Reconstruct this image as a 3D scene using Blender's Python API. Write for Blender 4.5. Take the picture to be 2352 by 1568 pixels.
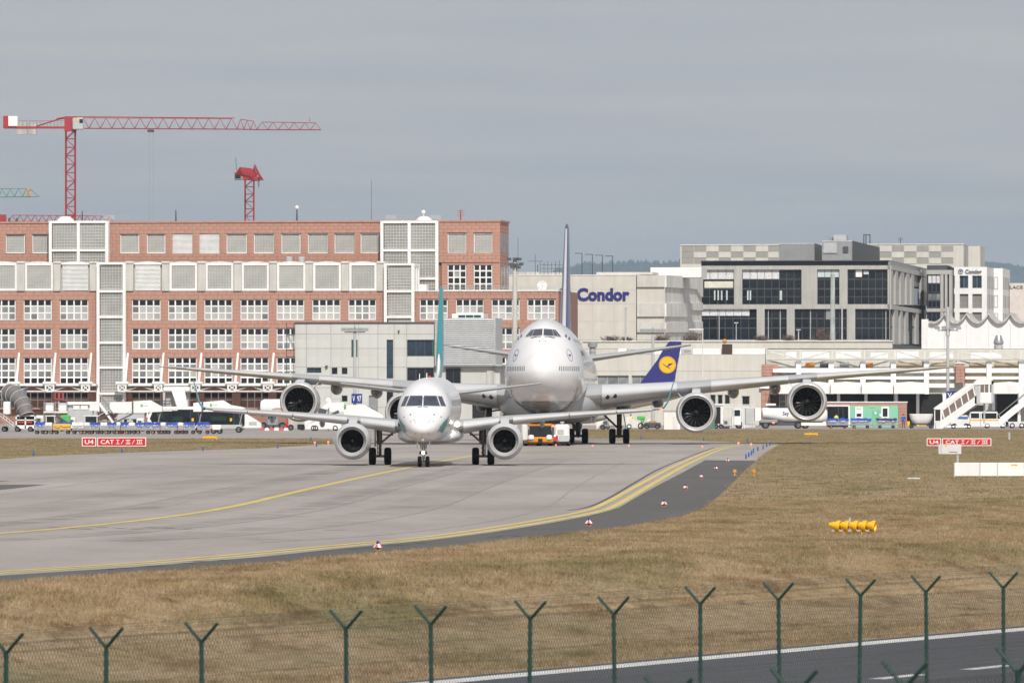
import bpy, math, random
import numpy as np
from mathutils import Vector, Matrix
random.seed(7); np.random.seed(7)
R = math.radians
for o in list(bpy.data.objects): bpy.data.objects.remove(o)
scene = bpy.context.scene
C = scene.collection
# ---------------------------------------------------------------- camera: 3.9 m above the taxiway, long lens, horizon low in the frame
F, HC, YH, CX = 15974.0, 3.9, 911.4, 1176.0      # focal length, eye height, horizon row, centre column (photograph scaled to 2352 px wide)
cd = bpy.data.cameras.new('camera'); cam = bpy.data.objects.new('camera', cd); C.objects.link(cam)
cam.location = (0, 0, HC); cam.rotation_euler = (R(90), 0, 0)
cd.sensor_width = 36; cd.lens = F / 2352 * 36; cd.shift_y = (YH - 784) / 2352
cd.clip_start = 1; cd.clip_end = 60000
cd.dof.use_dof = True; cd.dof.focus_distance = 410; cd.dof.aperture_fstop = 8.0
scene.camera = cam
# ---------------------------------------------------------------- sky and sun
SUN_EL, SUN_AZ = 42.0, 9.0        # behind the camera, a little to the right
world = bpy.data.worlds.new('World'); scene.world = world; world.use_nodes = True
wn, wl = world.node_tree.nodes, world.node_tree.links
wn.clear()
def W(t, **k):
    n = wn.new(t)
    for a, b in k.items(): setattr(n, a, b)
    return n
out = W('ShaderNodeOutputWorld'); bg = W('ShaderNodeBackground'); bg.inputs[1].default_value = 0.1
sky = W('ShaderNodeTexSky', sky_type='NISHITA', sun_disc=False)
sky.sun_elevation = R(SUN_EL); sky.sun_rotation = R(180 - SUN_AZ); sky.dust_density = 2.0
tc = W('ShaderNodeTexCoord'); sep = W('ShaderNodeSeparateXYZ'); wl.new(tc.outputs['Generated'], sep.inputs[0])
zz = W('ShaderNodeMath', operation='MAXIMUM'); wl.new(sep.outputs[2], zz.inputs[0]); zz.inputs[1].default_value = 0.0
za = W('ShaderNodeMath', operation='ADD'); wl.new(zz.outputs[0], za.inputs[0]); za.inputs[1].default_value = 0.035
dv = W('ShaderNodeVectorMath', operation='DIVIDE'); wl.new(tc.outputs['Generated'], dv.inputs[0])
cmb = W('ShaderNodeCombineXYZ')
for i in range(3): wl.new(za.outputs[0], cmb.inputs[i])
wl.new(cmb.outputs[0], dv.inputs[1])                     # the cloud sheet overhead, as seen from below
mp = W('ShaderNodeMapping'); mp.inputs['Scale'].default_value = (0.5, 0.55, 0.0); mp.inputs['Rotation'].default_value = (0, 0, R(-9))
wl.new(dv.outputs[0], mp.inputs[0])
n1 = W('ShaderNodeTexNoise'); n1.inputs['Scale'].default_value = 1.6; n1.inputs['Detail'].default_value = 7; n1.inputs['Roughness'].default_value = 0.55
wl.new(mp.outputs[0], n1.inputs['Vector'])
rp = W('ShaderNodeValToRGB'); rp.color_ramp.elements[0].position = 0.40; rp.color_ramp.elements[1].position = 0.60
rp.color_ramp.elements[0].color = (4.88, 4.9, 5.22, 1); rp.color_ramp.elements[1].color = (5.6, 5.46, 5.5, 1)     # thin high overcast, blue-grey gaps
wl.new(n1.outputs[0], rp.inputs[0])
mx = W('ShaderNodeMixRGB'); mx.inputs[0].default_value = 0.9
wl.new(sky.outputs[0], mx.inputs[1]); wl.new(rp.outputs[0], mx.inputs[2])
wl.new(mx.outputs[0], bg.inputs[0]); wl.new(bg.outputs[0], out.inputs[0])
sl = bpy.data.lights.new('sun', 'SUN'); sun = bpy.data.objects.new('sun', sl); C.objects.link(sun)
sl.energy = 4.1; sl.angle = R(1.0); sl.color = (1.0, 0.955, 0.88)
sd = Vector((math.sin(R(SUN_AZ)) * math.cos(R(SUN_EL)), -math.cos(R(SUN_AZ)) * math.cos(R(SUN_EL)), math.sin(R(SUN_EL))))
sun.rotation_euler = sd.to_track_quat('Z', 'Y').to_euler(); sun.location = (60, -60, 300)
vs = scene.view_settings
vs.view_transform = 'Standard'; vs.look = 'None'; vs.gamma = 1; vs.exposure = 0.0; vs.use_curve_mapping = False
# ---------------------------------------------------------------- helpers
def gp(px, py, z=0.0):                     # the ground point seen at a place in the photograph
    D = F * (HC - z) / (py - YH); return Vector(((px - CX) / F * D, D, z))
def gd(py): return F * HC / (py - YH)
def at(px, py, D): return Vector(((px - CX) / F * D, D, HC - (py - YH) / F * D))
class MB:
    def __init__(s): s.v, s.f, s.m = [], [], []
    def add(s, vs, fs, mi=0):
        b = len(s.v); s.v += [tuple(v) for v in vs]
        for f in fs: s.f.append(tuple(i + b for i in f)); s.m.append(mi)
        return s
    def hexa(s, p, mi=0): return s.add(p, [(0, 3, 2, 1), (4, 5, 6, 7), (0, 1, 5, 4), (1, 2, 6, 5), (2, 3, 7, 6), (3, 0, 4, 7)], mi)
    def box(s, x0, x1, y0, y1, z0, z1, mi=0):
        return s.hexa([(x0, y0, z0), (x1, y0, z0), (x1, y1, z0), (x0, y1, z0), (x0, y0, z1), (x1, y0, z1), (x1, y1, z1), (x0, y1, z1)], mi)
    def bbox(s, x0, x1, y0, y1, z0, z1, b, mi=0):       # box with chamfered edges all round (octagonal prism, sloped ends)
        def ring(z, i): 
            a = b + i
            return [(x0 + a, y0 + i, z), (x1 - a, y0 + i, z), (x1 - i, y0 + a, z), (x1 - i, y1 - a, z), (x1 - a, y1 - i, z), (x0 + a, y1 - i, z), (x0 + i, y1 - a, z), (x0 + i, y0 + a, z)]
        rs = [ring(z0, b), ring(z0 + b, 0), ring(z1 - b, 0), ring(z1, b)]
        return s.loft(rs, True, mi)
    def loft(s, rings, caps=True, mi=0):
        n = len(rings[0]); vs = [p for r in rings for p in r]; fs = []
        for k in range(len(rings) - 1):
            for i in range(n):
                j = (i + 1) % n; fs.append((k * n + i, k * n + j, (k + 1) * n + j, (k + 1) * n + i))
        if caps: fs.append(tuple(range(n))[::-1]); fs.append(tuple((len(rings) - 1) * n + i for i in range(n)))
        return s.add(vs, fs, mi)
    def tube(s, p, q, r, r2=None, n=8, caps=True, mi=0):
        p, q = Vector(p), Vector(q); r2 = r if r2 is None else r2
        d = (q - p).normalized(); a = d.orthogonal().normalized(); b = d.cross(a)
        def ring(c, rr): return [c + (a * math.cos(t) + b * math.sin(t)) * rr for t in [2 * math.pi * i / n + math.pi / n for i in range(n)]]
        return s.loft([ring(p, r), ring(q, r2)], caps, mi)
    def path(s, pts, r, n=6, mi=0):
        for a, b in zip(pts, pts[1:]): s.tube(a, b, r, n=n, mi=mi)
        return s
    def lathe(s, prof, o=(0, 0, 0), ax='z', n=24, caps=False, mi=0, ph=0.0):     # prof: (radius, along)
        o = Vector(o); rings = []
        for r, t in prof:
            ring = []
            for i in range(n):
                a = 2 * math.pi * i / n + ph; c, d = r * math.cos(a), r * math.sin(a)
                ring.append(o + Vector({'z': (c, d, t), 'y': (c, t, d), 'x': (t, c, d)}[ax]))
            rings.append(ring)
        return s.loft(rings, caps, mi)
    def prism(s, pts, d0, d1, plane='xz', mi=0):          # polygon extruded across its plane
        def P(a, b, d): return {'xz': (a, d, b), 'xy': (a, b, d), 'yz': (d, a, b)}[plane]
        return s.loft([[P(a, b, d0) for a, b in pts], [P(a, b, d1) for a, b in pts]], True, mi)
    def ball(s, c, r, n=12, m=7, sz=1.0, mi=0):
        prof = [(max(r * math.sin(math.pi * k / m), 1e-4), -r * sz * math.cos(math.pi * k / m)) for k in range(m + 1)]
        return s.lathe(prof, c, 'z', n, True, mi)
    def mesh(s, name, mats, smooth=None):
        me = bpy.data.meshes.new(name); me.from_pydata(s.v, [], s.f); me.validate()
        for m in (mats if isinstance(mats, (list, tuple)) else [mats]): me.materials.append(m)
        if len(me.polygons) == len(s.m): me.polygons.foreach_set('material_index', s.m)
        fixn(me)
        if smooth:
            me.polygons.foreach_set('use_smooth', [True] * len(me.polygons)); me.set_sharp_from_angle(angle=R(smooth))
        return me
    def build(s, name, mats, parent=None, smooth=None):
        return link(name, s.mesh(name, mats, smooth), parent)
import bmesh
def fixn(me):
    bm = bmesh.new(); bm.from_mesh(me); bmesh.ops.recalc_face_normals(bm, faces=bm.faces); bm.to_mesh(me); bm.free()
def link(name, me, parent=None, loc=None, rz=None):
    o = bpy.data.objects.new(name, me); C.objects.link(o); o.parent = parent
    if loc is not None: o.location = loc
    if rz is not None: o.rotation_euler = (0, 0, rz)
    return o
def tag(o, label, cat, group=None):
    o['label'] = label; o['category'] = cat
    if group: o['group'] = group
    return o
def thing(name, label, cat, loc=(0, 0, 0), rz=0.0, group=None):
    o = bpy.data.objects.new(name, None); C.objects.link(o); o.empty_display_size = 0.2
    o.location = loc; o.rotation_euler = (0, 0, rz)
    return tag(o, label, cat, group)
def struct(o): o['kind'] = 'structure'; return o
def stuff(o): o['kind'] = 'stuff'; return o
def dup(o, parent=None):
    c = o.copy(); C.objects.link(c); c.parent = parent
    for ch in list(o.children): dup(ch, c)
    return c
def dup_thing(o, loc, rz, label, group=None):
    c = dup(o); c.location = loc; c.rotation_euler = (0, 0, rz); c['label'] = label
    if group: c['group'] = group
    return c
# ---------------------------------------------------------------- materials
def mat(name, col, rough=0.6, metal=0.0, var=0.1, scale=1.0, rvar=0.0, bump=0.0, bscale=8.0, coat=0.0, emit=0.0, streak=0.0, spec=0.5, stretch=None, fine=0.0):
    m = bpy.data.materials.new(name); m.use_nodes = True
    N, L = m.node_tree.nodes, m.node_tree.links; b = N['Principled BSDF']
    b.inputs['Roughness'].default_value = rough; b.inputs['Metallic'].default_value = metal
    b.inputs['Coat Weight'].default_value = coat; b.inputs['Coat Roughness'].default_value = 0.08
    b.inputs['Specular IOR Level'].default_value = spec
    c4 = (*col, 1)
    tcn = N.new('ShaderNodeTexCoord'); src = tcn.outputs['Object']
    if stretch:
        mpn = N.new('ShaderNodeMapping'); mpn.inputs['Scale'].default_value = stretch; L.new(src, mpn.inputs[0]); src = mpn.outputs[0]
    fac = None
    def mul(a, bb):
        if a is None: return bb
        q = N.new('ShaderNodeMath'); q.operation = 'MULTIPLY'; L.new(a, q.inputs[0]); L.new(bb, q.inputs[1]); return q.outputs[0]
    def ranged(o, v, lo=0.3, hi=0.7):
        q = N.new('ShaderNodeMapRange'); q.inputs[1].default_value = lo; q.inputs[2].default_value = hi
        q.inputs[3].default_value = 1 - v; q.inputs[4].default_value = 1 + v; L.new(o, q.inputs[0]); return q.outputs[0]
    if var:
        q = N.new('ShaderNodeTexNoise'); q.inputs['Scale'].default_value = scale; q.inputs['Detail'].default_value = 5; L.new(src, q.inputs['Vector'])
        fac = ranged(q.outputs[0], var)
    if fine:
        q = N.new('ShaderNodeTexNoise'); q.inputs['Scale'].default_value = scale * 11; q.inputs['Detail'].default_value = 4; L.new(src, q.inputs['Vector'])
        fac = mul(fac, ranged(q.outputs[0], fine))
    if streak:
        mpn = N.new('ShaderNodeMapping'); mpn.inputs['Scale'].default_value = (1.6, 1.6, 0.12); L.new(tcn.outputs['Object'], mpn.inputs[0])
        q = N.new('ShaderNodeTexNoise'); q.inputs['Scale'].default_value = 1.0; q.inputs['Detail'].default_value = 6; L.new(mpn.outputs[0], q.inputs['Vector'])
        fac = mul(fac, ranged(q.outputs[0], streak))
    if rvar:
        q = N.new('ShaderNodeObjectInfo'); fac = mul(fac, ranged(q.outputs['Random'], rvar, 0, 1))
    if fac is not None:
        q = N.new('ShaderNodeVectorMath'); q.operation = 'SCALE'; q.inputs[0].default_value = col; L.new(fac, q.inputs['Scale']); L.new(q.outputs[0], b.inputs['Base Color'])
    else: b.inputs['Base Color'].default_value = c4
    if bump:
        q = N.new('ShaderNodeTexNoise'); q.inputs['Scale'].default_value = bscale; q.inputs['Detail'].default_value = 4; L.new(src, q.inputs['Vector'])
        w = N.new('ShaderNodeBump'); w.inputs['Strength'].default_value = bump; w.inputs['Distance'].default_value = 0.05
        L.new(q.outputs[0], w.inputs['Height']); L.new(w.outputs[0], b.inputs['Normal'])
    if emit:
        b.inputs['Emission Color'].default_value = c4; b.inputs['Emission Strength'].default_value = emit
    return m
WHITE = mat('white_paint', (.78, .78, .77), .4, var=.05, scale=.8, streak=.05, rvar=.04)
WHITE2 = mat('weathered_white', (.66, .66, .64), .6, var=.08, scale=.5, streak=.12)
TERRA = mat('terracotta_tile', (.425, .232, .178), .75, var=.04, scale=2.0, rvar=.035, streak=.07)
TERRA_D = mat('terracotta_joint', (.31, .165, .125), .9, var=.1)
CONC = mat('facade_concrete', (.52, .51, .475), .85, var=.1, scale=.35, streak=.1, fine=.05)
CONC_D = mat('stained_concrete', (.46, .45, .43), .9, var=.15, scale=.3, streak=.25)
BEIGE = mat('beige_panel', (.55, .53, .48), .8, var=.06, scale=.3, streak=.06)
GREYP = mat('pale_grey_panel', (.53, .535, .51), .7, var=.05, scale=.4, streak=.05, rvar=.03)
GLASS = mat('dark_glass', (.012, .016, .022), .06, var=.5, scale=.6, rvar=.4)
GLASSB = mat('blue_glass', (.03, .05, .08), .07, var=.4, scale=.5, rvar=.3)
BLIND = mat('window_with_blind', (.40, .41, .40), .35, var=.12, scale=.8, rvar=.16)
MIDGL = mat('painted_reflection_glass', (.19, .20, .205), .15, var=.45, scale=.7, rvar=.3)  # reflection put into the pane colour as a lighter grey
BLOCK = mat('glass_block', (.37, .375, .35), .3, var=.2, scale=.25, rvar=.12)
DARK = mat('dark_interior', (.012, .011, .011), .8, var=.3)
DGREY = mat('dark_grey_metal', (.07, .075, .085), .45, var=.1)
MGREY = mat('mid_grey_metal', (.26, .27, .28), .5, var=.1, rvar=.06)
LGREY = mat('light_grey_metal', (.45, .46, .47), .45, var=.08)
RUBBER = mat('tyre_rubber', (.012, .012, .013), .8, var=.2, scale=8)
STEEL = mat('gear_steel', (.30, .30, .29), .4, metal=.6, var=.15, scale=6)
RED = mat('crane_red', (.36, .03, .04), .5, var=.12, scale=.4, rvar=.05)
GREEN = mat('crane_green', (.10, .28, .22), .55, var=.1)
NAVY = mat('navy_letter', (.02, .02, .17), .5, var=.05)
ORANGE = mat('orange_paint', (.62, .25, .02), .45, var=.1)
YELLOW = mat('yellow_paint', (.80, .46, .015), .4, var=.06, scale=3)
BLUE = mat('blue_tarp', (.02, .06, .36), .55, var=.25, scale=2, bump=.4, bscale=3)
NAVYT = mat('navy_tarp', (.02, .03, .12), .6, var=.25, scale=2, bump=.4, bscale=3)
MINT = mat('mint_green_wall', (.22, .52, .36), .6, var=.05)
GREENV = mat('vehicle_green', (.10, .45, .12), .4, var=.1)
BROWN = mat('brown_door', (.05, .025, .02), .7)
TAN = mat('tan_panel', (.42, .33, .22), .8, var=.1)
SIGNRED = mat('sign_red', (.55, .02, .025), .4, var=.04)
BLUEM = mat('marker_blue', (.015, .10, .38), .4, var=.05)
SIGNBLUE = mat('sign_blue', (.015, .03, .20), .4, var=.05)
GLOWRED = mat('red_lamp', (1, .12, .05), .3, var=0, emit=4)
GLOWWHITE = mat('white_lamp', (1, .93, .8), .3, var=0, emit=4)
def text_mesh(s, w, h, mats, depth=.05, bold=.0, name='lettering'):
    cu = bpy.data.curves.new(name, 'FONT'); cu.body = s; cu.size = 1; cu.offset = bold; cu.extrude = .05; cu.resolution_u = 3
    o = bpy.data.objects.new(name, cu); C.objects.link(o); bpy.context.view_layer.update()
    me = bpy.data.meshes.new_from_object(o.evaluated_get(bpy.context.evaluated_depsgraph_get()))
    bpy.data.objects.remove(o); bpy.data.curves.remove(cu)
    n = len(me.vertices); a = np.zeros(n * 3); me.vertices.foreach_get('co', a); a = a.reshape(-1, 3)
    lo, hi = a.min(0), a.max(0)
    b = np.zeros_like(a)
    b[:, 0] = (a[:, 0] - lo[0]) / (hi[0] - lo[0]) * w; b[:, 2] = (a[:, 1] - lo[1]) / (hi[1] - lo[1]) * h
    b[:, 1] = -(a[:, 2] - lo[2]) / (hi[2] - lo[2]) * depth
    me.vertices.foreach_set('co', b.ravel()); me.name = name; me.materials.clear(); me.materials.append(mats); me.update()
    return me            # lower left corner at the origin, reading from -y
def tri_fan_sheet(pts, z):            # a flat sheet from an outline, triangulated
    from mathutils.geometry import tessellate_polygon
    P = [Vector((p[0], p[1], 0)) for p in pts]; tr = tessellate_polygon([P])
    me = bpy.data.meshes.new('sheet'); me.from_pydata([(p.x, p.y, z) for p in P], [], [tuple(t) for t in tr]); me.update()
    bm = bmesh.new(); bm.from_mesh(me)
    for f in bm.faces:
        if f.normal.z < 0: f.normal_flip()
    bm.to_mesh(me); bm.free(); return me
# ================================================================ ground, taxiway, apron, road
# the perimeter road runs away to the right at a lower level; q = distance from its far edge line, to the far left
ZR = -1.0
ra, rb = gp(1000, 1568, ZR), gp(2352, 1445, ZR)
rd = Vector((rb.x - ra.x, rb.y - ra.y)).normalized(); rn = Vector((-rd.y, rd.x))
def qq(x, y): return (x - ra.x) * rn.x + (y - ra.y) * rn.y
def gz(x, y):
    t = np.clip((qq(x, y) - 5.0) / 10.0, 0, 1); return ZR * (1 - t * t * (3 - 2 * t))
def GRASSM(name, blades):
    m = bpy.data.materials.new(name); m.use_nodes = True
    N, L = m.node_tree.nodes, m.node_tree.links; b = N['Principled BSDF']; b.inputs['Roughness'].default_value = .9; b.inputs['Specular IOR Level'].default_value = .15
    g = N.new('ShaderNodeNewGeometry')
    def noise(sc, det=5, rough=.55, st=(1, 1, 0)):
        p = N.new('ShaderNodeMapping'); p.inputs['Scale'].default_value = st; L.new(g.outputs['Position'], p.inputs[0])
        q = N.new('ShaderNodeTexNoise'); q.inputs['Scale'].default_value = sc; q.inputs['Detail'].default_value = det; q.inputs['Roughness'].default_value = rough
        L.new(p.outputs[0], q.inputs['Vector']); return q.outputs[0]
    def ramp(f, stops):
        q = N.new('ShaderNodeValToRGB'); e = q.color_ramp.elements
        while len(e) < len(stops): e.new(.5)
        for k, (p, c) in enumerate(stops): e[k].position = p; e[k].color = (*c, 1)
        L.new(f, q.inputs[0]); return q.outputs[0]
    dry = ramp(noise(.35, 6, .65, (1, .35, 0)), [(.3, (.28, .207, .112)), (.48, (.41, .31, .195)), (.62, (.33, .242, .135)), (.75, (.46, .35, .23))])
    green = ramp(noise(2.2, 4), [(.35, (.12, .125, .045)), (.65, (.21, .195, .085))])
    f1 = ramp(noise(.16, 7, .7, (1, .3, 0)), [(.48, (0, 0, 0)), (.64, (.65, .65, .65))])
    sy_ = N.new('ShaderNodeSeparateXYZ'); L.new(g.outputs['Position'], sy_.inputs[0]); gr = N.new('ShaderNodeMapRange'); L.new(sy_.outputs[1], gr.inputs[0])
    gr.inputs[1].default_value = 190; gr.inputs[2].default_value = 420; gr.inputs[3].default_value = 0; gr.inputs[4].default_value = .45      # the far field is greener
    st = N.new('ShaderNodeMath'); st.operation = 'MULTIPLY'; L.new(gr.outputs[0], st.inputs[0]); L.new(ramp(noise(.22, 6, .7, (.5, .16, 0)), [(.35, (.2, .2, .2)), (.6, (1, 1, 1))]), st.inputs[1])
    f1a = N.new('ShaderNodeMath'); f1a.operation = 'MAXIMUM'; L.new(f1, f1a.inputs[0]); L.new(st.outputs[0], f1a.inputs[1]); f1 = f1a.outputs[0]
    mx = N.new('ShaderNodeMixRGB'); L.new(f1, mx.inputs[0]); L.new(dry, mx.inputs[1]); L.new(green, mx.inputs[2])
    dark = ramp(noise(.55, 6, .7, (1, .4, 0)), [(.50, (1, 1, 1)), (.68, (.60, .52, .44))])
    dk2 = ramp(noise(2.6, 5, .75, (1, .5, 0)), [(.34, (.62, .60, .52)), (.5, (1, 1, 1)), (.68, (1.12, 1.1, 1.02))])
    d12 = N.new('ShaderNodeMixRGB'); d12.blend_type = 'MULTIPLY'; d12.inputs[0].default_value = 1; L.new(dark, d12.inputs[1]); L.new(dk2, d12.inputs[2]); dark = d12.outputs[0]
    m2 = N.new('ShaderNodeMixRGB'); m2.blend_type = 'MULTIPLY'; m2.inputs[0].default_value = 1; L.new(mx.outputs[0], m2.inputs[1]); L.new(dark, m2.inputs[2])
    last = m2.outputs[0]
    if blades:
        a = N.new('ShaderNodeAttribute'); a.attribute_name = 'shade'
        s = N.new('ShaderNodeVectorMath'); s.operation = 'SCALE'; L.new(last, s.inputs[0]); L.new(a.outputs['Fac'], s.inputs['Scale']); last = s.outputs[0]
        L.new(last, b.inputs['Base Color'])
        tr = N.new('ShaderNodeBsdfTranslucent'); L.new(last, tr.inputs[0]); ms = N.new('ShaderNodeMixShader'); ms.inputs[0].default_value = .3
        L.new(b.outputs[0], ms.inputs[1]); L.new(tr.outputs[0], ms.inputs[2]); L.new(ms.outputs[0], N['Material Output'].inputs[0])
    else:
        f = ramp(noise(9, 5, .7), [(.3, (.6, .6, .6)), (.7, (1.15, 1.15, 1.15))])
        m3 = N.new('ShaderNodeMixRGB'); m3.blend_type = 'MULTIPLY'; m3.inputs[0].default_value = 1; L.new(last, m3.inputs[1]); L.new(f, m3.inputs[2])
        L.new(m3.outputs[0], b.inputs['Base Color'])
        bp = N.new('ShaderNodeBump'); bp.inputs['Strength'].default_value = .8; bp.inputs['Distance'].default_value = .1; L.new(noise(6, 5, .7), bp.inputs['Height']); L.new(bp.outputs[0], b.inputs['Normal'])
    return m
def PAVEM(name, c0, c1, sc=.12, st=(1, .25, 1), rough=.85, fine=.06, cracks=0.0):
    m = bpy.data.materials.new(name); m.use_nodes = True
    N, L = m.node_tree.nodes, m.node_tree.links; b = N['Principled BSDF']; b.inputs['Roughness'].default_value = rough; b.inputs['Specular IOR Level'].default_value = .3
    g = N.new('ShaderNodeNewGeometry')
    p = N.new('ShaderNodeMapping'); p.inputs['Scale'].default_value = st; p.inputs['Rotation'].default_value = (0, 0, R(12)); L.new(g.outputs['Position'], p.inputs[0])
    q = N.new('ShaderNodeTexNoise'); q.inputs['Scale'].default_value = sc; q.inputs['Detail'].default_value = 8; q.inputs['Roughness'].default_value = .65; L.new(p.outputs[0], q.inputs['Vector'])
    r = N.new('ShaderNodeValToRGB'); r.color_ramp.elements[0].position = .3; r.color_ramp.elements[1].position = .7
    r.color_ramp.elements[0].color = (*c0, 1); r.color_ramp.elements[1].color = (*c1, 1); L.new(q.outputs[0], r.inputs[0])
    q3 = N.new('ShaderNodeTexNoise'); q3.inputs['Scale'].default_value = .9; q3.inputs['Detail'].default_value = 6; q3.inputs['Roughness'].default_value = .7; L.new(p.outputs[0], q3.inputs['Vector'])
    m3 = N.new('ShaderNodeMapRange'); m3.inputs[1].default_value = .56; m3.inputs[2].default_value = .75; m3.inputs[3].default_value = 1; m3.inputs[4].default_value = .8; L.new(q3.outputs[0], m3.inputs[0])      # oil and rubber stains
    s0 = N.new('ShaderNodeVectorMath'); s0.operation = 'SCALE'; L.new(r.outputs[0], s0.inputs[0]); L.new(m3.outputs[0], s0.inputs['Scale'])
    q2 = N.new('ShaderNodeTexNoise'); q2.inputs['Scale'].default_value = 6; q2.inputs['Detail'].default_value = 6; L.new(g.outputs['Position'], q2.inputs['Vector'])
    mr = N.new('ShaderNodeMapRange'); mr.inputs[1].default_value = .3; mr.inputs[2].default_value = .7; mr.inputs[3].default_value = 1 - fine; mr.inputs[4].default_value = 1 + fine; L.new(q2.outputs[0], mr.inputs[0])
    s = N.new('ShaderNodeVectorMath'); s.operation = 'SCALE'; L.new(s0.outputs[0], s.inputs[0]); L.new(mr.outputs[0], s.inputs['Scale'])
    L.new(s.outputs[0], b.inputs['Base Color'])
    return m
GRASS, BLADES = GRASSM('dry_grass_ground', False), GRASSM('dry_grass_blades', True)
TAXI = PAVEM('taxiway_concrete', (.255, .228, .212), (.375, .34, .32))
APRON = PAVEM('apron_concrete', (.27, .245, .23), (.34, .31, .295))
SHOULD = PAVEM('shoulder_asphalt', (.082, .080, .078), (.112, .110, .107))
ROADM = PAVEM('road_asphalt', (.058, .062, .073), (.078, .083, .096))
CONCEDGE = PAVEM('edge_concrete', (.26, .25, .235), (.36, .345, .32), sc=.5)
PAINTY = mat('worn_yellow_line', (.56, .44, .13), .8, var=.16, scale=.8, fine=.12)
PAINTW = mat('worn_white_line', (.62, .63, .62), .8, var=.1, scale=.8, fine=.1)
# one sheet of ground out to the horizon, with the dip at the road
xs = sorted(set([-24000, -9000, -4000, -1500, -600, -250, -120] + list(np.arange(-70, 90, 4.0)) + [120, 250, 600, 1500, 4000, 9000, 24000]))
ys = sorted(set([-300, -100, 0, 40] + list(np.arange(60, 270, 4.0)) + [300, 350, 420, 520, 700, 1000, 1500, 2500, 4500, 9000, 24000]))
gv = [(x, y, float(gz(x, y))) for y in ys for x in xs]; nx = len(xs)
gf = [(j * nx + i, j * nx + i + 1, (j + 1) * nx + i + 1, (j + 1) * nx + i) for j in range(len(ys) - 1) for i in range(nx - 1)]
me = bpy.data.meshes.new('ground'); me.from_pydata(gv, [], gf); me.materials.append(GRASS)
me.polygons.foreach_set('use_smooth', [True] * len(me.polygons)); struct(link('ground', me))
CEDGE = [(-300, 1344), (0, 1322), (300, 1303), (600, 1279), (784, 1259.5), (985, 1241), (1120, 1224), (1254, 1203), (1355, 1184), (1422, 1165.5), (1472, 1136), (1523, 1108), (1568, 1085), (1620, 1056.7)]
SEDGE = [(-300, 1358), (0, 1335), (300, 1315), (600, 1293), (784, 1276), (985, 1259.6), (1187, 1237.7), (1355, 1219), (1456, 1206), (1568, 1185), (1618, 1165.5), (1655, 1135), (1685.6, 1105), (1712, 1078), (1736, 1058)]
FAR = [(1789, 1021), (1648, 1013.8), (1562.7, 1009.8), (1420, 1008.2), (1348, 1008)]
LEFT = [(764, 1007), (766, 1013), (761, 1019), (612, 1029), (430, 1034.5), (286, 1039.7), (143, 1045), (0, 1054), (-300, 1070)]
G2 = lambda L: [gp(*p) for p in L]
def sheet(name, pts, z, m):
    me = tri_fan_sheet(pts, z); me.materials.append(m); return struct(link(name, me))
taxi_pts = G2(CEDGE) + G2([(1736, 1058), (1753, 1043)]) + G2(FAR) + G2([(1346, 992), (760, 992)]) + G2(LEFT)
sheet('taxiway', taxi_pts, .008, TAXI)
should_pts = G2(SEDGE) + G2(CEDGE[::-1])
sheet('shoulder', should_pts, .005, SHOULD)
apron_pts = [gp(-600, 1006.5), gp(764, 1006.5), gp(1348, 985.5), gp(3000, 985.5), Vector((700, 1500, 0)), Vector((-700, 1500, 0))]
sheet('apron', apron_pts, .004, APRON)
# pale concrete edging outside the double yellow line
def offset_line(pts, d):
    res = []
    for i, p in enumerate(pts):
        a = pts[max(i - 1, 0)]; b = pts[min(i + 1, len(pts) - 1)]
        t = Vector((b[0] - a[0], b[1] - a[1])).normalized(); res.append(Vector((p[0] + t.y * d, p[1] - t.x * d, 0)))
    return res
def smooth_line(pts, n=6):
    res = []
    for i in range(len(pts) - 1):
        p0, p1, p2, p3 = pts[max(i - 1, 0)], pts[i], pts[i + 1], pts[min(i + 2, len(pts) - 1)]
        for k in range(n):
            t = k / n; res.append(.5 * ((2 * p1) + (p2 - p0) * t + (2 * p0 - 5 * p1 + 4 * p2 - p3) * t * t + (3 * p1 - p0 - 3 * p2 + p3) * t ** 3))
    return res + [pts[-1]]
def strip(mb, pts, w, off=0.0, z=.014):
    a, b = offset_line(pts, off - w / 2), offset_line(pts, off + w / 2)
    for i in range(len(pts) - 1): mb.add([(*a[i][:2], z), (*a[i + 1][:2], z), (*b[i + 1][:2], z), (*b[i][:2], z)], [(0, 1, 2, 3)])
    return mb
DBL = smooth_line(G2([(-300, 1335), (0, 1315), (400, 1288), (784, 1253.5), (985, 1235), (1120, 1216.5), (1254, 1195), (1355, 1175), (1405, 1156.5), (1489, 1109), (1568, 1066.5), (1648.6, 1032), (1700, 1021.5)]), 8)
ck = G2(CEDGE); 
mb = MB(); strip(mb, smooth_line([p for p in ck], 6), .55, -.3, .011); o = mb.build('concrete_edging', CONCEDGE); struct(o)
for d in (-.27, .27):
    o = strip(MB(), DBL, .26, d, .015).build('edge_line_marking', PAINTY); struct(o)
CLP = smooth_line(G2([(-300, 1241), (0, 1225), (250, 1203), (430, 1181), (560, 1158), (700, 1125), (850, 1092), (960, 1069.5), (1065, 1050), (1120, 1043), (1240, 1034.5), (1400, 1030)]), 8)
struct(strip(MB(), CLP, .36, 0, .0155).build('centre_line_marking', PAINTY))
struct(strip(MB(), smooth_line(G2([(880, 1068.5), (925, 1071), (960, 1070.5), (1000, 1067)]), 6), .3, 0, .0165).build('side_line_marking', PAINTY))
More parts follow.
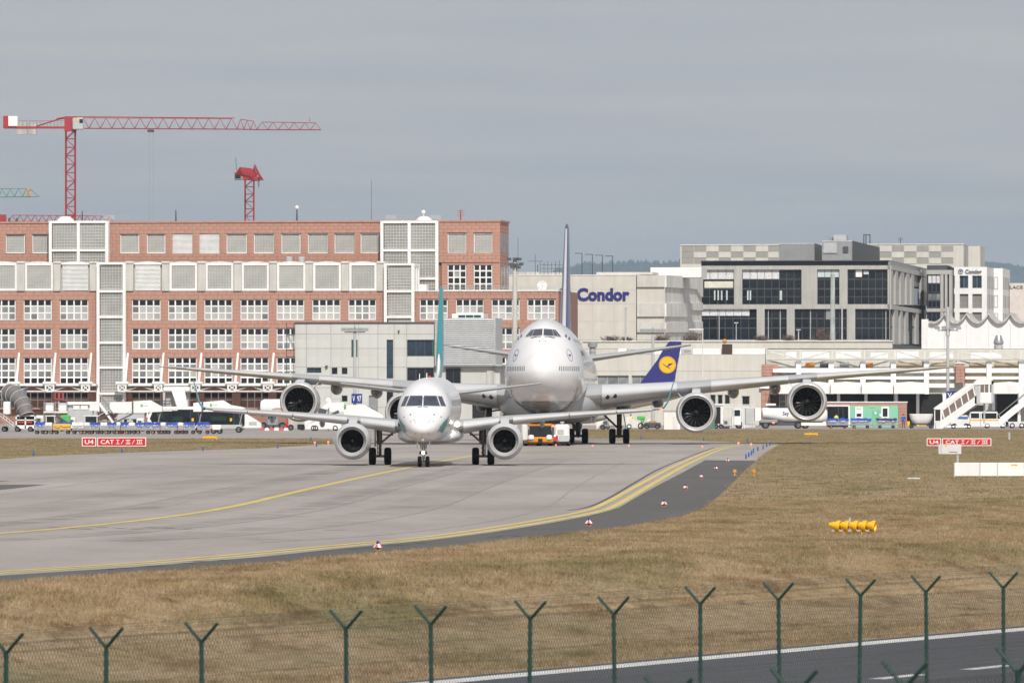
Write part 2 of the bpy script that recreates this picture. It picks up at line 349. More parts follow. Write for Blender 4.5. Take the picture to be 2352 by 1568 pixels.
# faint dashed line, dark joints and worn streaks lying across the concrete
mb = MB(); rl = random.Random(3)
for x in range(-40, 1500, 46):
    y = 1098 - 9 * min(1, (x + 40) / 1500.) if x < 900 else 1088 + (x - 900) * .011
    mb2 = mb; strip(mb2, [gp(x, y), gp(x + rl.uniform(12, 34), y - .1)], .5, 0, .013)
struct(mb.build('faint_dash_marking', mat('faded_yellow_line', (.40, .35, .20), .85, var=.2)))
mb = MB(); JO = mat('joint_sealant', (.085, .075, .068), .9, var=.2)
strip(mb, smooth_line(G2([(1306, 1172), (1355, 1163), (1405, 1140), (1457, 1109), (1520, 1074), (1600, 1042), (1640, 1028)]), 6), .14, 0, .0125)
for k in range(26):
    x = rl.uniform(-50, 1350); y = rl.uniform(1150, 1245) if k < 8 else rl.uniform(1075, 1140)
    if k >= 8: x = rl.uniform(0, 1150); y = rl.uniform(1088, 1093)
    p = gp(x, y); strip(mb, [p, p + Vector((rl.uniform(.4, 1.5), rl.uniform(-.6, .6), 0))], rl.uniform(.1, .22), 0, .0127)
for x in (240, 282, 330, 345, 420, 436, 455, 500, 800, 838, 885, 910, 960, 1118, 1136, 1174):
    p = gp(x, 1308 - (x - 240) * .083 + rl.uniform(-2, 1)); strip(mb, [p, p + Vector((rl.uniform(.1, .3), .2, 0))], .35, 0, .0128)
for k in range(9):
    x = 110 + k * 38; p = gp(x, 1211 + (k % 3) * 1.8); strip(mb, [p, p + Vector((.35, -.5, 0))], .22, 0, .0129)
struct(mb.build('pavement_joints', JO))
for pts in ([(-200, 1128), (-20, 1127), (30, 1122), (108, 1112.5), (30, 1113), (-200, 1115)], [(-200, 1109), (-10, 1107), (26, 1104), (-10, 1104), (-200, 1105)]):
    sheet('asphalt_patch', G2(pts), .0105, SHOULD)
struct(strip(MB(), G2([(1575, 1092.5), (1715, 1092.5)]), .35, 0, .012).build('shoulder_line_marking', mat('faded_line', (.32, .30, .24), .85)))
struct(strip(MB(), smooth_line(G2([(1560, 1015), (1640, 1018.5), (1703, 1021.3)])), .3, 0, .0157).build('far_line_marking', PAINTY))
mb = MB()
for d_ in (-15, -11.2, -7.5, -3.7, 3.7, 7.5, 11.2): strip(mb, CLP[:60], .07, d_, .0122)
struct(mb.build('slab_joints', mat('slab_joint', (.255, .23, .215), .9, var=.15)))
RUB = bpy.data.materials.new('tyre_rubber_marks'); RUB.use_nodes = True; N, L = RUB.node_tree.nodes, RUB.node_tree.links; b_ = N['Principled BSDF']; b_.inputs['Base Color'].default_value = (.09, .08, .075, 1); b_.inputs['Roughness'].default_value = .9
g_ = N.new('ShaderNodeNewGeometry'); q_ = N.new('ShaderNodeTexNoise'); q_.inputs['Scale'].default_value = .35; q_.inputs['Detail'].default_value = 8; q_.inputs['Roughness'].default_value = .7; L.new(g_.outputs['Position'], q_.inputs['Vector'])
r_ = N.new('ShaderNodeMapRange'); r_.inputs[1].default_value = .42; r_.inputs[2].default_value = .75; r_.inputs[3].default_value = 0; r_.inputs[4].default_value = .2; L.new(q_.outputs[0], r_.inputs[0]); t_ = N.new('ShaderNodeBsdfTransparent'); x_ = N.new('ShaderNodeMixShader')
L.new(r_.outputs[0], x_.inputs[0]); L.new(t_.outputs[0], x_.inputs[1]); L.new(b_.outputs[0], x_.inputs[2]); L.new(x_.outputs[0], N['Material Output'].inputs[0])
for k, (d_, w_) in enumerate(((-3.0, 1.8), (-2.9, .9), (3.0, 1.8), (2.9, .9), (.2, 1.6), (-6.2, 2.2), (6.4, 2.4))):
    struct(strip(MB(), CLP[:64], w_, d_, .0131 + k * .0003).build('rubber_marks', RUB))
# perimeter road with edge line and centre dashes
def rp_(q, t, z): 
    p = ra.xy + rd * t + rn * q; return (p.x, p.y, z)
RW = 14.5
mb = MB(); mb.add([rp_(.75, -200, ZR + .006), rp_(.75, 900, ZR + .006), rp_(-RW, 900, ZR + .006), rp_(-RW, -200, ZR + .006)], [(0, 1, 2, 3)]); struct(mb.build('perimeter_road', ROADM))
mb = MB(); mb.add([rp_(.34, -200, ZR + .012), rp_(.34, 900, ZR + .012), rp_(-.34, 900, ZR + .012), rp_(-.34, -200, ZR + .012)], [(0, 1, 2, 3)]); struct(mb.build('road_edge_marking', PAINTW))
dq, dt = [], []
for px, py in ((1933, 1562), (2048, 1549), (2231, 1537)):
    p = gp(px, py, ZR); v = p.xy - ra.xy; dq.append(v.dot(rn)); dt.append(v.dot(rd))
qd = dq[2]; mb = MB(); t = dt[2] % 4.6 - 60
while t < 120:
    mb.add([rp_(qd + .16, t, ZR + .012), rp_(qd + .16, t + 2.2, ZR + .012), rp_(qd - .16, t + 2.2, ZR + .012), rp_(qd - .16, t, ZR + .012)], [(0, 1, 2, 3)]); t += 4.6
struct(mb.build('road_centre_marking', PAINTW))
# ---------------------------------------------------------------- dry grass: real blades in tufts, thinner with distance
def inside(poly, x, y):
    r = np.zeros(len(x), bool); n = len(poly)
    for i in range(n):
        x0, y0 = poly[i][0], poly[i][1]; x1, y1 = poly[(i + 1) % n][0], poly[(i + 1) % n][1]
        c = ((y0 > y) != (y1 > y)) & (x < (x1 - x0) * (y - y0) / (y1 - y0 + 1e-12) + x0); r ^= c
    return r
def grass(name, label, y0, y1, n, hmin, hmax, wid, seed):
    g = np.random.default_rng(seed)
    u = g.random(n); y = y0 * (y1 / y0) ** u if name == 'grass' else g.uniform(y0, y1, n)
    x = (g.random(n) * 2640 - 1320) / F * y + g.normal(0, .3, n)
    keep = ~inside(taxi_pts, x, y) & ~inside(should_pts, x, y) & ~inside(apron_pts, x, y) & (qq(x, y) > .95)
    x, y = x[keep], y[keep]; n = len(x); K = 7
    cx = np.repeat(x, K) + g.normal(0, .07, n * K) * (1 + np.repeat(y, K) / 300); cy = np.repeat(y, K) + g.normal(0, .1, n * K); z = gz(cx, cy)
    clump = .5 + .5 * np.sin(np.repeat(x, K) * 1.7 + np.sin(np.repeat(y, K) * .31) * 3) * np.sin(np.repeat(y, K) * .23 + 1)
    h = g.uniform(hmin, hmax, n * K) * (.65 + .6 * clump); a = g.uniform(0, math.pi, n * K); w = wid * g.uniform(.6, 1.4, n * K)
    lx, ly = g.normal(0, .45, n * K) * h, g.normal(0, .45, n * K) * h
    v = np.empty((n * K, 3, 3))
    v[:, 0] = np.stack([cx - np.cos(a) * w, cy - np.sin(a) * w, z - .01], 1); v[:, 1] = np.stack([cx + np.cos(a) * w, cy + np.sin(a) * w, z - .01], 1)
    v[:, 2] = np.stack([cx + lx, cy + ly, z + h], 1)
    me = bpy.data.meshes.new(name); N3 = n * K * 3
    me.vertices.add(N3); me.vertices.foreach_set('co', v.ravel()); me.loops.add(N3); me.loops.foreach_set('vertex_index', np.arange(N3, dtype=np.int32))
    me.polygons.add(n * K); me.polygons.foreach_set('loop_start', np.arange(0, N3, 3, dtype=np.int32)); me.update()
    at_ = me.attributes.new('shade', 'FLOAT', 'POINT'); at_.data.foreach_set('value', np.repeat(g.uniform(.7, 1.45, n * K), 3).astype(np.float32))
    me.materials.append(BLADES); return stuff(tag(link(name, me), label, 'grass'))
grass('near_grass', 'short dry tan grass between the perimeter road and the taxiway', 100, 262, 110000, .03, .085, .008, 5)
grass('far_grass', 'short dry grass on the field beside the runway signs', 262, 860, 45000, .035, .09, .02, 6)
# ================================================================ buildings behind the apron (all turned a little so that their right ends show)
class Fr:
    def __init__(s, px, D, deg=8.0):
        s.phi = R(deg); s.c, s.s = math.cos(s.phi), math.sin(s.phi); s.D0 = D; s.X0 = (px - CX) / F * D
        s.loc = (s.X0, D, 0); s.rz = -s.phi
    def u(s, px, v=0.0):
        k = (px - CX) / F; return (k * (s.D0 + v * s.c) - s.X0 - v * s.s) / (s.c + k * s.s)
    def z(s, px, py, v=0.0):
        D = s.D0 - s.u(px, v) * s.s + v * s.c; return HC - (py - YH) / F * D
    def side_v(s, u, px):                        # how far back a side wall at u must reach to be seen at px
        k = (px - CX) / F; return (s.X0 + u * s.c - k * (s.D0 - u * s.s)) / (k * s.c - s.s)
    def rect(s, x0, y0, x1, y1, v=0.0):
        xm = (x0 + x1) / 2; return s.u(x0, v), s.u(x1, v), s.z(xm, y1, v), s.z(xm, y0, v)
    def box(s, mb, x0, y0, x1, y1, v0, v1, mi=0):
        a, b, z0, z1 = s.rect(x0, y0, x1, y1, v0); return mb.box(a, b, v0, v1, z0, z1, mi)
    def part(s, name, m, par, x0, y0, x1, y1, v0, v1):
        return s.box(MB(), x0, y0, x1, y1, v0, v1).build(name, m, par)
    def thing(s, name, label, cat): return thing(name, label, cat, s.loc, s.rz)
CACHE = {}
def cached(key, fn):
    if key not in CACHE: CACHE[key] = fn()
    return CACHE[key]
class Many:                                       # at most 300 pieces of a kind as objects, the rest joined
    def __init__(s, name, m, par, most=300): s.name, s.m, s.par, s.n, s.most, s.rest = name, m, par, 0, most, {}
    def add(s, x0, x1, y0, y1, z0, z1, m=None, par=None, off=(0, 0, 0)):
        m = m or s.m
        if s.n < s.most:
            s.n += 1; k = (s.name, round(x1 - x0, 2), round(y1 - y0, 2), round(z1 - z0, 2), m.name)
            me = cached(k, lambda: MB().box(0, x1 - x0, 0, y1 - y0, 0, z1 - z0).mesh(s.name, m))
            return link(s.name, me, par or s.par, (x0, y0, z0))
        s.rest.setdefault(m.name, (m, MB()))[1].box(x0 + off[0], x1 + off[0], y0 + off[1], y1 + off[1], z0 + off[2], z1 + off[2])
    def flush(s):
        if not s.rest: return
        mb = MB(); ms = []
        for i, (m, b) in enumerate(s.rest.values()):
            ms.append(m); mb.add(b.v, b.f, i)
        stuff(mb.build(s.name + '_field', ms, s.par))
def window(fr, par, x0, y0, x1, y1, cols, rows, v, frame, pane_m, panes=None, fw=.09, bw=.07, dep=.12, backing=True):
    a, b, z0, z1 = fr.rect(x0, y0, x1, y1, v); w, h = b - a, z1 - z0
    key = ('win', round(w, 1), round(h, 1), cols, rows, frame.name, fw)
    def mk():
        m = MB(); m.box(0, fw, 0, dep, 0, h); m.box(w - fw, w, 0, dep, 0, h); m.box(fw, w - fw, 0, dep, 0, fw); m.box(fw, w - fw, 0, dep, h - fw, h)
        for i in range(1, cols): m.box(w * i / cols - bw / 2, w * i / cols + bw / 2, .012, dep, fw, h - fw)
        for j in range(1, rows): m.box(fw, w - fw, .02, dep - .01, h * j / rows - bw / 2, h * j / rows + bw / 2)
        return m.mesh('window', frame)
    o = link('window', cached(key, mk), par, (a, v, z0))
    for j in range(rows):
        for i in range(cols):
            mm = pane_m(j, i) if callable(pane_m) else pane_m
            q = (w * i / cols + .03, w * (i + 1) / cols - .03, dep - .03, dep + .01, h * j / rows + .03, h * (j + 1) / rows - .03)
            if panes is not None: panes.add(*q, m=mm, par=o, off=(a, v, z0))
            else: link('pane', cached(('pane', round(w / cols, 2), round(h / rows, 2), mm.name), lambda: MB().box(0, q[1] - q[0], 0, .04, 0, q[5] - q[4]).mesh('pane', mm)), o, (q[0], q[2], q[4]))
    return o
LATT = mat('lattice_grey', (.54, .54, .52), .6, var=.06)
def lattice(fr, par, x0, y0, x1, y1, v, nx, ny, name='glass_block_window', fw=.28, bw=.055, bm=None):
    a, b, z0, z1 = fr.rect(x0, y0, x1, y1, v); w, h = b - a, z1 - z0
    def mk():
        m = MB(); m.box(0, fw, 0, .25, 0, h); m.box(w - fw, w, 0, .25, 0, h); m.box(fw, w - fw, 0, .25, 0, fw); m.box(fw, w - fw, 0, .25, h - fw, h); return m.mesh(name, WHITE)
    def mk2():
        m = MB()
        for i in range(1, nx): x = fw + (w - 2 * fw) * i / nx; m.box(x - bw / 2, x + bw / 2, .1, .15, fw, h - fw)
        for j in range(1, ny): z = fw + (h - 2 * fw) * j / ny; m.box(fw, w - fw, .105, .15, z - bw / 2, z + bw / 2)
        return m.mesh('lattice', LATT)
    k = (name, round(w, 1), round(h, 1), nx, ny)
    o = link(name, cached(k, mk), par, (a, v, z0)); link('lattice', cached(k + (1,), mk2), o)
    link('glazing', cached(k + (2,), lambda: MB().box(fw, w - fw, .16, .2, fw, h - fw).mesh('glazing', bm or BLOCK)), o)
    return o
def louvre(fr, par, x0, y0, x1, y1, v, n, m=None, name='louvre', dep=.2, back=None):
    a, b, z0, z1 = fr.rect(x0, y0, x1, y1, v); w, h = b - a, z1 - z0; p = h / n
    def mk():
        q = MB()
        for j in range(n): q.add([(0, .02, j * p), (w, .02, j * p), (w, .16, j * p + p * .9), (0, .16, j * p + p * .9), (0, .05, j * p), (w, .05, j * p), (w, .19, j * p + p * .9), (0, .19, j * p + p * .9)], [(0, 1, 2, 3), (4, 5, 6, 7), (0, 1, 5, 4), (2, 3, 7, 6)])
        return q.mesh(name, m or WHITE)
    o = link(name, cached((name, round(w, 1), round(h, 1), n, (m or WHITE).name), mk), par, (a, v, z0))
    MB().box(0, w, dep, dep + .05, 0, h).build('louvre_backing', back or MGREY, o)
    return o
def wall_cells(fr, x0, y0, x1, y1, holes, v0, v1, mb):      # wall pieces round the openings (all in photograph columns and rows)
    xs = sorted({x0, x1} | {min(max(h[k], x0), x1) for h in holes for k in (0, 2)}); ys_ = sorted({y0, y1} | {min(max(h[k], y0), y1) for h in holes for k in (1, 3)})
    cells = []
    for j in range(len(ys_) - 1):
        run = None
        for i in range(len(xs) - 1):
            cx_, cy_ = (xs[i] + xs[i + 1]) / 2, (ys_[j] + ys_[j + 1]) / 2
            hole = any(h[0] < cx_ < h[2] and h[1] < cy_ < h[3] for h in holes)
            if hole:
                if run: cells.append(run); run = None
            else: run = [xs[i], ys_[j], xs[i + 1], ys_[j + 1]] if not run else [run[0], run[1], xs[i + 1], run[3]]
        if run: cells.append(run)
    zc = {y: fr.z((x0 + x1) / 2, y, v0) for y in ys_}
    for c in cells: mb.box(fr.u(c[0], v0), fr.u(c[2], v0), v0, v1, zc[c[3]], zc[c[1]])
    return cells, zc
# ---------------------------------------------------------------- red terminal building
fr = Fr(700, 1010); T = fr.thing('terminal_building', 'long terminal building clad in terracotta tiles with glass block bays', 'building')
tiles = Many('tile', TERRA, T); panes = Many('pane', GLASS, T)
cols1 = [(-29, 36), (54, 119), (137, 203), (303, 369), (386, 452), (469, 534), (552, 617), (635, 699), (717, 782), (800, 864), (964, 1029), (1047, 1111), (1129, 1194), (1211, 1276)]
rows1 = [(687, 735), (753, 802), (820, 882), (900, 936)]
low_holes = [(a, y0, b, y1) for a, b in cols1 for y0, y1 in rows1]
up_cols = [(-48, -4), (13, 58), (74, 118), (276, 320), (337, 380), (396, 442), (458, 504), (520, 567), (583, 629), (646, 691), (707, 753), (768, 814), (828, 872)]
ur_cols = [(1028, 1071), (1088, 1131)]
VU = 9.0                                       # the upper block stands back from the lower facade
up_holes = [(a, 536, b, 582) for a, b in up_cols + ur_cols] + [(a, 607, b, 667) for a, b in ur_cols]
def clad(x0, y0, x1, y1, holes, v, tw=18.5, th=8.0):
    mb = MB(); cells, zc = wall_cells(fr, x0, y0, x1, y1, holes, v + .1, v + .5, mb); mb.build('wall', TERRA_D, T)
    for c in cells:
        nr = max(1, round((c[3] - c[1]) / th)); w = c[2] - c[0]
        za, zb = zc[c[3]], zc[c[1]]
        for j in range(nr):
            nc = max(1, round(w / tw)); off = (.5 if j % 2 else 0) if nc > 2 else 0
            cuts = sorted({0.0, float(nc)} | {k + off for k in range(nc) if 0 < k + off < nc})
            for p, q in zip(cuts, cuts[1:]):
                a, b = fr.u(c[0] + w * p / nc, v), fr.u(c[0] + w * q / nc, v); z0 = za + (zb - za) * j / nr; z1 = za + (zb - za) * (j + 1) / nr
                if fr.z(0, 0) and c[0] + w * q / nc > -8: tiles.add(a + .02, b - .02, v + random.uniform(-.008, .008), v + .1, z0 + .012, z1 - .012)
clad(-60, 511, 1148, 604, up_holes[:], VU); clad(1014, 604, 1148, 668, up_holes, VU)
clad(-60, 668, 1283, 940, low_holes, 0.0)
def lowpane(j, i):                              # from the bottom row up
    return GLASS if j == 2 else random.choice([BLIND, BLIND, BLIND, MIDGL])  # dark top row, here and below: shade and open panes put into the colour
def midpane(j, i): return GLASS if j == 2 else random.choice([BLIND, MIDGL, MIDGL, BLIND])
def botpane(j, i): return GLASS if j in (0, 3) else random.choice([MIDGL, BLIND, MIDGL])
for k, (a, b) in enumerate(cols1):
    hid1 = 690 < a < 960
    window(fr, T, a, 687, b, 735, 4, 3, .22, WHITE, lowpane, panes, bw=.2, fw=.14)
    if not 690 < a < 1100: window(fr, T, a, 753, b, 802, 4, 3, .22, WHITE, midpane, panes, bw=.2, fw=.14)
    if not 690 < a < 1100: window(fr, T, a, 820, b, 882, 4, 4, .22, WHITE, botpane, panes, bw=.2, fw=.14)
    if not 690 < a: window(fr, T, a, 900, b, 936, 4, 2, .5, WHITE2, GLASS, panes, bw=.14)
for a, b in ur_cols: window(fr, T, a, 607, b, 667, 3, 4, VU + .22, WHITE, lambda j, i: GLASS if random.random() < .8 else MIDGL, panes, bw=.2, fw=.14)
for a, b in up_cols + ur_cols:
    if a in (396, 458): louvre(fr, T, a, 536, b, 582, VU + .1, 17)
    else: lattice(fr, T, a, 536, b, 582, VU + .25, 12, 12, fw=.14)
# solid bodies behind the facades
uA, uB = fr.u(-60, 0), fr.u(1283, 0)
mb = MB(); fr.box(mb, -60, 669, 1283, 978, .55, 22); mb.build('lower_body', TERRA_D, T)
a = fr.u(1148, VU); vend = fr.side_v(a, 1166.5)
zt, zb = fr.z(600, 511, VU), fr.z(600, 668, VU)
mb = MB(); mb.box(fr.u(-60, VU), a - .05, VU + .5, VU + max(9.0, vend - VU), zb - 1, zt - .05); mb.build('upper_body', TERRA_D, T)
sideb = MB(); depth = max(9.0, vend - VU)        # end wall of the upper block, tiled, with a stack of narrow windows
for j in range(20):
    for i in range(6):
        z0 = zb + (zt - zb) * j / 20; z1 = zb + (zt - zb) * (j + 1) / 20; v0 = VU + depth * i / 6; v1 = VU + depth * (i + 1) / 6
        tiles.add(a - .05, a + .05, v0 + .02, v1 - .02, z0 + .018, z1 - .018)
for y0, y1 in ((536, 582), (607, 667)):
    for i in range(3):
        v0 = VU + depth * (i + .18) / 3; v1 = VU + depth * (i + .85) / 3
        MB().box(a + .045, a + .06, v0, v1, fr.z(1148, y1, VU), fr.z(1148, y0, VU)).build('end_window', MIDGL, T)
mb = MB(); mb.box(fr.u(-60, VU), a + .2, VU - .15, VU + depth + .2, zt - .02, zt + .25); mb.build('roof_coping', TERRA, T)
mb = MB(); fr.box(mb, 884, 667, 1283, 669.5, -.12, 3); mb.build('ledge_coping', WHITE2, T)
fr.part('terrace', CONC, T, 1002, 665, 1283, 668, 3.0, VU - .2)
mb = MB()
for y in (657.5, 661.5): mb.tube((fr.u(1014, .6), .6, fr.z(1014, y, .6)), (fr.u(1276, .6), .6, fr.z(1276, y, .6)), .035, n=5)
for k in range(14): x = 1016 + k * 20; mb.tube((fr.u(x, .6), .6, fr.z(x, 668, .6)), (fr.u(x, .6), .6, fr.z(x, 657, .6)), .03, n=5)
mb.build('roof_railing', LGREY, T)
# strip of projecting glass block bays between concrete pillars
pil = [(-43, -27), (39, 56), (123, 139), (206, 223), (289, 306), (372, 388), (454, 471), (537, 554), (619, 635), (702, 718), (784, 801), (866, 883)]
for i, (p, q) in enumerate(pil):
    fr.part('pillar', CONC, T, p, 603, q, 668, -.25, 3.0); fr.part('pillar_cap', WHITE2, T, p - .5, 600, q + .5, 604, -.4, 3.0)
fr.part('bay_wall', CONC, T, -60, 606, 884, 668, .3, 3.0)
bays = [(56, 123), (139, 206), (306, 372), (388, 454), (471, 537), (554, 619), (635, 702), (718, 784), (801, 866), (-27, 39)]
for i, (p, q) in enumerate(bays):
    if i in (1, 2): louvre(fr, T, p + 4, 607, q - 4, 667, -.12, 20); fr.part('bay_frame', WHITE, T, p + 1, 604.5, q - 1, 607.5, -.2, .28)
    else: lattice(fr, T, p + 1, 604.5, q - 1, 668, -.1, 15, 15, fw=.34)
    mb = MB(); u0, u1, z0, _ = fr.rect(p, 606, q, 606, 0)   # shallow vault over each bay
    arc = [(u0 + (u1 - u0) * k / 8, z0 + .1 + .28 * math.sin(math.pi * k / 8)) for k in range(9)] + [(u1, z0 - .1), (u0, z0 - .1)]
    mb.prism(arc, -.05, 3.0); mb.build('bay_roof', WHITE2, T)
for x in (664, 692):
    mb = MB(); c = (fr.u(x, 5), 5, fr.z(x, 603, 5)); mb.lathe([(.55, 0), (.55, .8), (.5, .85), (0.01, .86)], c, 'z', 14, True); mb.build('roof_vent', LGREY, T, 40)
# glass block shafts and roof boxes
def shaft(x0, x1, xs_, ytop, ybot, bands, v0, mid, seg=11):
    a, b = fr.u(x0, v0), fr.u(x1, v0); vs_ = fr.side_v(b, xs_); 
    s = link('glass_block_tower', MB().box(a + .4, b - .25, v0 + .35, vs_ - .2, fr.z(x0, ybot, v0), fr.z(x0, ytop, v0) - .1).mesh('glass_block_tower', BLOCK), T)
    ys_ = [ytop] + bands + [ybot]; m = MB(); l = MB(); fz = lambda y: fr.z((x0 + x1) / 2, y, v0)
    for y in ys_[:-1]: m.box(a, b, v0, vs_, fz(y) - .22, fz(y) + .12)
    for x in [a, b] + ([a + (b - a) * .497] if mid else []): m.box(x - .22, x + .22, v0 - .02, v0 + .4, fz(ybot), fz(ytop) + .1)
    for v in np.linspace(v0 + .1, vs_ - .1, 4): m.box(b - .22, b + .06, v - .14, v + .14, fz(ybot), fz(ytop) + .1)
    k = .42; n = int((b - a) / k)
    for i in range(1, n): l.box(a + (b - a) * i / n - .03, a + (b - a) * i / n + .03, v0 + .25, v0 + .3, fz(ybot), fz(ytop))
    for v in np.linspace(v0, vs_, 14): l.box(b - .2, b - .14, v - .03, v + .03, fz(ybot), fz(ytop))
    n = int((fz(ytop) - fz(ybot)) / k)
    for j in range(1, n):
        z = fz(ybot) + (fz(ytop) - fz(ybot)) * j / n; l.box(a, b, v0 + .255, v0 + .3, z - .03, z + .03); l.box(b - .2, b - .14, v0, vs_, z - .03, z + .03)
    m.build('tower_frame', WHITE, s); l.build('lattice', LATT, s); return s
shaft(115.5, 245, 260, 509, 604, [574], VU - 2.2, True)
s_ = shaft(877, 1003, 1013.5, 509, 668, [574, 639], VU - 2.2, True)
shaft(225, 285, 288, 604, 945, [668, 727, 786, 843, 903], -1.1, False)
shaft(885, 948, 963, 606, 780, [668, 727], -1.1, False)
for x in (150, 974):
    mb = MB(); c = (fr.u(x, VU + 2), VU + 2, fr.z(x, 509, VU)); mb.lathe([(1.3, -.1), (1.2, .35), (.7, .75), (.05, .85)], c, 'z', 16, True); mb.build('roof_dome', WHITE, T, 40)
mb = MB(); c = Vector((fr.u(972.5, VU + 2), VU + 2, fr.z(972, 503, VU))); mb.tube(c, c + Vector((0, 0, .8)), .06); mb.ball(c + Vector((0, 0, 1.05)), .32); mb.build('roof_beacon', WHITE, T, 40)
fr.part('roof_cabin', WHITE, T, 963, 653, 979, 668, 1.0, 3.5)
# canopy over the ground floor: white boxes with cross bracing, sails between and raking struts
mb = MB(); fr.box(mb, -60, 881, 220, 886, -3.0, 0); fr.box(mb, 272, 881, 690, 886, -3, 0); mb.build('canopy_roof', WHITE, T)
mb = MB(); fr.box(mb, -60, 897, 220, 899.5, -3.1, -2.9); fr.box(mb, 272, 897, 690, 899.5, -3.1, -2.9); mb.build('canopy_rail', WHITE, T)
XB = [(23, 39), (105, 123), (188, 205), (272, 289), (356, 371), (440, 458), (524, 542), (606, 624), (689, 706)]
sail = mat('canopy_sail', (.62, .60, .56), .8, var=.1)
for i, (p, q) in enumerate(XB):
    a, b, z0, z1 = fr.rect(p, 883, q, 898, -3.1); m = MB(); t = .12
    for x in (a, b): m.box(x - t, x + t, -3.2, -3.0, z0, z1)
    for z in (z0, z1): m.box(a, b, -3.19, -3.01, z - t, z + t)
    m.tube((a, -3.1, z0), (b, -3.1, z1), .09, n=4); m.tube((a, -3.08, z1), (b, -3.08, z0), .09, n=4); m.box(a - .4, b + .4, -3.3, -2.4, z1 + .1, z1 + .45)
    xb = m.build('bracing_box', WHITE, T)
    MB().tube((b - .2, -2.8, z1), (fr.u(q + 5, 0), -.1, fr.z(q, 811, 0)), .2, .16, n=6).build('raking_strut', WHITE, T)
    if i + 1 < len(XB) and i != 2:
        c = fr.u(XB[i + 1][0], -3.1); mid = (b + c) / 2; zz1 = z1 - .2
        m = MB(); m.add([(b, -3, z0), (mid, -2.7, z1 - .25), (c, -3, z0), (mid, -1.0, z1 - .2), (b, -.6, z1 - .1), (c, -.6, z1 - .1)], [(0, 1, 4), (1, 3, 4), (1, 2, 5), (1, 5, 3)]); m.build('canopy_sail', sail, T)
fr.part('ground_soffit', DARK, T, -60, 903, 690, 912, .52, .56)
tiles.flush(); panes.flush()
def mast(name, label, px, py0, py1, D, r, m=DGREY, tip=None, group=None):
    D = 1023.5 - (px - 700) * .0088 if D == 1016 else D
    a, b = at(px, py1, D), at(px, py0, D); t = thing(name, label, 'antenna', a, 0, group); h = b.z - a.z
    MB().tube((0, 0, -.6), (0, 0, h), r, r * .6).build('pole', m, t, 40)
    if tip == 'ball': MB().ball((0, 0, h + .2), .3).build('tip', WHITE, t, 40)
    if tip == 'bars':
        q = MB()
        for k in range(3): q.box(-.5, .5, -.03, .03, h * (.55 + .18 * k), h * (.55 + .18 * k) + .06)
        q.build('crossbars', m, t)
    return t
mast('roof_mast', 'thin dark mast on terracotta roof right of the first glass tower', 189, 484, 509, 1016, .13)
mast('roof_mast', 'dark mast on terracotta roof above the white louvres', 404, 482, 511, 1016, .14)
mast('roof_mast', 'dark roof mast topped by a white ball', 682, 480, 511, 1016, .16, tip='ball')
mast('roof_mast', 'very thin tall antenna rod left of the second glass tower', 853, 410, 511, 1016, .04)
mast('roof_mast', 'red and dark roof mast at the right end of the terracotta roof', 1058, 482, 511, 1016, .13, RED, 'bars')
for px, lab in ((250, 'wire frame aerials on roof beside the first glass tower'), (898, 'wire frame aerials on roof left of the white ball beacon'), (1000, 'wire frame aerials on roof right of the white ball beacon')):
    a = at(px, 511, 1024.5 - (px - 700) * .0088); t = thing('roof_aerial', lab, 'antenna', a); m = MB(); s = 15.6
    for k in range(4): m.box(-.8, .8, -.02, .02, 1.0 - .18 * k, 1.06 - .18 * k)
    for x in (-.8, .8): m.tube((x, 0, -.5), (x, 0, 1.1), .03, n=4)
    for x in (-4, 4): m.tube((x, 0, .9), (0, 0, .95), .02, n=4); m.tube((x, 0, -.5), (x, 0, .9), .02, n=4)
    m.build('frame', LGREY, t)
# ---------------------------------------------------------------- pale grey building with louvred box
fr = Fr(840, 925); T = fr.thing('service_building', 'pale grey panelled building with louvred box behind the small jet', 'building')
holes = [(807, 780, 821, 820), (888, 780, 903, 869), (935, 780, 996.5, 818), (935, 844, 996.5, 874), (705, 844, 738, 856), (762, 844, 775, 859), (785, 844, 798, 859), (705, 871, 738, 884), (785, 876, 798, 889), (762, 876, 775, 889), (888, 876, 903, 936), (847, 908, 867, 945), (785, 908, 798, 922), (705, 908, 722, 922)]
mb = MB(); wall_cells(fr, 677.5, 742, 997, 976, holes, .06, .4, mb); mb.build('wall', MGREY, T)
vj = [677.5, 704, 760, 823, 868, 905, 934, 997]; hj = [742, 767, 800, 843, 890, 935, 976]; panels = Many('panel', GREYP, T)
for j in range(6):
    for i in range(7):
        m = MB(); cells, zc = wall_cells(fr, vj[i], hj[j], vj[i + 1], hj[j + 1], holes, 0, .07, m)
        if cells:
            zz0 = 0
            for c in cells: panels.add(fr.u(c[0]) + (.025 if c[0] == vj[i] else 0), fr.u(c[2]) - (.025 if c[2] == vj[i + 1] else 0), 0, .06, zc[c[3]] + (.02 if c[3] == hj[j + 1] else 0), zc[c[1]] - (.02 if c[1] == hj[j] else 0))
panels.flush()
for k, h in enumerate(holes):
    if k == 11: fr.part('door', MGREY, T, *h, .2, .3); continue
    c_, r_ = ((3, 1) if k in (2, 3) else (1, 3) if k == 1 else (2, 1) if k in (4, 7) else (1, 1))
    window(fr, T, *h, c_, r_, .18, DGREY, GLASSB if k in (1, 2, 4, 7) else GLASS, None, fw=.07, bw=.09)
fr.part('green_fin', mat('green_glass', (.03, .13, .09), .2), T, 808, 781, 810.5, 819, .14, .2)
fr.part('green_fin', bpy.data.materials['green_glass'], T, 992.5, 781, 996, 817, .14, .2)
fr.part('body', MGREY, T, 678, 741, 997, 978, .42, 16); fr.part('coping', DGREY, T, 676.5, 739.5, 998, 743, -.12, 16.2)
lb = fr.u(1137, -.6); lv = fr.side_v(lb, 1153.5)
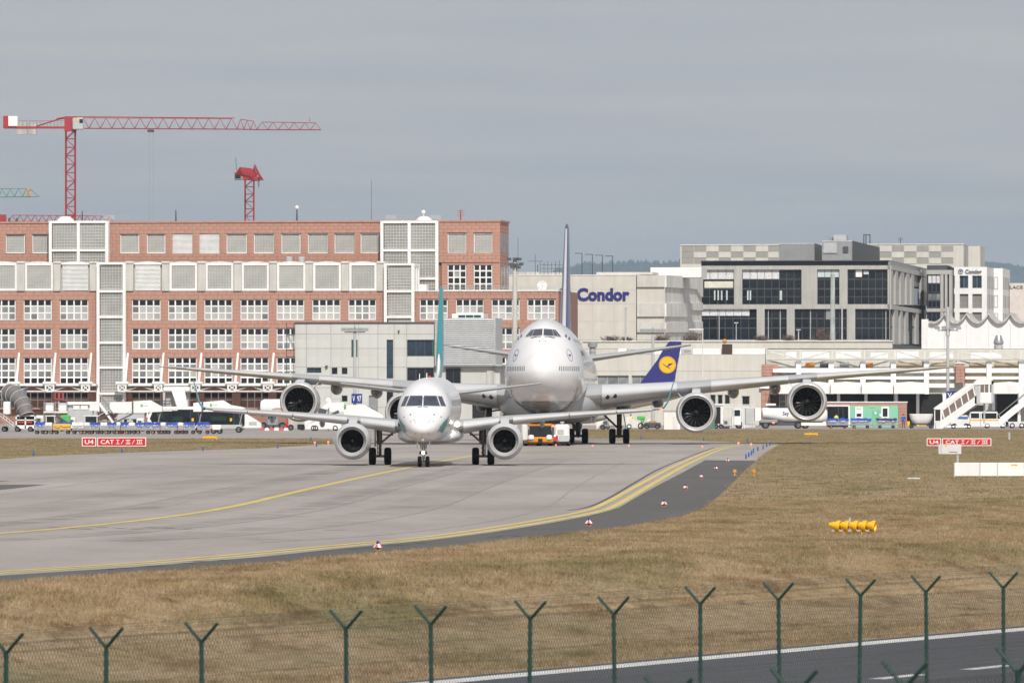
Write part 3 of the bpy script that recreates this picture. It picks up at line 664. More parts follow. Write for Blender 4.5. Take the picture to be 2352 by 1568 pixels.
fr.part('louvre_core', MGREY, T, 999, 732, 1136, 836, -.35, lv - .3)
louvre(fr, T, 998, 731, 1137, 837, -.6, 22, LGREY, 'louvre_screen', .22, back=DGREY)
m = MB(); z0, z1 = fr.z(1060, 837, -.6), fr.z(1060, 731, -.6)
for j in range(42): z = z0 + (z1 - z0) * j / 42; m.box(lb - .1, lb + .05, -.6, lv, z + .02, z + .17)
m.build('side_louvre', LGREY, T)
fr.part('porch_wall', GREYP, T, 998, 838, 1137, 976, .4, 12); fr.part('porch_slab', LGREY, T, 998, 837, 1153, 840, -.5, 12)
window(fr, T, 1024, 845, 1058, 884, 2, 1, .2, DGREY, GLASS, None); fr.part('recess_door', CONC_D, T, 1118, 840, 1134, 976, .2, .38); fr.part('porch_column', GREYP, T, 1137.5, 838, 1148, 976, .5, 1.5)
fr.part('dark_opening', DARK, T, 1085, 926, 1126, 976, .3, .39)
fr.part('wall_lamp', DGREY, T, 747, 839, 752, 844, -.3, 0); fr.part('wall_camera', DGREY, T, 914, 758, 917, 763, -.25, 0)
m = MB(); fr.box(m, 1038, 720, 1111, 731, 2, 6); m.build('skylight', WHITE, T); window(fr, T, 1051, 722, 1106, 731, 3, 1, 1.88, WHITE, mat('teal_glass', (.02, .10, .11), .1), None)
t = thing('fire_escape', 'black steel escape stair against the left end of the pale grey building', 'stair', (fr.loc[0], fr.loc[1], 0), fr.rz)
m = MB(); 
for y in (752, 768, 803, 818, 852): fr.box(m, 657, y, 676, y + 2, -.5, 1.2)
for x in (657.5, 674): fr.box(m, x, 740, x + 1.2, 976, -.45, -.35)
m.build('frame', DGREY, t); m = MB()
for k in range(12): fr.box(m, 659 + k * 1.2, 771 + k * 2.7, 662 + k * 1.2, 772.2 + k * 2.7, -.4, .8)
m.build('steps', DGREY, t)
# ---------------------------------------------------------------- beige hall with blue lettering
fr = Fr(1400, 1100); T = fr.thing('airline_hall', 'beige windowless hall with big blue lettering behind the jumbo jet', 'building')
b = fr.u(1526.5); sv = fr.side_v(b, 1611)
fr.part('main_wall', BEIGE, T, 1160, 632, 1461, 980, 0, 30)
sx = [1160, 1211, 1261, 1311, 1361, 1411, 1461]; sy = [632.5, 665, 698, 738, 781]; pn = Many('panel', BEIGE, T)
for i in range(6):
    for j in range(4):
        a0, a1, z0, z1 = fr.rect(sx[i], sy[j], sx[i + 1], sy[j + 1], -.05); pn.add(a0 + .015, a1 - .015, -.05, 0, z0 + .012, z1 - .012)
fr.part('corner_wall', CONC, T, 1463, 632, 1526.5, 980, .5, sv)
fr.part('roof_edge', WHITE2, T, 1160, 630.5, 1461, 632.6, -.12, 30)
for y0, y1, m_ in ((632, 659, CONC), (697, 727, CONC), (741, 763, CONC)): fr.part('band', m_, T, 1463, y0, 1526.5, y1, -.1, .5)
for y0, y1 in ((659.5, 697), (727.5, 741), (763.5, 781)): fr.part('recessed_band', BEIGE, T, 1463, y0, 1526.5, y1, .25, .5)
ENDC = mat('board_marked_concrete', (.66, .65, .62), .9, var=.1, scale=.3, streak=.2)
def sidepoly(pts, d0, d1, m_, nm):       # polygon on the right end wall: (column, row)
    P = []
    for x, y in pts:
        v = fr.side_v(b, x); D = fr.D0 - b * fr.s + v * fr.c; P.append((v, HC - (y - YH) / F * D))
    return MB().prism(P, b + d0, b + d1, 'yz').build(nm, m_, T)
sidepoly([(1526.5, 632), (1611, 636), (1611, 682), (1606, 681.5), (1597, 664), (1526.5, 659.5)], .0, .3, ENDC, 'upper_relief')
sidepoly([(1526.5, 697), (1611, 695), (1611, 713), (1584, 712), (1574, 728), (1526.5, 727)], .0, .28, ENDC, 'middle_relief')
sidepoly([(1526.5, 741), (1611, 738), (1611, 766), (1600, 766), (1594, 763), (1526.5, 763)], .0, .26, ENDC, 'lower_relief')
sidepoly([(1526.5, 633), (1611, 637), (1611, 790), (1526.5, 790)], -.05, .02, ENDC, 'end_wall')
a, c2, z0, z1 = fr.rect(1325, 661, 1446, 691, -.1)
link('lettering', text_mesh('Condor', c2 - a, z1 - z0, NAVY, .15, .042), T, (a, -.06, z0))
a, z0 = fr.u(1297.5), fr.z(1297, 674.5)
m = MB(); m.lathe([(1.02, -.4), (1.02, -.06), (.86, -.06), (.86, -.4), (1.02, -.4)], (a, 0, z0), 'y', 36); lg = m.build('ring_emblem', NAVY, T, 30)
m = MB(); m.prism([(a - .7, z0 + .35), (a - .1, z0 - .05), (a + .1, z0 - .6), (a + .25, z0 - .05), (a + .75, z0 + .35), (a + .3, z0 + .2), (a, z0 + .45), (a - .3, z0 + .2)], -.35, -.06); m.build('bird', NAVY, lg)
fr.part('roof_parapet', BEIGE, T, 1370, 625, 1499, 631, 12, 20); fr.part('roof_box', WHITE, T, 1494, 614, 1611, 637, 22, 30)
for k, (x, y) in enumerate(((1336.7, 581), (1360.7, 583.5), (1383.8, 585.3), (1407, 587))):
    p = at(x, 631, 1122); t = thing('roof_lamp', ['leftmost', 'second', 'third', 'rightmost'][k] + ' of four dark lamp posts on the beige hall roof', 'lamp post', p, 0, 'lamp posts on the hall roof'); h = at(x, y, 1122).z - p.z
    MB().tube((0, 0, -1), (0, 0, h), .1, .07).build('pole', DGREY, t, 40); MB().box(-1.2, .05, -.1, .1, h - .12, h).build('lamp_head', DGREY, t)
t = thing('scaffold', 'scaffolding and aerials on the hall roof left of the blue tail fin', 'scaffold', at(1255, 631, 1125)); m = MB()
for x in np.arange(-1, 2.9, .62):
    for dy in (0, 2): m.tube((x, dy, -.4), (x, dy, 2.0 + .12 * ((x * 7) % 3)), .03, n=4)
for z in (.4, 1.0, 1.6): m.tube((-1, 0, z), (2.8, 0, z), .03, n=4)
m.box(-5.2, 2.5, 0, 1, -.3, .45, 1); m.tube((-1.8, 0, -.3), (-1.8, 0, 3.3), .04, n=5); m.tube((-3, 0, 2.2), (-.6, 0, 2.2), .03, n=4); m.tube((-4.6, 0, -.3), (-4.6, 0, 6), .03, n=4); m.tube((-1.4, .5, -.3), (-1.4, .5, 1.6), .06, n=4)
m.build('frame', [DGREY, CONC_D], t)
t = thing('satellite_dish', 'white satellite dish on the low terrace roof left of the blue fin', 'dish', at(1245, 668, 1012)); m = MB()
m.lathe([(.02, .1), (.45, .02), (.75, -.12), (.76, -.1), (.45, .06), (.02, .14)], (0, 0, .75), 'y', 22); m.build('reflector', WHITE, t, 50); MB().tube((0, .2, -.2), (0, .1, .7), .06).build('stand', LGREY, t); m = MB(); m.tube((0, 0, .2), (0, -.6, .75), .025); m.box(-.08, .08, -.68, -.55, .68, .82); m.build('feed_arm', LGREY, t)
OFFC = mat('office_concrete', (.40, .395, .375), .85, var=.08, scale=.35, streak=.1, fine=.05)
# ---------------------------------------------------------------- dark glazed office block
fr = Fr(1800, 1190); T = fr.thing('office_block', 'office block of beige frame and dark glass bands right of the beige hall', 'building')
b = fr.u(2044); sv = fr.side_v(b, 2130)
UW = [(1611, 1686), (1704.6, 1841), (1877, 1928), (1946.5, 2043)]; LW = [(1611, 1738), (1756, 1807), (1825, 1945), (1964, 2043)]
holes = [(a, 619, c, 699) for a, c in UW] + [(a, 709.5, c, 780) for a, c in LW]
mb = MB(); wall_cells(fr, 1610.5, 610, 2044, 786, holes, 0, .9, mb); mb.build('frame_wall', OFFC, T)
fr.part('core', DARK, T, 1611, 606, 2042, 980, 1.0, sv - .5)
spk = mat('speckled_blind', (.62, .62, .64), .7, var=.35, scale=9)
for (a, c) in UW:
    n = max(2, round((c - a) / 17.3)); window(fr, T, a, 619, c, 640.5, n, 1, .55, DGREY, GLASS, None, bw=.1); window(fr, T, a, 641, c, 663, n, 1, .55, DGREY, GLASS, None, bw=.1); window(fr, T, a, 663.5, c, 699, n, 2, .55, DGREY, GLASS, None, bw=.1)
for (a, c) in LW:
    n = max(2, round((c - a) / 17.3)); window(fr, T, a, 709.5, c, 731, n, 1, .55, DGREY, GLASS, None, bw=.1); window(fr, T, a, 731.5, c, 753, n, 1, .55, DGREY, GLASS, None, bw=.1); window(fr, T, a, 753.5, c, 780, n, 1, .55, DGREY, GLASS, None, bw=.1)
def blinds(x0, x1, n, y0, y1, m_=None):
    for i in range(n): w = (x1 - x0) / n; fr.part('blind', m_ or spk, T, x0 + i * w + .5, y0, x0 + (i + 1) * w - .5, y1, .5, .54)
blinds(1612, 1686, 4, 620, 641); blinds(1706, 1790, 5, 620, 640.5); blinds(1612, 1722, 6, 710, 725); blinds(1965, 1980.5, 1, 620, 636, WHITE)
PALEB = mat('pale_blue_blind', (.50, .58, .58), .6); blinds(1878, 1927, 3, 620, 636.5, PALEB); blinds(1983, 1996, 1, 622, 630, PALEB); blinds(1896.5, 1911, 1, 710, 733.5, MGREY)
fr.part('sun_blind', mat('cream_blind', (.62, .60, .52), .7), T, 1618, 646, 1684, 661, .48, .54)
for x in (1640, 1648, 1656, 1668, 1716, 1722, 1791, 1793): fr.part('curtain', PALEB, T, x, 667, x + 3.2, 689, .5, .54)
for x in (1651, 1764, 1791.5, 1861, 1934, 2034): fr.part('inner_post', LGREY, T, x, 712 if x > 1640 else 760, x + 1.6, 779, .5, .54)
fr.part('roof_band', mat('roof_glass_band', (.03, .035, .05), .3), T, 1610.5, 599, 2042, 609.8, .5, sv)
fr.part('roof_edge', DGREY, T, 1609.5, 598, 2043, 600, -.2, sv + .2)
def sz(x, y):
    v = fr.side_v(b, x); D = fr.D0 - b * fr.s + v * fr.c; return v, HC - (y - YH) / F * D
def sidebox(x0, y0, x1, y1, d0, d1, m_, nm):
    v0, zt_ = sz(x0, y0); v1, _ = sz(x1, y0); _, zb_ = sz(x0, y1); return MB().box(b + d0, b + d1, v0, v1, zb_, zt_).build(nm, m_, T)
sidebox(2044, 609, 2130, 619, -.4, .25, OFFC, 'end_beam'); sidebox(2044, 700, 2130, 710, -.4, .25, OFFC, 'end_beam'); sidebox(2044, 599, 2129, 608.5, -.3, .05, MGREY, 'end_parapet')
for x0, x1 in ((2044, 2049), (2054.5, 2060), (2067, 2074), (2080, 2087), (2091, 2097), (2114, 2130)): sidebox(x0, 619, x1, 700, -.4, .2, OFFC, 'end_pier')
for x0, x1 in ((2052, 2060), (2066, 2071), (2078, 2084), (2102, 2108), (2117, 2122)): sidebox(x0, 710, x1, 790, -.4, .2, OFFC, 'end_pier')
for y0, y1 in ((619.5, 657), (661, 699), (711, 750), (753, 789)):
    for x0, x1 in ((2049.5, 2066.5), (2074.5, 2090), (2097.5, 2113.5)): sidebox(x0, y0, x1, y1, -.3, -.15, MGREY if y0 in (619.5,) else GLASSB, 'end_window')
sidebox(2044, 789, 2130, 800, -.4, .1, DGREY, 'end_plinth')
# wing of the same block further back
fr2 = Fr(2150, 1245); W2 = fr2.thing('office_wing', 'narrow office wing with dark glass between the office block and white block', 'building')
fr2.part('body', DARK, W2, 2129, 612, 2180, 760, .4, 12)
for y0, y1 in ((620, 630), (708, 716)): fr2.part('beam', OFFC, W2, 2128, y0, 2186, y1, 0, 4)
for x0, x1 in ((2160, 2167), (2170, 2176), (2180, 2186)): fr2.part('column', OFFC, W2, x0, 630, x1, 770, .05, 3)
fr2.part('parapet', DGREY, W2, 2129, 609, 2176, 620, .3, 10)
for y0, y1 in ((631, 651), (652, 671), (673, 690), (691, 706), (717, 740)): window(fr2, W2, 2131, y0, 2160, y1, 3, 1, .2, DGREY, spk if y0 == 631 else (MIDGL if y0 == 673 else GLASS), None, bw=.1)
# plant rooms on the roof
def plant(label, x0, y0, x1, y1, xs_, D, dark_side, extra=None):
    f = Fr(x0, D); t = f.thing('plant_room', label, 'plant room'); bb = f.u(x1); v = f.side_v(bb, xs_)
    f.part('core', MGREY, t, x0 + .5, y0 + .5, x1 - .2, y1, .2, v); louvre(f, t, x0, y0, x1, y1, 0, 26, LGREY, 'cladding', .18)
    m = MB(); z0, z1 = f.z(x1, y1), f.z(x1, y0)
    for j in range(24): z = z0 + (z1 - z0) * j / 24; m.box(bb - .1, bb + .06, .05, v, z, z + (z1 - z0) / 24 * .82)
    m.build('side_cladding', dark_side, t); 
    if extra: extra(f, t)
    return t
plant('square louvred plant room on the office roof, left one', 1788.5, 558.5, 1870, 602, 1888, 1225, MGREY)
def ex(f, t):
    f.part('access_door', LGREY, t, 1891, 557, 1922, 581, -.12, -.02); f.part('grille', DGREY, t, 1936, 566, 1948.5, 580, -.12, -.02); f.part('roof_unit', LGREY, t, 1914.6, 539.5, 1944, 552, 2, 6); f.part('small_unit', MGREY, t, 1904, 545, 1912, 552, 2, 4)
    m = MB()
    for x in (1984, 1989, 1998): m.tube((f.u(x, 14), 14, f.z(x, 560, 14)), (f.u(x, 14), 14, f.z(x, 538, 14)), .1, n=5)
    m.tube((f.u(1983, 14), 14, f.z(1983, 538.5, 14)), (f.u(1998, 14), 14, f.z(1998, 540, 14)), .08, n=5); m.build('pipe_frame', DGREY, t)
plant('taller louvred plant room with a roof unit on top, right one', 1888, 552.5, 1958, 602, 2020, 1220, DGREY, ex)
# ---------------------------------------------------------------- chequered building behind
fr = Fr(1900, 1330); T = fr.thing('chequered_building', 'beige building with a chequerboard of grey louvre panels behind the office', 'building')
b = fr.u(2213); sv = fr.side_v(b, 2223.6); fr.part('wall', BEIGE, T, 1562.5, 562, 2213, 680, 0, 8); fr.part('end_wall', CONC_D, T, 2212.8, 562, 2213.6, 680, .05, sv)
fr.part('roof_edge', WHITE2, T, 1562, 560.5, 2214, 562.5, -.15, 8.2)
CHQ = mat('grey_louvre_panel', (.30, .295, .275), .8, var=.06)
for row, y0 in enumerate((564.5, 578.3, 592.2)):
    for k in range(24):
        x0 = 1565.5 + k * 28.4
        if x0 > 2190: break
        dark = (k + row) % 2 == 1 or (k == 0 and row != 1) 
        fr.part('louvre_panel' if dark else 'panel', CHQ if dark else BEIGE, T, x0 + .4, y0, x0 + 28 - .4, y0 + 13.2, -.12 if not dark else -.05, 0)
fr2 = Fr(2237, 1345); fr2.part('stair_block', BEIGE, T, 2223, 565.5, 2250.7, 690, 0, 6).parent = None
o = bpy.context.scene.objects['stair_block']; o.location = fr2.loc; o.rotation_euler = (0, 0, fr2.rz); tag(o, 'plain beige stair block at the right end of the chequered building', 'building')
bb = fr2.u(2250.7); v = fr2.side_v(bb, 2261); MB().box(bb, bb + .1, 0, v, 0, fr2.z(2250, 565.5)).build('end_wall', CONC_D, o)
mast('roof_mast', 'thin pipe frame on the chequered building roof', 2068, 546, 560, 1335, .1, DGREY, 'bars')
# ---------------------------------------------------------------- white office with small lettering
fr = Fr(2220, 1260); T = fr.thing('white_office', 'white office block with small airline lettering at far right', 'building')
b = fr.u(2266); sv = fr.side_v(b, 2282)
WC = [(2181, 2193), (2204, 2224), (2233, 2255)]; WR = [(633, 662), (675, 708), (717, 745)]
holes = [(a, y0, c, y1) for a, c in WC for y0, y1 in WR]
mb = MB(); wall_cells(fr, 2178, 613, 2266, 760, holes, 0, .5, mb); mb.build('wall', WHITE, T); fr.part('body', WHITE2, T, 2178, 613, 2265.5, 760, .55, sv)
for (a, y0, c, y1) in holes: window(fr, T, a, y0, c, y1, 2, 1, .3, MGREY, GLASSB if y0 == 633 else mat('brown_blind', (.24, .22, .20), .7, var=.2, scale=3) if 'brown_blind' not in bpy.data.materials else bpy.data.materials['brown_blind'], None)
MB().box(b, b + .08, .05, sv, 0, fr.z(2266, 613)).build('end_wall', WHITE2, T)
for y0, y1 in WR:
    for k in range(4): MB().box(b + .06, b + .1, sv * (k + .3) / 4.4, sv * (k + .8) / 4.4, fr.z(2266, y1), fr.z(2266, y0)).build('end_window', MGREY, T)
a, c2, z0, z1 = fr.rect(2217, 619, 2255, 628.5, -.05); link('lettering', text_mesh('Condor', c2 - a, z1 - z0, mat('grey_navy_letter', (.05, .05, .13), .5), .12, .02), T, (a, -.02, z0))
a, z0 = fr.u(2206.5), fr.z(2206, 623.5); m = MB(); m.lathe([(.45, -.14), (.45, -.02), (.37, -.02), (.37, -.14), (.45, -.14)], (a, 0, z0), 'y', 30); lg = m.build('ring_emblem', bpy.data.materials['grey_navy_letter'], T, 30)
MB().prism([(a - .33, z0 + .12), (a - .05, z0 - .02), (a + .02, z0 - .28), (a + .1, z0 - .02), (a + .33, z0 + .12), (a + .1, z0 + .1), (a, z0 + .2), (a - .1, z0 + .1)], -.12, -.02).build('bird', bpy.data.materials['grey_navy_letter'], lg)
fr2 = Fr(2292, 1275); T2 = fr2.thing('white_annex', 'narrow white annex right of the white office', 'building'); fr2.part('wall', WHITE, T2, 2282, 616, 2302.6, 760, 0, 8)
b = fr2.u(2302.6); v = fr2.side_v(b, 2318.5); MB().box(b, b + .08, 0, v, 0, fr2.z(2302, 616)).build('end_wall', WHITE2, T2)
for y0, y1 in ((636, 664), (678, 706), (719, 740)):
    window(fr2, T2, 2283, y0, 2292, y1, 1, 1, -.06, MGREY, GLASSB, None)
    for k in range(4): MB().box(b + .06, b + .1, v * (k + .25) / 4.2, v * (k + .75) / 4.2, fr2.z(2302, y1), fr2.z(2302, y0)).build('end_window', MGREY, T2)
fr = Fr(2380, 1290); T = fr.thing('pink_building', 'pale pink block with dark lettering at the right edge', 'building')
fr.part('wall', mat('pale_pink_wall', (.60, .54, .51), .8), T, 2318.8, 650, 2460, 760, 0, 14); a, c2, z0, z1 = fr.rect(2320, 656.2, 2349, 662.8, -.05)
link('lettering', text_mesh('LACE', c2 - a, z1 - z0, DGREY, .1, .0), T, (a, -.02, z0))
# ---------------------------------------------------------------- hall with scalloped roof
fr = Fr(2230, 1060); T = fr.thing('scalloped_hall', 'white hall with scalloped wave roof edge at right', 'building')
zf = lambda y: fr.z(2230, y); cusps = [2066, 2117.5, 2170, 2220.6, 2271, 2321, 2371, 2422]
top = []; 
for k in range(1, len(cusps) - 1):
    a, c2 = cusps[k], cusps[k + 1]
    for i in range(12):
        t_ = i / 12; top.append((a + (c2 - a) * t_, (736.5 if k == 1 and t_ < .3 else 721 + 21 * (math.sin(math.pi * t_) ** .8))))
top.append((2422, 721)); pts = [(fr.u(x), zf(y)) for x, y in top]; pts = [(fr.u(2117), zf(985))] + pts + [(fr.u(2422), zf(985))]
mb = MB(); n = len(pts); bot0 = zf(985)
for (xa, za_), (xb, zb_) in zip(pts[1:-2], pts[2:-1]): mb.hexa([(xa, 0, bot0), (xb, 0, bot0), (xb, .5, bot0), (xa, .5, bot0), (xa, 0, za_), (xb, 0, zb_), (xb, .5, zb_), (xa, .5, za_)])
mb.build('wall', WHITE, T)
for k in range(1, len(cusps) - 1):
    m = MB(); seg = [(fr.u(cusps[k] + (cusps[k + 1] - cusps[k]) * i / 12), zf(721 + 21 * (math.sin(math.pi * i / 12) ** .8))) for i in range(13)]
    if k == 1: seg = seg[4:]
    for (xa, za_), (xb, zb_) in zip(seg, seg[1:]): m.hexa([(xa, -.7, za_ - .1), (xb, -.7, zb_ - .1), (xb, 12, zb_ - .1), (xa, 12, za_ - .1), (xa, -.7, za_ + .22), (xb, -.7, zb_ + .22), (xb, 12, zb_ + .22), (xa, 12, za_ + .22)])
    m.build('roof_shell', CONC_D, T)
for x in (2170, 2220.6, 2271, 2321): fr.part('wall_joint', MGREY, T, x - .2, 745, x + .2, 802, -.03, 0)
fr.part('left_pier', WHITE, T, 2116.6, 733, 2132, 985, -.3, .3)
# ---------------------------------------------------------------- long low cargo terminal in front, right
fr = Fr(1850, 965, 4.0); T = fr.thing('low_terminal', 'long low white terminal with steel roof truss, sails and dark gate openings', 'building')
# plain left part
holes = [(1372, 862, 1444, 884), (1451, 862, 1491, 884), (1631, 906, 1644, 928), (1648, 906, 1660, 928), (1664, 906, 1677, 928), (1704, 909, 1722, 932)]
mb = MB(); wall_cells(fr, 1338, 814, 1757, 985, holes, 0, .5, mb); mb.build('left_wall', BEIGE, T); fr.part('left_body', CONC, T, 1338, 815, 1757, 985, .6, 12)
for h in holes: window(fr, T, *h, 3 if h[2] - h[0] > 50 else 2 if h[2] - h[0] > 30 else 1, 1, .25, LGREY, MIDGL if h[1] < 900 else GLASS, None)
for x in (1420, 1500, 1580, 1686): fr.part('wall_joint', MGREY, T, x - .2, 815, x + .2, 985, -.02, 0)
fr.part('wall_joint', MGREY, T, 1338, 851.8, 1757, 852.3, -.02, 0)
fr.part('white_upstand', WHITE, T, 1420, 800, 1757, 813.5, 3, 8); fr.part('parapet', BEIGE, T, 1338, 784, 2049, 800, 12.2, 20)
fr.part('parapet_cap', WHITE2, T, 1336, 782, 2050, 784.3, 12, 20.2)
# gate part
fr.part('right_body', CONC, T, 1757, 826, 2420, 985, 1.2, 14)
fr.part('upper_wall', BEIGE, T, 1757, 801, 2420, 850, 7, 8)
# roof truss: two chords, posts, diagonals
m = MB()
for y in (802.5, 827): fr.box(m, 1759, y - 1.1, 2420, y + 1.1, -.3, .1)
m.build('truss_chord', WHITE, T); px_ = [1761, 1838, 1912, 1986, 2056, 2124, 2201, 2276, 2345, 2420]
m = MB(); 
for y in (801.4, 825.9): fr.box(m, 1759, y - .35, 2420, y + .1, -.36, .12)
m.build('chord_gutter', DGREY, T)
for i, x in enumerate(px_[:-1]):
    fr.part('truss_post', WHITE2, T, x - 1.5, 803.6, x + 1.5, 826, -.25, .05)
    a, b = (x, px_[i + 1]); y0, y1 = (807, 824) if i % 2 == 0 or i > 5 else (824, 807)
    q = MB()
    for dx in (0, 5): q.tube((fr.u(a + 4 + dx), -.1, fr.z(a, y0)), (fr.u(b - 8 + dx), -.1, fr.z(b, y1)), .06, n=5)
    q.build('truss_diagonal', WHITE2, T)
rs = random.Random(9)
for x0, x1 in ((1805, 1830), (1842, 1905), (1920, 1978), (2000, 2040), (2060, 2110), (2135, 2190), (2230, 2300)): fr.part('roof_duct', WHITE, T, x0, rs.uniform(806, 810), x1, 822, 3, 5)
for x0, x1, m_ in ((1851, 1871, ORANGE), (1977, 1981, SIGNRED), (1991, 2005, ORANGE), (1884, 1905, DGREY), (1930, 1950, MGREY), (1975, 1990, MGREY)): fr.part('roof_equipment', m_, T, x0, 833, x1, 843, .9, 1.15)
for x0, x1 in ((2060, 2130), (2138, 2192), (2227, 2268), (2284, 2340), (2350, 2420)): fr.part('tan_panel', TAN, T, x0, 833, x1, 843.5, 1.0, 1.15)
for x in (1834, 1909, 1982, 2052, 2128, 2272, 2346): fr.part('white_column', WHITE, T, x - 6, 827, x + 6, 905, .2, 1.1)
for y0, y1 in ((845, 856), (864, 871), (880, 890)): fr.part('white_beam', WHITE, T, 1772, y0, 2194, y1, .45, 1.1); fr.part('white_beam', WHITE, T, 2217, y0, 2420, y1, .45, 1.1)
for x0, x1 in ((1775, 1828), (1842, 1903), (1916, 1976), (1990, 2046), (2060, 2122)):
    fr.part('tan_panel', TAN, T, x0, 873, x1, 879, 1.0, 1.15)
for x0, x1 in ((2218, 2266), (2279, 2340), (2352, 2420)):
    fr.part('tan_panel', TAN, T, x0, 856.5, x1, 863.5, 1.0, 1.15); fr.part('tan_panel', TAN, T, x0, 871.5, x1, 879.5, 1.0, 1.15)
# sail canopy and gate openings
for x0, x1 in ((1772, 1838), (1840, 1907), (1909, 1978), (1980, 2052), (2054, 2124), (2282, 2352), (2354, 2424)):
    u0, u1 = fr.u(x0), fr.u(x1); zt_, zm, zb_ = fr.z(x0, 876), fr.z(x0, 887), fr.z(x0, 904); mid = (u0 + u1) / 2
    m = MB(); m.add([(u0, -3.2, zm), (mid, -3.2, zm + .12), (u1, -3.2, zm), (u1, .3, zm + .5), (mid, .3, zt_), (u0, .3, zm + .5), (u0, -3.2, zb_), (u1, -3.2, zb_), (u0, .3, zb_ + .1), (u1, .3, zb_ + .1)], [(0, 1, 4, 5), (1, 2, 3, 4), (0, 1, 2, 7, 6), (6, 7, 9, 8), (0, 5, 8, 6), (2, 3, 9, 7)]); m.build('sail_canopy', WHITE, T)
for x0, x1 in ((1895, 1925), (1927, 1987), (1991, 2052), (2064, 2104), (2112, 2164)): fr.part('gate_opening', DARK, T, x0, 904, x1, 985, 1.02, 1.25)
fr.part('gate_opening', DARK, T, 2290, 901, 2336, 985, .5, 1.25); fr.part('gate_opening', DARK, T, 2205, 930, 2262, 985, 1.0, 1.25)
for x in (1893, 1926, 1989, 2058, 2108, 2169, 2282, 2341): fr.part('gate_column', WHITE, T, x - 3.5, 904, x + 3.5, 985, .0, 1.0)
BT = Many('brick', TERRA, T)
def brickcol(x0, y0, x1, y1, n, v0, v1):
    for j in range(n):
        a, b, z0, z1 = fr.rect(x0, y0 + (y1 - y0) * j / n, x1, y0 + (y1 - y0) * (j + 1) / n, v0); k = 2 if x1 - x0 > 16 else 1
        for i in range(k): BT.add(a + (b - a) * i / k + .015, a + (b - a) * (i + 1) / k - .015, v0, v1, z0 + .02, z1 - .02)
brickcol(2195, 834, 2215.7, 879, 6, -.6, .4); brickcol(1750, 836, 1788, 863, 4, -.3, 0); brickcol(1749, 892, 1769, 990, 7, -.3, 0)
fr.part('column_cap', WHITE, T, 2194, 832, 2217, 834.5, -.7, .5); fr.part('brown_door', BROWN, T, 1769.5, 893, 1789, 985, -.1, .05); fr.part('canopy_beam', WHITE, T, 1745, 885, 1800, 892, -.6, .2)
fr.part('corner_canopy', WHITE, T, 1775, 847, 1830, 855, -1.2, .5); window(fr, T, 1790, 905, 1805, 938, 1, 2, .95, WHITE, MIDGL, None)
# brick-fronted kiosk with mint green wall under the canopy
fk = Fr(1990, 905, 4.0); K = fk.thing('kiosk', 'mint green kiosk with white window frames beside dark glass doors', 'kiosk')
fk.part('body', TERRA_D, K, 1897, 926, 2082, 986, .12, 4); fk.part('roof_edge', WHITE, K, 1895, 922, 2084, 924.5, -.2, 4.2); fk.part('fascia', TERRA, K, 1897, 924.5, 2083, 931, -.1, .1)
for j in range(8):
    a, b, z0, z1 = fk.rect(2063.5, 931 + j * 7, 2083, 931 + j * 7 + 7, -.1); MB().box(a, b, -.1, .1, z0 + .02, z1 - .02).build('brick', TERRA, K)
fk.part('green_wall', MINT, K, 1952, 931, 2063, 986, -.12, .1); fk.part('dark_glass', GLASS, K, 1901, 933, 1949, 986, -.05, .1); fk.part('white_jamb', WHITE, K, 1948.5, 931, 1952, 986, -.16, .1); fk.part('white_head', WHITE, K, 1897, 930, 1950, 933, -.18, .08)
for x in (1925, 1936): fk.part('glass_mullion', DGREY, K, x, 933, x + .8, 986, -.08, -.05)
for x0 in (1964, 2024): w_ = window(fk, K, x0, 934, x0 + 18, 960, 1, 1, -.24, WHITE, WHITE if x0 == 1964 else GLASS, None, fw=.2)
fk.part('roller_blind', GLASS, K, 1967.5, 949.5, 1978.5, 957, -.23, -.18); fk.part('green_door', mat('mint_door', (.17, .45, .30), .6), K, 2003, 942, 2020, 986, -.16, -.12); fk.part('wall_sign', LGREY, K, 1998, 933.5, 2010, 935, -.2, -.12)
for x, y in ((2009, 945), (2020, 950)): fk.part('notice', WHITE, K, x, y, x + 4, y + 6, -.2, -.165)
# things on the roofs
def roofbox(name, label, x0, y0, x1, y1, D, m_, cat='roof vent', dep=2.0):
    p = at((x0 + x1) / 2, y1, D); s = D / F; t = thing(name, label, cat, p); w, h = (x1 - x0) * s, (y1 - y0) * s
    return t, w, h
t, w, h = roofbox('roof_ventilator', 'round grey ventilator on the low roof right of the jumbo fuselage', 1350, 784, 1372, 812, 968, None)
m = MB(); m.lathe([(w * .32, -.2), (w * .32, h * .5), (w * .5, h * .55), (w * .5, h * .92), (w * .3, h), (.01, h)], (0, 0, 0), 'z', 20, True); m.build('hood', MGREY, t, 35); MB().lathe([(w * .36, h * .2), (w * .36, h * .3)], (0, 0, 0), 'z', 20).build('collar', LGREY, t, 35)
t, w, h = roofbox('roof_cowl', 'silver chimney cowl on the roof at far right', 2282, 770, 2305, 802, 1000, None)
m = MB(); m.lathe([(w * .45, -.2), (w * .45, h * .28), (w * .3, h * .33)], (0, 0, 0), 'z', 18); m.build('base', LGREY, t, 35); m = MB(); m.lathe([(w * .42, h * .34), (w * .5, h * .42), (w * .5, h * .55), (w * .28, h), (w * .22, h)], (0, 0, 0), 'z', 18); m.build('cowl', mat('silver_cowl', (.5, .5, .5), .3, metal=.7), t, 35)
t, w, h = roofbox('roof_plant', 'brown box with an orange ball on the low roof', 1659, 790, 1682, 812, 968, None, 'roof unit'); MB().box(-w / 2, w / 2, 0, 1.2, -.1, h).build('box', BROWN, t); MB().ball((-w * .25, .6, h + .4), .32).build('ball', ORANGE, t, 40)
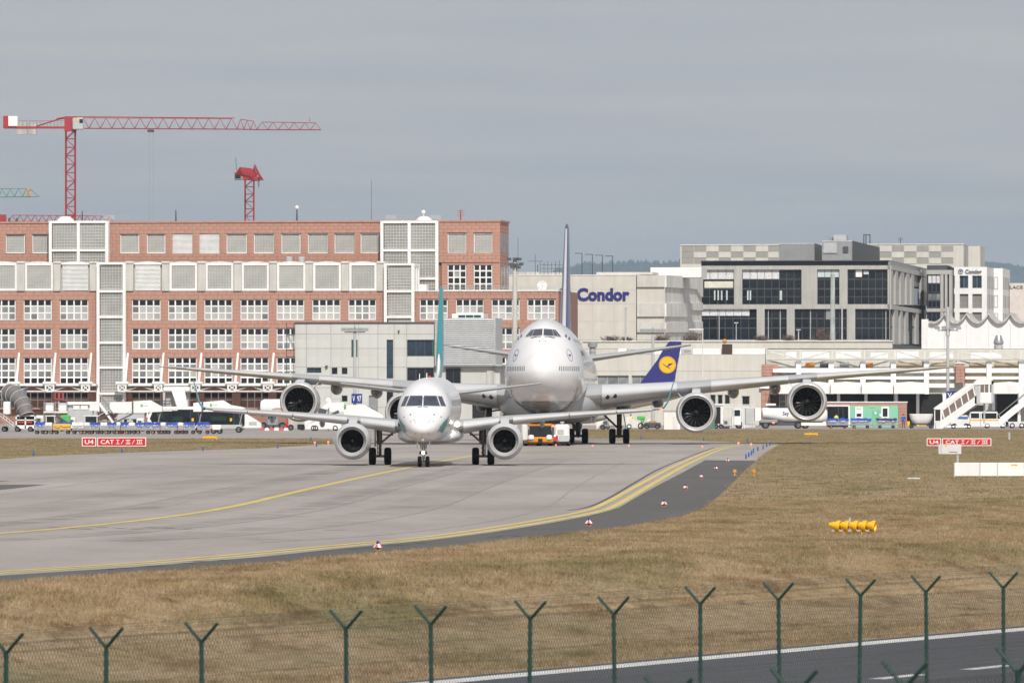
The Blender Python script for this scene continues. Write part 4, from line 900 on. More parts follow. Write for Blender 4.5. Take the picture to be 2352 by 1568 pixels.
for x0, x1, lab in ((1684, 1708, 'grey rounded roof unit right of the brown box'), (1565, 1592, 'pale domed roof unit above the navy tail fin'), (1745, 1765, 'small white roof unit near the truss end'), (1440, 1480, 'low white roof unit above the jumbo right tailplane'), (1475, 1500, 'grey roof hatch behind the floodlight mast')):
    t, w, h = roofbox('roof_unit', lab, x0, 799, x1, 813, 969, None, 'roof unit'); m = MB(); m.bbox(-w / 2, w / 2, 0, 1.4, -.1, h, .12); m.build('casing', LGREY, t); MB().box(-w * .3, w * .3, -.03, .01, h * .25, h * .7).build('grille', MGREY, t)
# ---------------------------------------------------------------- floodlight and lamp masts
def floodmast(label, px, ytop, ylamp, D, heads, r=.22, m_=LGREY, sign=None):
    t = thing('floodlight_mast', label, 'light mast', ((px - CX) / F * D, D, 0)); zl, zt_ = at(px, ylamp, D).z, at(px, ytop, D).z
    MB().tube((0, 0, 0), (0, 0, zl), r, r * .8, n=12).build('pole', m_, t, 40); MB().tube((0, 0, zl), (0, 0, zt_), .06, .02, n=6).build('lightning_rod', DGREY, t)
    MB().box(-1.3, 1.3, -.08, .08, zl - .1, zl + .05).build('crossarm', m_, t)
    for k in range(heads):
        x = -1.35 + 2.7 * k / (heads - 1); q = MB(); q.hexa([(x - .32, -.5, zl + .1), (x + .32, -.5, zl + .1), (x + .32, .3, zl + .3), (x - .32, .3, zl + .3), (x - .32, -.5, zl + .28), (x + .32, -.5, zl + .28), (x + .32, .3, zl + .5), (x - .32, .3, zl + .5)]); q.build('floodlight', MGREY, t)
    if sign:
        yb, yt_, w0, w1, txt = sign; p0, p1 = at(w0, yb, D), at(w1, yt_, D); s = MB().box(p0.x - t.location.x, p1.x - t.location.x, -.45, -.3, p0.z, p1.z).build('stand_sign', SIGNBLUE, t)
        w, h = p1.x - p0.x, p1.z - p0.z
        link('lettering', text_mesh(txt, w * .82, h * .62, WHITE, .02, .01), s, (p0.x - t.location.x + w * .09, -.455, p0.z + h * .18))
    return t
floodmast('grey floodlight mast carrying the blue V 97 stand sign', 815, 741, 762, 860, 5, sign=(926, 904, 807.5, 832, 'V  97'))
floodmast('slim floodlight mast behind the jumbo right tailplane', 1499.7, 750, 764, 900, 5)
t = floodmast('tall floodlight mast with blue stand sign beside the covered stairs', 2177, 640, 758, 880, 4, sign=(914.5, 898, 2173, 2200, 'V 9'))
p = at(2177, 735, 880).z; MB().tube((0, 0, p - 2), (0, 0, at(2177, 705, 880).z), .28, .2, n=10).build('upper_mast', LGREY, t, 40)
t = thing('floodlight_mast', 'tall beige floodlight mast with clustered lamps behind the jumbo cockpit', 'light mast', ((1182.5 - CX) / F * 880, 880, 0)); zt_ = at(1182, 592, 880).z
MB().tube((0, 0, 0), (0, 0, zt_), .38, .26, n=12).build('pole', CONC, t, 40); MB().box(-.9, .9, -.1, .1, zt_ - 1.0, zt_ - .8).build('crossarm', MGREY, t)
for k, (x, z) in enumerate(((-.75, .0), (0.05, .0), (.55, .0), (-.5, -.65), (.1, -.7), (.8, -.62), (-.3, -1.0), (.45, -1.05))):
    q = MB(); q.hexa([(x - .3, -.5, zt_ + z - .35), (x + .3, -.5, zt_ + z - .35), (x + .3, .05, zt_ + z - .2), (x - .3, .05, zt_ + z - .2), (x - .3, -.5, zt_ + z), (x + .3, -.5, zt_ + z), (x + .3, .05, zt_ + z), (x - .3, .05, zt_ + z)]); q.build('floodlight', DGREY, t)
def lamppost(label, px, y0, D, r=.12, head=None, m_=LGREY):
    t = thing('lamp_post', label, 'lamp post', ((px - CX) / F * D, D, 0)); z = at(px, y0, D).z
    MB().tube((0, 0, 0), (0, 0, z), r, r * .7, n=10).build('pole', m_, t, 40)
    if head == 'arm': MB().box(-1.9, .1, -.15, .15, z - .05, z + .15).build('lamp_head', WHITE2, t)
    else: MB().box(-.35, .35, -.2, .2, z - .02, z + .14).build('lamp_head', m_, t)
lamppost('thick pale pole with mossy base before the office glass', 1912.6, 629, 1120, .5, None, mat('mossy_pole', (.40, .44, .43), .8, var=.3, scale=.4, streak=.3)); lamppost('thin pale lamp post right of the thick pale pole', 1934, 703, 1120, .18)
lamppost('thin grey lamp post in front of the beige hall wall', 1437, 707, 1080, .16); lamppost('white street lamp with long arm left of the office block', 1614, 757, 950, .1, 'arm', WHITE2)
lamppost('thin white lamp post in front of the dark lower office windows', 1691, 742, 1130, .1); lamppost('small white camera post in front of the office pillars', 1834, 758, 1120, .14)
for x, y0, y1, lab in ((347, 742, 840, 'x'),): pass
# bare shrubs on the low roof terrace
def bush(label, px, py, w, h, D, seed):
    g = random.Random(seed); p = at(px, py, D); s = D / F; t = thing('bare_shrub', label, 'shrub', p, 0, 'bare shrubs on the terrace'); m = MB()
    for k in range(70):
        x0 = g.gauss(0, w * s * .22); a = Vector((x0, g.uniform(-.5, .5), -.2)); b = a + Vector((g.gauss(0, w * s * .18), g.gauss(0, .4), g.uniform(.35, 1.0) * h * s)); m.tube(a, b, .05, .015, n=3)
        for q in range(3): c = a.lerp(b, g.uniform(.4, .95)); m.tube(c, c + Vector((g.gauss(0, .3), g.gauss(0, .3), g.uniform(.1, .45))), .03, .01, n=3)
    m.build('twigs', mat('bare_twig', (.14, .095, .075), .9, var=.2) if 'bare_twig' not in bpy.data.materials else bpy.data.materials['bare_twig'], t); return t
for k, (x, y, w, h, lab) in enumerate(((1404, 784, 32, 16, 'bare shrub at the foot of the beige hall wall'), (1440, 784, 20, 12, 'small bare shrub by the thin grey lamp post'), (1520, 783, 40, 18, 'bare shrub at the corner of the beige hall'), (1588, 783, 46, 24, 'large bare reddish shrub below the stained end wall'), (1748, 783, 28, 16, 'bare shrub at the first lower office pillar'), (1812, 783, 30, 18, 'bare shrub at the second lower office pillar'), (1892, 784, 60, 34, 'big bare brown shrub below the thick pale pole'))): bush(lab, x, y, w, h, 1082 if x < 1600 else 1150, k)
# ---------------------------------------------------------------- tower cranes
def truss(mb, p0, p1, w, h0, h1, n, tri=True, r=.07, rd_=.045):      # triangular boom from p0 to p1 (apex up)
    p0, p1 = Vector(p0), Vector(p1); d = (p1 - p0); L = d.length; d = d / L; side = Vector((-d.y, d.x, 0)).normalized(); up = Vector((0, 0, 1))
    A = [p0 + d * L * k / n + side * w / 2 for k in range(n + 1)]; B = [p0 + d * L * k / n - side * w / 2 for k in range(n + 1)]
    H = [p0 + d * L * (k + .5) / n + up * (h0 + (h1 - h0) * (k + .5) / n) for k in range(n)]
    mb.tube(A[0], A[-1], r, n=4); mb.tube(B[0], B[-1], r, n=4); mb.tube(H[0], H[-1], r, n=4)
    for k in range(n):
        for Q in (A, B): mb.tube(Q[k], H[k], rd_, n=4); mb.tube(H[k], Q[k + 1], rd_, n=4)
        mb.tube(A[k], B[k + 1], rd_, n=3)
def tower(mb, w, z0, z1, n, r=.13, rd_=.06):
    for sx_ in (-1, 1):
        for sy_ in (-1, 1): mb.tube((sx_ * w / 2, sy_ * w / 2, z0), (sx_ * w / 2, sy_ * w / 2, z1), r, n=4)
    for k in range(n):
        a, b = z0 + (z1 - z0) * k / n, z0 + (z1 - z0) * (k + 1) / n; s = 1 if k % 2 else -1
        for q in (-1, 1):
            mb.tube((-s * w / 2, q * w / 2, a), (s * w / 2, q * w / 2, b), rd_, n=4); mb.tube((q * w / 2, -s * w / 2, a), (q * w / 2, s * w / 2, b), rd_, n=4); mb.tube((-w / 2, q * w / 2, a), (w / 2, q * w / 2, a), rd_, n=4)
D = 1320; s = D / F; cx0 = 162; base = Vector(((cx0 - CX) / F * D, D, 0)); Z = lambda y: at(0, y, D).z; X = lambda x: (x - cx0) * s
T = thing('tower_crane', 'big red tower crane with long lattice jib above the terracotta roof', 'crane', base)
m = MB(); tower(m, 1.75, 0, Z(300), 34); m.build('mast', RED, T); MB().box(-1.1, 1.1, -1.1, 1.1, Z(302), Z(268)).build('slewing_head', RED, T)
m = MB(); truss(m, (X(178), 0, Z(295)), (X(545), 0, Z(297)), 1.5, 2.0, 2.0, 14); truss(m, (X(545), 0, Z(297)), (X(590), 0, Z(298)), 1.5, 2.0, 1.5, 3); truss(m, (X(590), 0, Z(298)), (X(737), 0, Z(298.5)), 1.4, 1.45, 1.3, 6); m.tube((X(168), 0, Z(268)), (X(540), 0, Z(271.5)), .07, n=4); m.tube((X(711), 0, Z(280)), (X(711), 0, Z(269)), .04, n=4); m.build('jib', RED, T)
m = MB(); m.box(X(10), X(152), -.8, .8, Z(295.5), Z(291)); m.tube((X(85), 0, Z(290)), (X(150), 0, Z(269)), .12, n=4); m.tube((X(130), 0, Z(274)), (X(152), 0, Z(270)), .2, n=4)
for k in range(14): m.tube((X(45 + k * 8), -.8, Z(291)), (X(45 + k * 8), -.8, Z(278)), .025, n=4)
m.tube((X(45), -.8, Z(278)), (X(150), -.8, Z(278)), .03, n=4); m.build('counter_jib', RED, T)
MB().box(X(8), X(20), -1, 1, Z(295), Z(267)).build('end_frame', RED, T); MB().box(X(20), X(41), -1.15, -1.0, Z(290), Z(267.5)).build('name_board', WHITE, T)
for x0, x1 in ((40, 62), (67, 83)): MB().box(X(x0), X(x1), -.7, .7, Z(309), Z(281 if x0 == 40 else 284)).build('counterweight', CONC_D, T)
c_ = MB().bbox(X(168), X(193), -2.2, -1.0, Z(299), Z(272), .15).build('cab', LGREY, T); MB().box(X(184), X(192), -2.24, -2.19, Z(284), Z(275)).build('cab_window', GLASS, c_); MB().box(X(176), X(181), -2.24, -2.19, Z(281), Z(276)).build('cab_panel', YELLOW, c_)
m = MB(); m.box(X(339), X(354), -.7, .7, Z(304), Z(298)); m.build('trolley', DGREY, T); m = MB()
for x in (343, 352): m.tube((X(x), 0, Z(304)), (X(x), 0, Z(540)), .017, n=4)
m.build('hoist_rope', MGREY, T); MB().box(X(343), X(352), -.3, .3, Z(552), Z(540)).build('hook_block', DGREY, T)
D = 1400; s = D / F; cx0 = 573; base = Vector(((cx0 - CX) / F * D, D, 0)); T = thing('tower_crane', 'red tower crane seen end on with its jib pointing at the viewer', 'crane', base)
m = MB(); tower(m, 1.75, 0, Z(412), 32); m.build('mast', RED, T); MB().box(X(558), X(592), -1.2, 1.2, Z(414), Z(406)).build('slewing_head', RED, T)
m = MB(); p0 = Vector((X(579), -2, Z(408))); p1 = at(550, 400, D - 46) - base; truss(m, p0, p1, 1.6, 1.7, 1.3, 22, r=.09, rd_=.075); m.build('jib', RED, T)
m = MB(); m.box(X(575), X(592), 1, 14, Z(411), Z(406)); truss(m, (X(584), 1, Z(406)), (X(588), 16, Z(408)), 1.8, 2.6, 1.4, 6, r=.12, rd_=.08); m.build('counter_jib', RED, T)
c_ = MB().bbox(X(539), X(557), -2.2, -.6, Z(414.5), Z(395), .12).build('cab', MGREY, T); MB().box(X(541), X(554), -2.25, -2.18, Z(411), Z(397.5)).build('cab_window', GLASS, c_); MB().box(X(588), X(590), 12, 14, Z(425), Z(411)).build('counterweight', CONC_D, T); MB().tube(at(543, 392, D - 44) - base, at(541.5, 362, D - 44) - base, .05, n=4).build('lamp_rod', DGREY, T)
D = 1600; s = D / F; cx0 = -160; base = Vector(((cx0 - CX) / F * D, D, 0)); T = thing('tower_crane', 'green lattice crane jib entering from the left edge', 'crane', base)
m = MB(); truss(m, (X(-300), 0, Z(454)), (X(70), 0, Z(452)), 1.5, 1.9, 1.9, 20, r=.08, rd_=.06); m.tube((X(68), 0, Z(433)), (X(90), 0, Z(451)), .09, n=4); m.tube((X(60), 0, Z(452)), (X(90), 0, Z(451)), .09, n=4); m.build('jib', GREEN, T); m = MB(); tower(m, 1.8, 0, Z(450), 30); m.build('mast', GREEN, T)
m = MB(); m.tube((X(62), -.8, Z(451)), (X(70), -.8, Z(434)), .16, n=4); m.tube((X(62), -.8, Z(434)), (X(70), -.8, Z(451)), .16, n=4); m.build('cross_mark', ORANGE, T)
D = 1500; s = D / F; cx0 = 4; base = Vector(((cx0 - CX) / F * D, D, 0)); T = thing('tower_crane', 'low red crane jib just above the roof at the left edge', 'crane', base)
m = MB(); truss(m, (X(20), 0, Z(509)), (X(260), 0, Z(511)), 1.5, 1.4, 1.4, 14, r=.08, rd_=.06); m.build('jib', RED, T); m = MB(); tower(m, 1.8, 0, Z(508), 26); m.build('mast', RED, T); MB().box(X(-20), X(14), -1, 1, Z(509), Z(493)).build('slewing_head', RED, T)
for x in (22, 40): MB().box(X(x - 2.5), X(x + 2.5), -1.2, -1.0, Z(508), Z(501)).build('winch', DGREY, T)
# ---------------------------------------------------------------- wooded ridge on the horizon and the air in between
def ridge(name, D, x0, x1, prof, m_, seed, depth, th):
    g = np.random.default_rng(seed); n = 420; px = np.linspace(x0, x1, n); py = np.interp(px, [p[0] for p in prof], [p[1] for p in prof])
    mb = MB(); front, top, back = [], [], []
    for x, y in zip(px, py):
        p = at(x, y, D); front.append((p.x * .9, D - depth, -1)); top.append((p.x, D, p.z)); back.append((p.x * 1.1, D + depth, -1))
    for i in range(n - 1): mb.add([front[i], front[i + 1], top[i + 1], top[i]], [(0, 1, 2, 3)]); mb.add([top[i], top[i + 1], back[i + 1], back[i]], [(0, 1, 2, 3)])
    struct(mb.build(name, m_))
    mb = MB()
    for k in range(2600):
        x = g.uniform(x0, x1); y = np.interp(x, [p[0] for p in prof], [p[1] for p in prof]); p = at(x, y, D); f = g.random() ** 1.5; c = Vector((p.x * (1 - .1 * f), D - depth * f, p.z * (1 - f) - 1)); h = g.uniform(.5, 1.2) * th; r = h * g.uniform(.2, .34)
        mb.lathe([(r * .5, 0), (r, h * .15), (r * .6, h * .55), (.05, h)], c, 'z', 5)
    stuff(tag(mb.build(name + '_wood', m_), 'dark spruce wood covering the distant ' + ('ridge' if name == 'hill' else 'slope at right'), 'forest'))
FORM = mat('spruce_wood', (.022, .036, .032), .9, var=.3, scale=.01)
ridge('hill', 21000, 1230, 1640, [(1230, 660), (1280, 622), (1310, 614), (1345, 606), (1400, 606), (1470, 603), (1520, 606), (1560, 601), (1640, 596)], FORM, 1, 1500, 13)
ridge('far_hill', 22000, 2150, 2700, [(2150, 590), (2262, 601), (2300, 604), (2352, 613), (2450, 625), (2700, 660)], FORM, 2, 1500, 9)
hz = bpy.data.materials.new('thin_haze'); hz.use_nodes = True; N = hz.node_tree.nodes; N.remove(N['Principled BSDF'])
pv = N.new('ShaderNodeVolumePrincipled'); pv.inputs['Color'].default_value = (.64, .82, 1, 1); pv.inputs['Density'].default_value = 4.6e-5; pv.inputs['Anisotropy'].default_value = .1
hz.node_tree.links.new(pv.outputs[0], N['Material Output'].inputs['Volume'])
o = MB().box(-25000, 25000, -310, 25000, -3, 500).build('haze', hz); stuff(tag(o, 'thin pale haze over the whole airfield', 'haze'))
# ================================================================ aircraft
def pchip(xs, ys):
    xs, ys = np.array(xs, float), np.array(ys, float); h = np.diff(xs); d = np.diff(ys) / h; m = np.zeros(len(xs))
    for i in range(1, len(xs) - 1):
        if d[i - 1] * d[i] > 0: w1, w2 = 2 * h[i] + h[i - 1], h[i] + 2 * h[i - 1]; m[i] = (w1 + w2) / (w1 / d[i - 1] + w2 / d[i])
    m[0], m[-1] = d[0], d[-1]
    def f(x):
        x = min(max(x, xs[0]), xs[-1]); i = min(max(int(np.searchsorted(xs, x)) - 1, 0), len(xs) - 2); t = (x - xs[i]) / h[i]
        return float((2 * t ** 3 - 3 * t ** 2 + 1) * ys[i] + (t ** 3 - 2 * t ** 2 + t) * h[i] * m[i] + (-2 * t ** 3 + 3 * t ** 2) * ys[i + 1] + (t ** 3 - t ** 2) * h[i] * m[i + 1])
    return f
class Fus:
    def __init__(s, rows, ntop=2.0, nbot=2.0):          # rows: y, top, bottom, half width, height of the widest point
        Y = [r[0] for r in rows]; s.y0, s.y1 = Y[0], Y[-1]; q = [math.sqrt(y - Y[0]) if y < Y[0] + 1e9 else y for y in Y]
        s.T, s.B, s.A, s.Zc = [pchip(q, [r[k] for r in rows]) for k in (1, 2, 3, 4)]; s.nt, s.nb = ntop, nbot
    def par(s, y): q = math.sqrt(max(y - s.y0, 0)); return s.T(q), s.B(q), max(s.A(q), .002), s.Zc(q)
    def pt(s, y, t, off=0.0):
        T, B, A, Zc = s.par(y); c, d = math.cos(t), math.sin(t); n = s.nt if d > 0 else s.nb; b = (T - Zc) if d > 0 else (Zc - B)
        return Vector(((A + off) * math.copysign(abs(c) ** (2 / n), c), y, Zc + (b + off) * math.copysign(abs(d) ** (2 / n), d)))
    def mesh_rings(s, ys, n=48): return [[s.pt(y, 2 * math.pi * i / n) for i in range(n)] for y in ys]
    def g(s, x, z, y):
        T, B, A, Zc = s.par(y); up = z > Zc; n = s.nt if up else s.nb; b = max((T - Zc) if up else (Zc - B), .002)
        return (abs(x) / A) ** n + (abs(z - Zc) / b) ** n - 1
    def proj(s, x, z, ymax):                     # first surface point met going aft at (x, z)
        lo, hi = s.y0 + 1e-4, ymax
        if s.g(x, z, hi) > 0: return None
        for _ in range(40):
            mid = (lo + hi) / 2
            if s.g(x, z, mid) > 0: lo = mid
            else: hi = mid
        return Vector((x, hi, z))
    def patch(s, mb, quad, ymax, nu=6, nv=4, off=.012, mi=0):    # quad of (x,z) corners in front view laid on the skin
        P = []
        for j in range(nv + 1):
            for i in range(nu + 1):
                u, v = i / nu, j / nv; a = Vector(quad[0]).lerp(Vector(quad[1]), u); b = Vector(quad[3]).lerp(Vector(quad[2]), u); c = a.lerp(b, v); p = s.proj(c.x, c.y, ymax)
                if p is None: p = Vector((c.x, ymax, c.y))
                e = .02; g0 = s.g(p.x, p.z, p.y); nrm = Vector(((s.g(p.x + e, p.z, p.y) - g0), (s.g(p.x, p.z, p.y + e) - g0), (s.g(p.x, p.z + e, p.y) - g0)))
                P.append(p + (nrm.normalized() if nrm.length > 1e-9 else Vector((0, -1, 0))) * off)
        mb.add(P, [(j * (nu + 1) + i, j * (nu + 1) + i + 1, (j + 1) * (nu + 1) + i + 1, (j + 1) * (nu + 1) + i) for j in range(nv) for i in range(nu)], mi); return mb
    def spatch(s, mb, y0, y1, t0, t1, nu=4, nv=4, off=.01, mi=0):      # patch on the side, by station and angle
        P = [s.pt(y0 + (y1 - y0) * i / nu, t0 + (t1 - t0) * j / nv, off) for j in range(nv + 1) for i in range(nu + 1)]
        mb.add(P, [(j * (nu + 1) + i, j * (nu + 1) + i + 1, (j + 1) * (nu + 1) + i + 1, (j + 1) * (nu + 1) + i) for j in range(nv) for i in range(nu)], mi); return mb
def foil(secs, n=14):            # secs: (leading edge xyz, chord, thickness ratio, thickness direction, incidence)
    rings = []
    for le, ch, th, up, inc in secs:
        le, up = Vector(le), Vector(up); ring = []
        cs = [.5 * (1 - math.cos(math.pi * k / n)) for k in range(n + 1)]
        yt = lambda c: 5 * th * (.2969 * math.sqrt(c) - .126 * c - .3516 * c * c + .2843 * c ** 3 - .1036 * c ** 4)
        for c in cs: ring.append(le + Vector((0, 1, 0)) * c * ch + up * (yt(c) * ch - c * ch * inc))
        for c in cs[::-1][1:-1]: ring.append(le + Vector((0, 1, 0)) * c * ch + up * (-yt(c) * ch * .85 - c * ch * inc))
        rings.append(ring)
    return MB().loft(rings, True)
PLANEW = mat('aircraft_white', (.74, .74, .755), .28, var=.05, scale=.5, coat=.25, streak=.03, spec=.5)
WINGM = mat('wing_grey_paint', (.37, .38, .39), .35, var=.06, scale=.5, coat=.2)
SLATM = mat('bare_slat_metal', (.66, .66, .67), .35, metal=.3, var=.06, scale=.6)
LIPM = mat('intake_lip_metal', (.62, .62, .63), .30, metal=.35, var=.05, scale=2)
COWLM = mat('cowl_grey', (.55, .56, .58), .32, var=.04, coat=.3)
DUCT = mat('intake_duct', (.05, .05, .05), .5, var=.1)
FANM = mat('fan_blade', (.008, .008, .008), .5, metal=.2, var=.2)
FANE = mat('blade_edge', (.34, .33, .31), .4, metal=.6, var=.1)
TEAL = mat('teal_paint', (.01, .25, .29), .3, var=.04, coat=.4)
FINBLUE = mat('fin_blue', (.028, .03, .15), .3, var=.04, coat=.4)
FINSIL = mat('fin_leading_edge', (.62, .62, .66), .3, metal=.4, var=.04)
WSG = mat('cockpit_glass', (.035, .042, .065), .05, var=.35, scale=3, coat=.5)
LINE = mat('panel_line', (.16, .16, .17), .6)
CABIN = mat('cabin_window', (.05, .05, .06), .1)
GEARM = mat('landing_gear', (.17, .165, .155), .5, metal=.3, var=.2, scale=8)
STRUTM = mat('gear_strut_grey', (.34, .34, .33), .4, metal=.4, var=.15, scale=6)
def wheel(par, c, r, w, name='wheel', key=None, hub=STEEL):
    def mk():
        m = MB(); p = [(r * .55, -w * .42), (r * .8, -w * .5), (r * .94, -w * .42), (r, -w * .22), (r, w * .22), (r * .94, w * .42), (r * .8, w * .5), (r * .55, w * .42)]
        m.lathe(p, (0, 0, 0), 'x', 28); return m.mesh('tyre', RUBBER, 35)
    def mk2():
        m = MB(); m.lathe([(.02, -w * .3), (r * .2, -w * .36), (r * .34, -w * .26), (r * .56, -w * .4), (r * .56, w * .4), (r * .34, w * .26), (r * .2, w * .36), (.02, w * .3)], (0, 0, 0), 'x', 20); return m.mesh('rim', hub, 35)
    o = link(name, cached(('tyre', r, w), mk), par, c); link('rim', cached(('rim', r, w, hub.name), mk2), o); return o
def fan_engine(par, c, rl, rt, rmax, length, nblades, cowl, swirl, nm='engine', edge=FANE, deep=.9):
    """c: centre of the intake plane; rl highlight radius, rt throat radius"""
    e = link(nm, cached(('cowl', rmax, length), lambda: MB().lathe([(rl * 1.045, .16), (rmax * .965, .45), (rmax, length * .3), (rmax * .985, length * .5), (rmax * .86, length * .82), (rmax * .76, length), (rmax * .70, length), (rmax * .72, length * .8)], (0, 0, 0), 'y', 56).mesh(nm, cowl, 40)), par, c)
    link('intake_lip', cached(('lip', rl, rt), lambda: MB().lathe([(rl * 1.047, .162), (rl * 1.03, .07), (rl * 1.0, .015), (rl * .97, 0), (rl * .945, .02), (rl * .92, .08), (rl * .6 + rt * .4, .2), (rt * 1.02, .36), (rt, .38)], (0, 0, 0), 'y', 56).mesh('intake_lip', LIPM, 50)), e)
    link('intake_duct', cached(('duct', rt, deep), lambda: MB().lathe([(rt, .378), (rt * 1.01, deep), (rt * 1.01, deep + .5)], (0, 0, 0), 'y', 48).mesh('intake_duct', DUCT, 60)), e)
    link('fan_backing', cached(('back', rt, deep), lambda: MB().lathe([(.02, deep + .34), (rt * 1.02, deep + .34)], (0, 0, 0), 'y', 32).mesh('fan_backing', DARK)), e)
    link('spinner', cached(('spin', rt, deep), lambda: MB().lathe([(.01, deep - rt * .42), (rt * .05, deep - rt * .40), (rt * .13, deep - rt * .25), (rt * .2, deep - .02), (rt * .215, deep + .25)], (0, 0, 0), 'y', 28).mesh('spinner', mat('spinner_grey', (.03, .03, .03), .5) if 'spinner_grey' not in bpy.data.materials else bpy.data.materials['spinner_grey'], 40)), e)
    def mk():
        m = MB(); K = 9; rings = []
        for k in range(K + 1):
            q = k / K; r = rt * (.2 + .795 * q); tw = R(28 + 32 * q); ch = rt * (.20 + .16 * math.sin(math.pi * min(q * .8 + .1, 1))); a = swirl * (math.sin(q * math.pi * 1.15) * .16 + q * q * .1)
            cx_, cz_ = r * math.sin(a), r * math.cos(a); tx, tz = math.cos(a), -math.sin(a); sweep = .04 * math.sin(q * 5)
            L = lambda s_, d: (cx_ + tx * s_ * math.sin(tw) * ch, deep + .12 + sweep + s_ * math.cos(tw) * ch + d, cz_ + tz * s_ * math.sin(tw) * ch)
            rings.append([L(-.5, 0), L(-.465, -.006), L(.5, 0), L(-.465, .008)])
        for k in range(K):
            for i, mi in ((0, 1), (1, 0), (2, 0), (3, 1)):
                j = (i + 1) % 4; m.add([rings[k][i], rings[k][j], rings[k + 1][j], rings[k + 1][i]], [(0, 1, 2, 3)], mi)
        return m.mesh('fan_blade', [FANM, edge], 30)
    bm_ = cached(('blade', rt, nblades, swirl), mk)
    for k in range(nblades):
        o = link('fan_blade', bm_, e); o.rotation_euler = (0, 2 * math.pi * k / nblades + .1, 0)
    return e
# ---------------------------------------------------------------- twin-engined regional jet in front
TH = R(1.2); AX = Vector((math.sin(TH), math.cos(TH), 0)); mg = gp(991.5, 1067); org = mg - AX * 16.83
J = thing('regional_jet', 'small white twin engine jet with teal tail taxiing towards the viewer', 'aircraft', (org.x, org.y, 0), -TH)
E = Fus([(0, 2.13, 2.13, .0, 2.13), (.08, 2.38, 1.92, .3, 2.15), (.3, 2.66, 1.76, .56, 2.2), (.8, 3.0, 1.58, .88, 2.36), (1.5, 3.36, 1.47, 1.16, 2.58), (2.2, 3.80, 1.42, 1.33, 2.76), (2.9, 4.25, 1.39, 1.43, 2.92), (3.8, 4.62, 1.37, 1.49, 3.05), (5.2, 4.84, 1.36, 1.51, 3.12), (7, 4.95, 1.36, 1.51, 3.15), (10, 5.0, 1.36, 1.51, 3.15), (23, 5.05, 1.40, 1.51, 3.18), (27, 5.06, 1.75, 1.42, 3.4), (31, 5.02, 2.65, 1.0, 3.8), (34, 4.85, 3.4, .55, 4.1), (36.2, 4.45, 3.95, .14, 4.2)])
ysr = [0, .02, .05, .1, .18, .3, .45, .65, .9, 1.2, 1.5, 1.8, 2.1, 2.4, 2.7, 3.0, 3.4, 3.8, 4.4, 5.2, 6.2, 7.5, 9, 11, 14, 17, 20, 23, 25, 27, 29, 31, 33, 34.5, 35.5, 36.2]
MB().loft(E.mesh_rings(ysr, 56)).build('fuselage', PLANEW, J, 60)
fus = J.children[0]
cw = MB(); fm = MB()
for sx_ in (-1, 1):
    mbp = MB(); E.patch(mbp, [(sx_ * .055, 3.42), (sx_ * .93, 3.40), (sx_ * .715, 3.955), (sx_ * .05, 3.965)], 5, 8, 5, .014); mbp.build('windshield', WSG, J, 60)
    mbp = MB(); E.patch(mbp, [(sx_ * 1.0, 3.40), (sx_ * 1.25, 3.385), (sx_ * 1.02, 3.93), (sx_ * .79, 3.955)], 5, 4, 5, .014); mbp.build('side_windshield', WSG, J, 60)
    for q in ([(sx_ * .03, 3.375), (sx_ * .98, 3.355), (sx_ * .96, 3.40), (sx_ * .03, 3.42)], [(sx_ * .03, 3.96), (sx_ * .76, 3.95), (sx_ * .75, 3.985), (sx_ * .03, 3.995)]): E.patch(fm, q, 5, 8, 1, .012)
    E.patch(fm, [(sx_ * .93, 3.40), (sx_ * .955, 3.40), (sx_ * .74, 3.955), (sx_ * .715, 3.955)], 5, 1, 5, .012); E.patch(fm, [(sx_ * .975, 3.4), (sx_ * 1.0, 3.4), (sx_ * .79, 3.955), (sx_ * .765, 3.955)], 5, 1, 5, .012)
    E.patch(fm, [(sx_ * .03, 3.42), (sx_ * .055, 3.42), (sx_ * .05, 3.965), (sx_ * .03, 3.965)], 5, 1, 5, .016)
fm.build('windshield_frame', LGREY, J); 
m = MB()
for sx_ in (-1, 1):
    a = E.proj(sx_ * .06, 3.36, 5); b = E.proj(sx_ * .28, 3.33, 5); c = E.proj(sx_ * .03, 3.9, 5)
    m.tube(a + Vector((0, -.05, .02)), b + Vector((0, -.06, 0)), .014, n=5); m.tube(a + Vector((0, -.05, .02)), c + Vector((0, -.05, 0)), .014, n=5)
m.build('wiper', DGREY, J)
ln = MB()
for q in ([(-.008, 2.35), (.008, 2.35), (.008, 2.78), (-.008, 2.78)], [(-.008, 1.62), (.008, 1.62), (.008, 1.84), (-.008, 1.84)]): E.patch(ln, q, 4, 1, 6, .006)
for sx_ in (-1, 1):
    E.patch(ln, [(sx_ * .30, 2.45), (sx_ * .315, 2.44), (sx_ * .50, 2.68), (sx_ * .485, 2.69)], 4, 1, 5, .006); E.patch(ln, [(sx_ * .32, 1.95), (sx_ * .335, 1.955), (sx_ * .43, 1.78), (sx_ * .415, 1.775)], 4, 1, 4, .006)
ln.build('radome_strip', LINE, J)
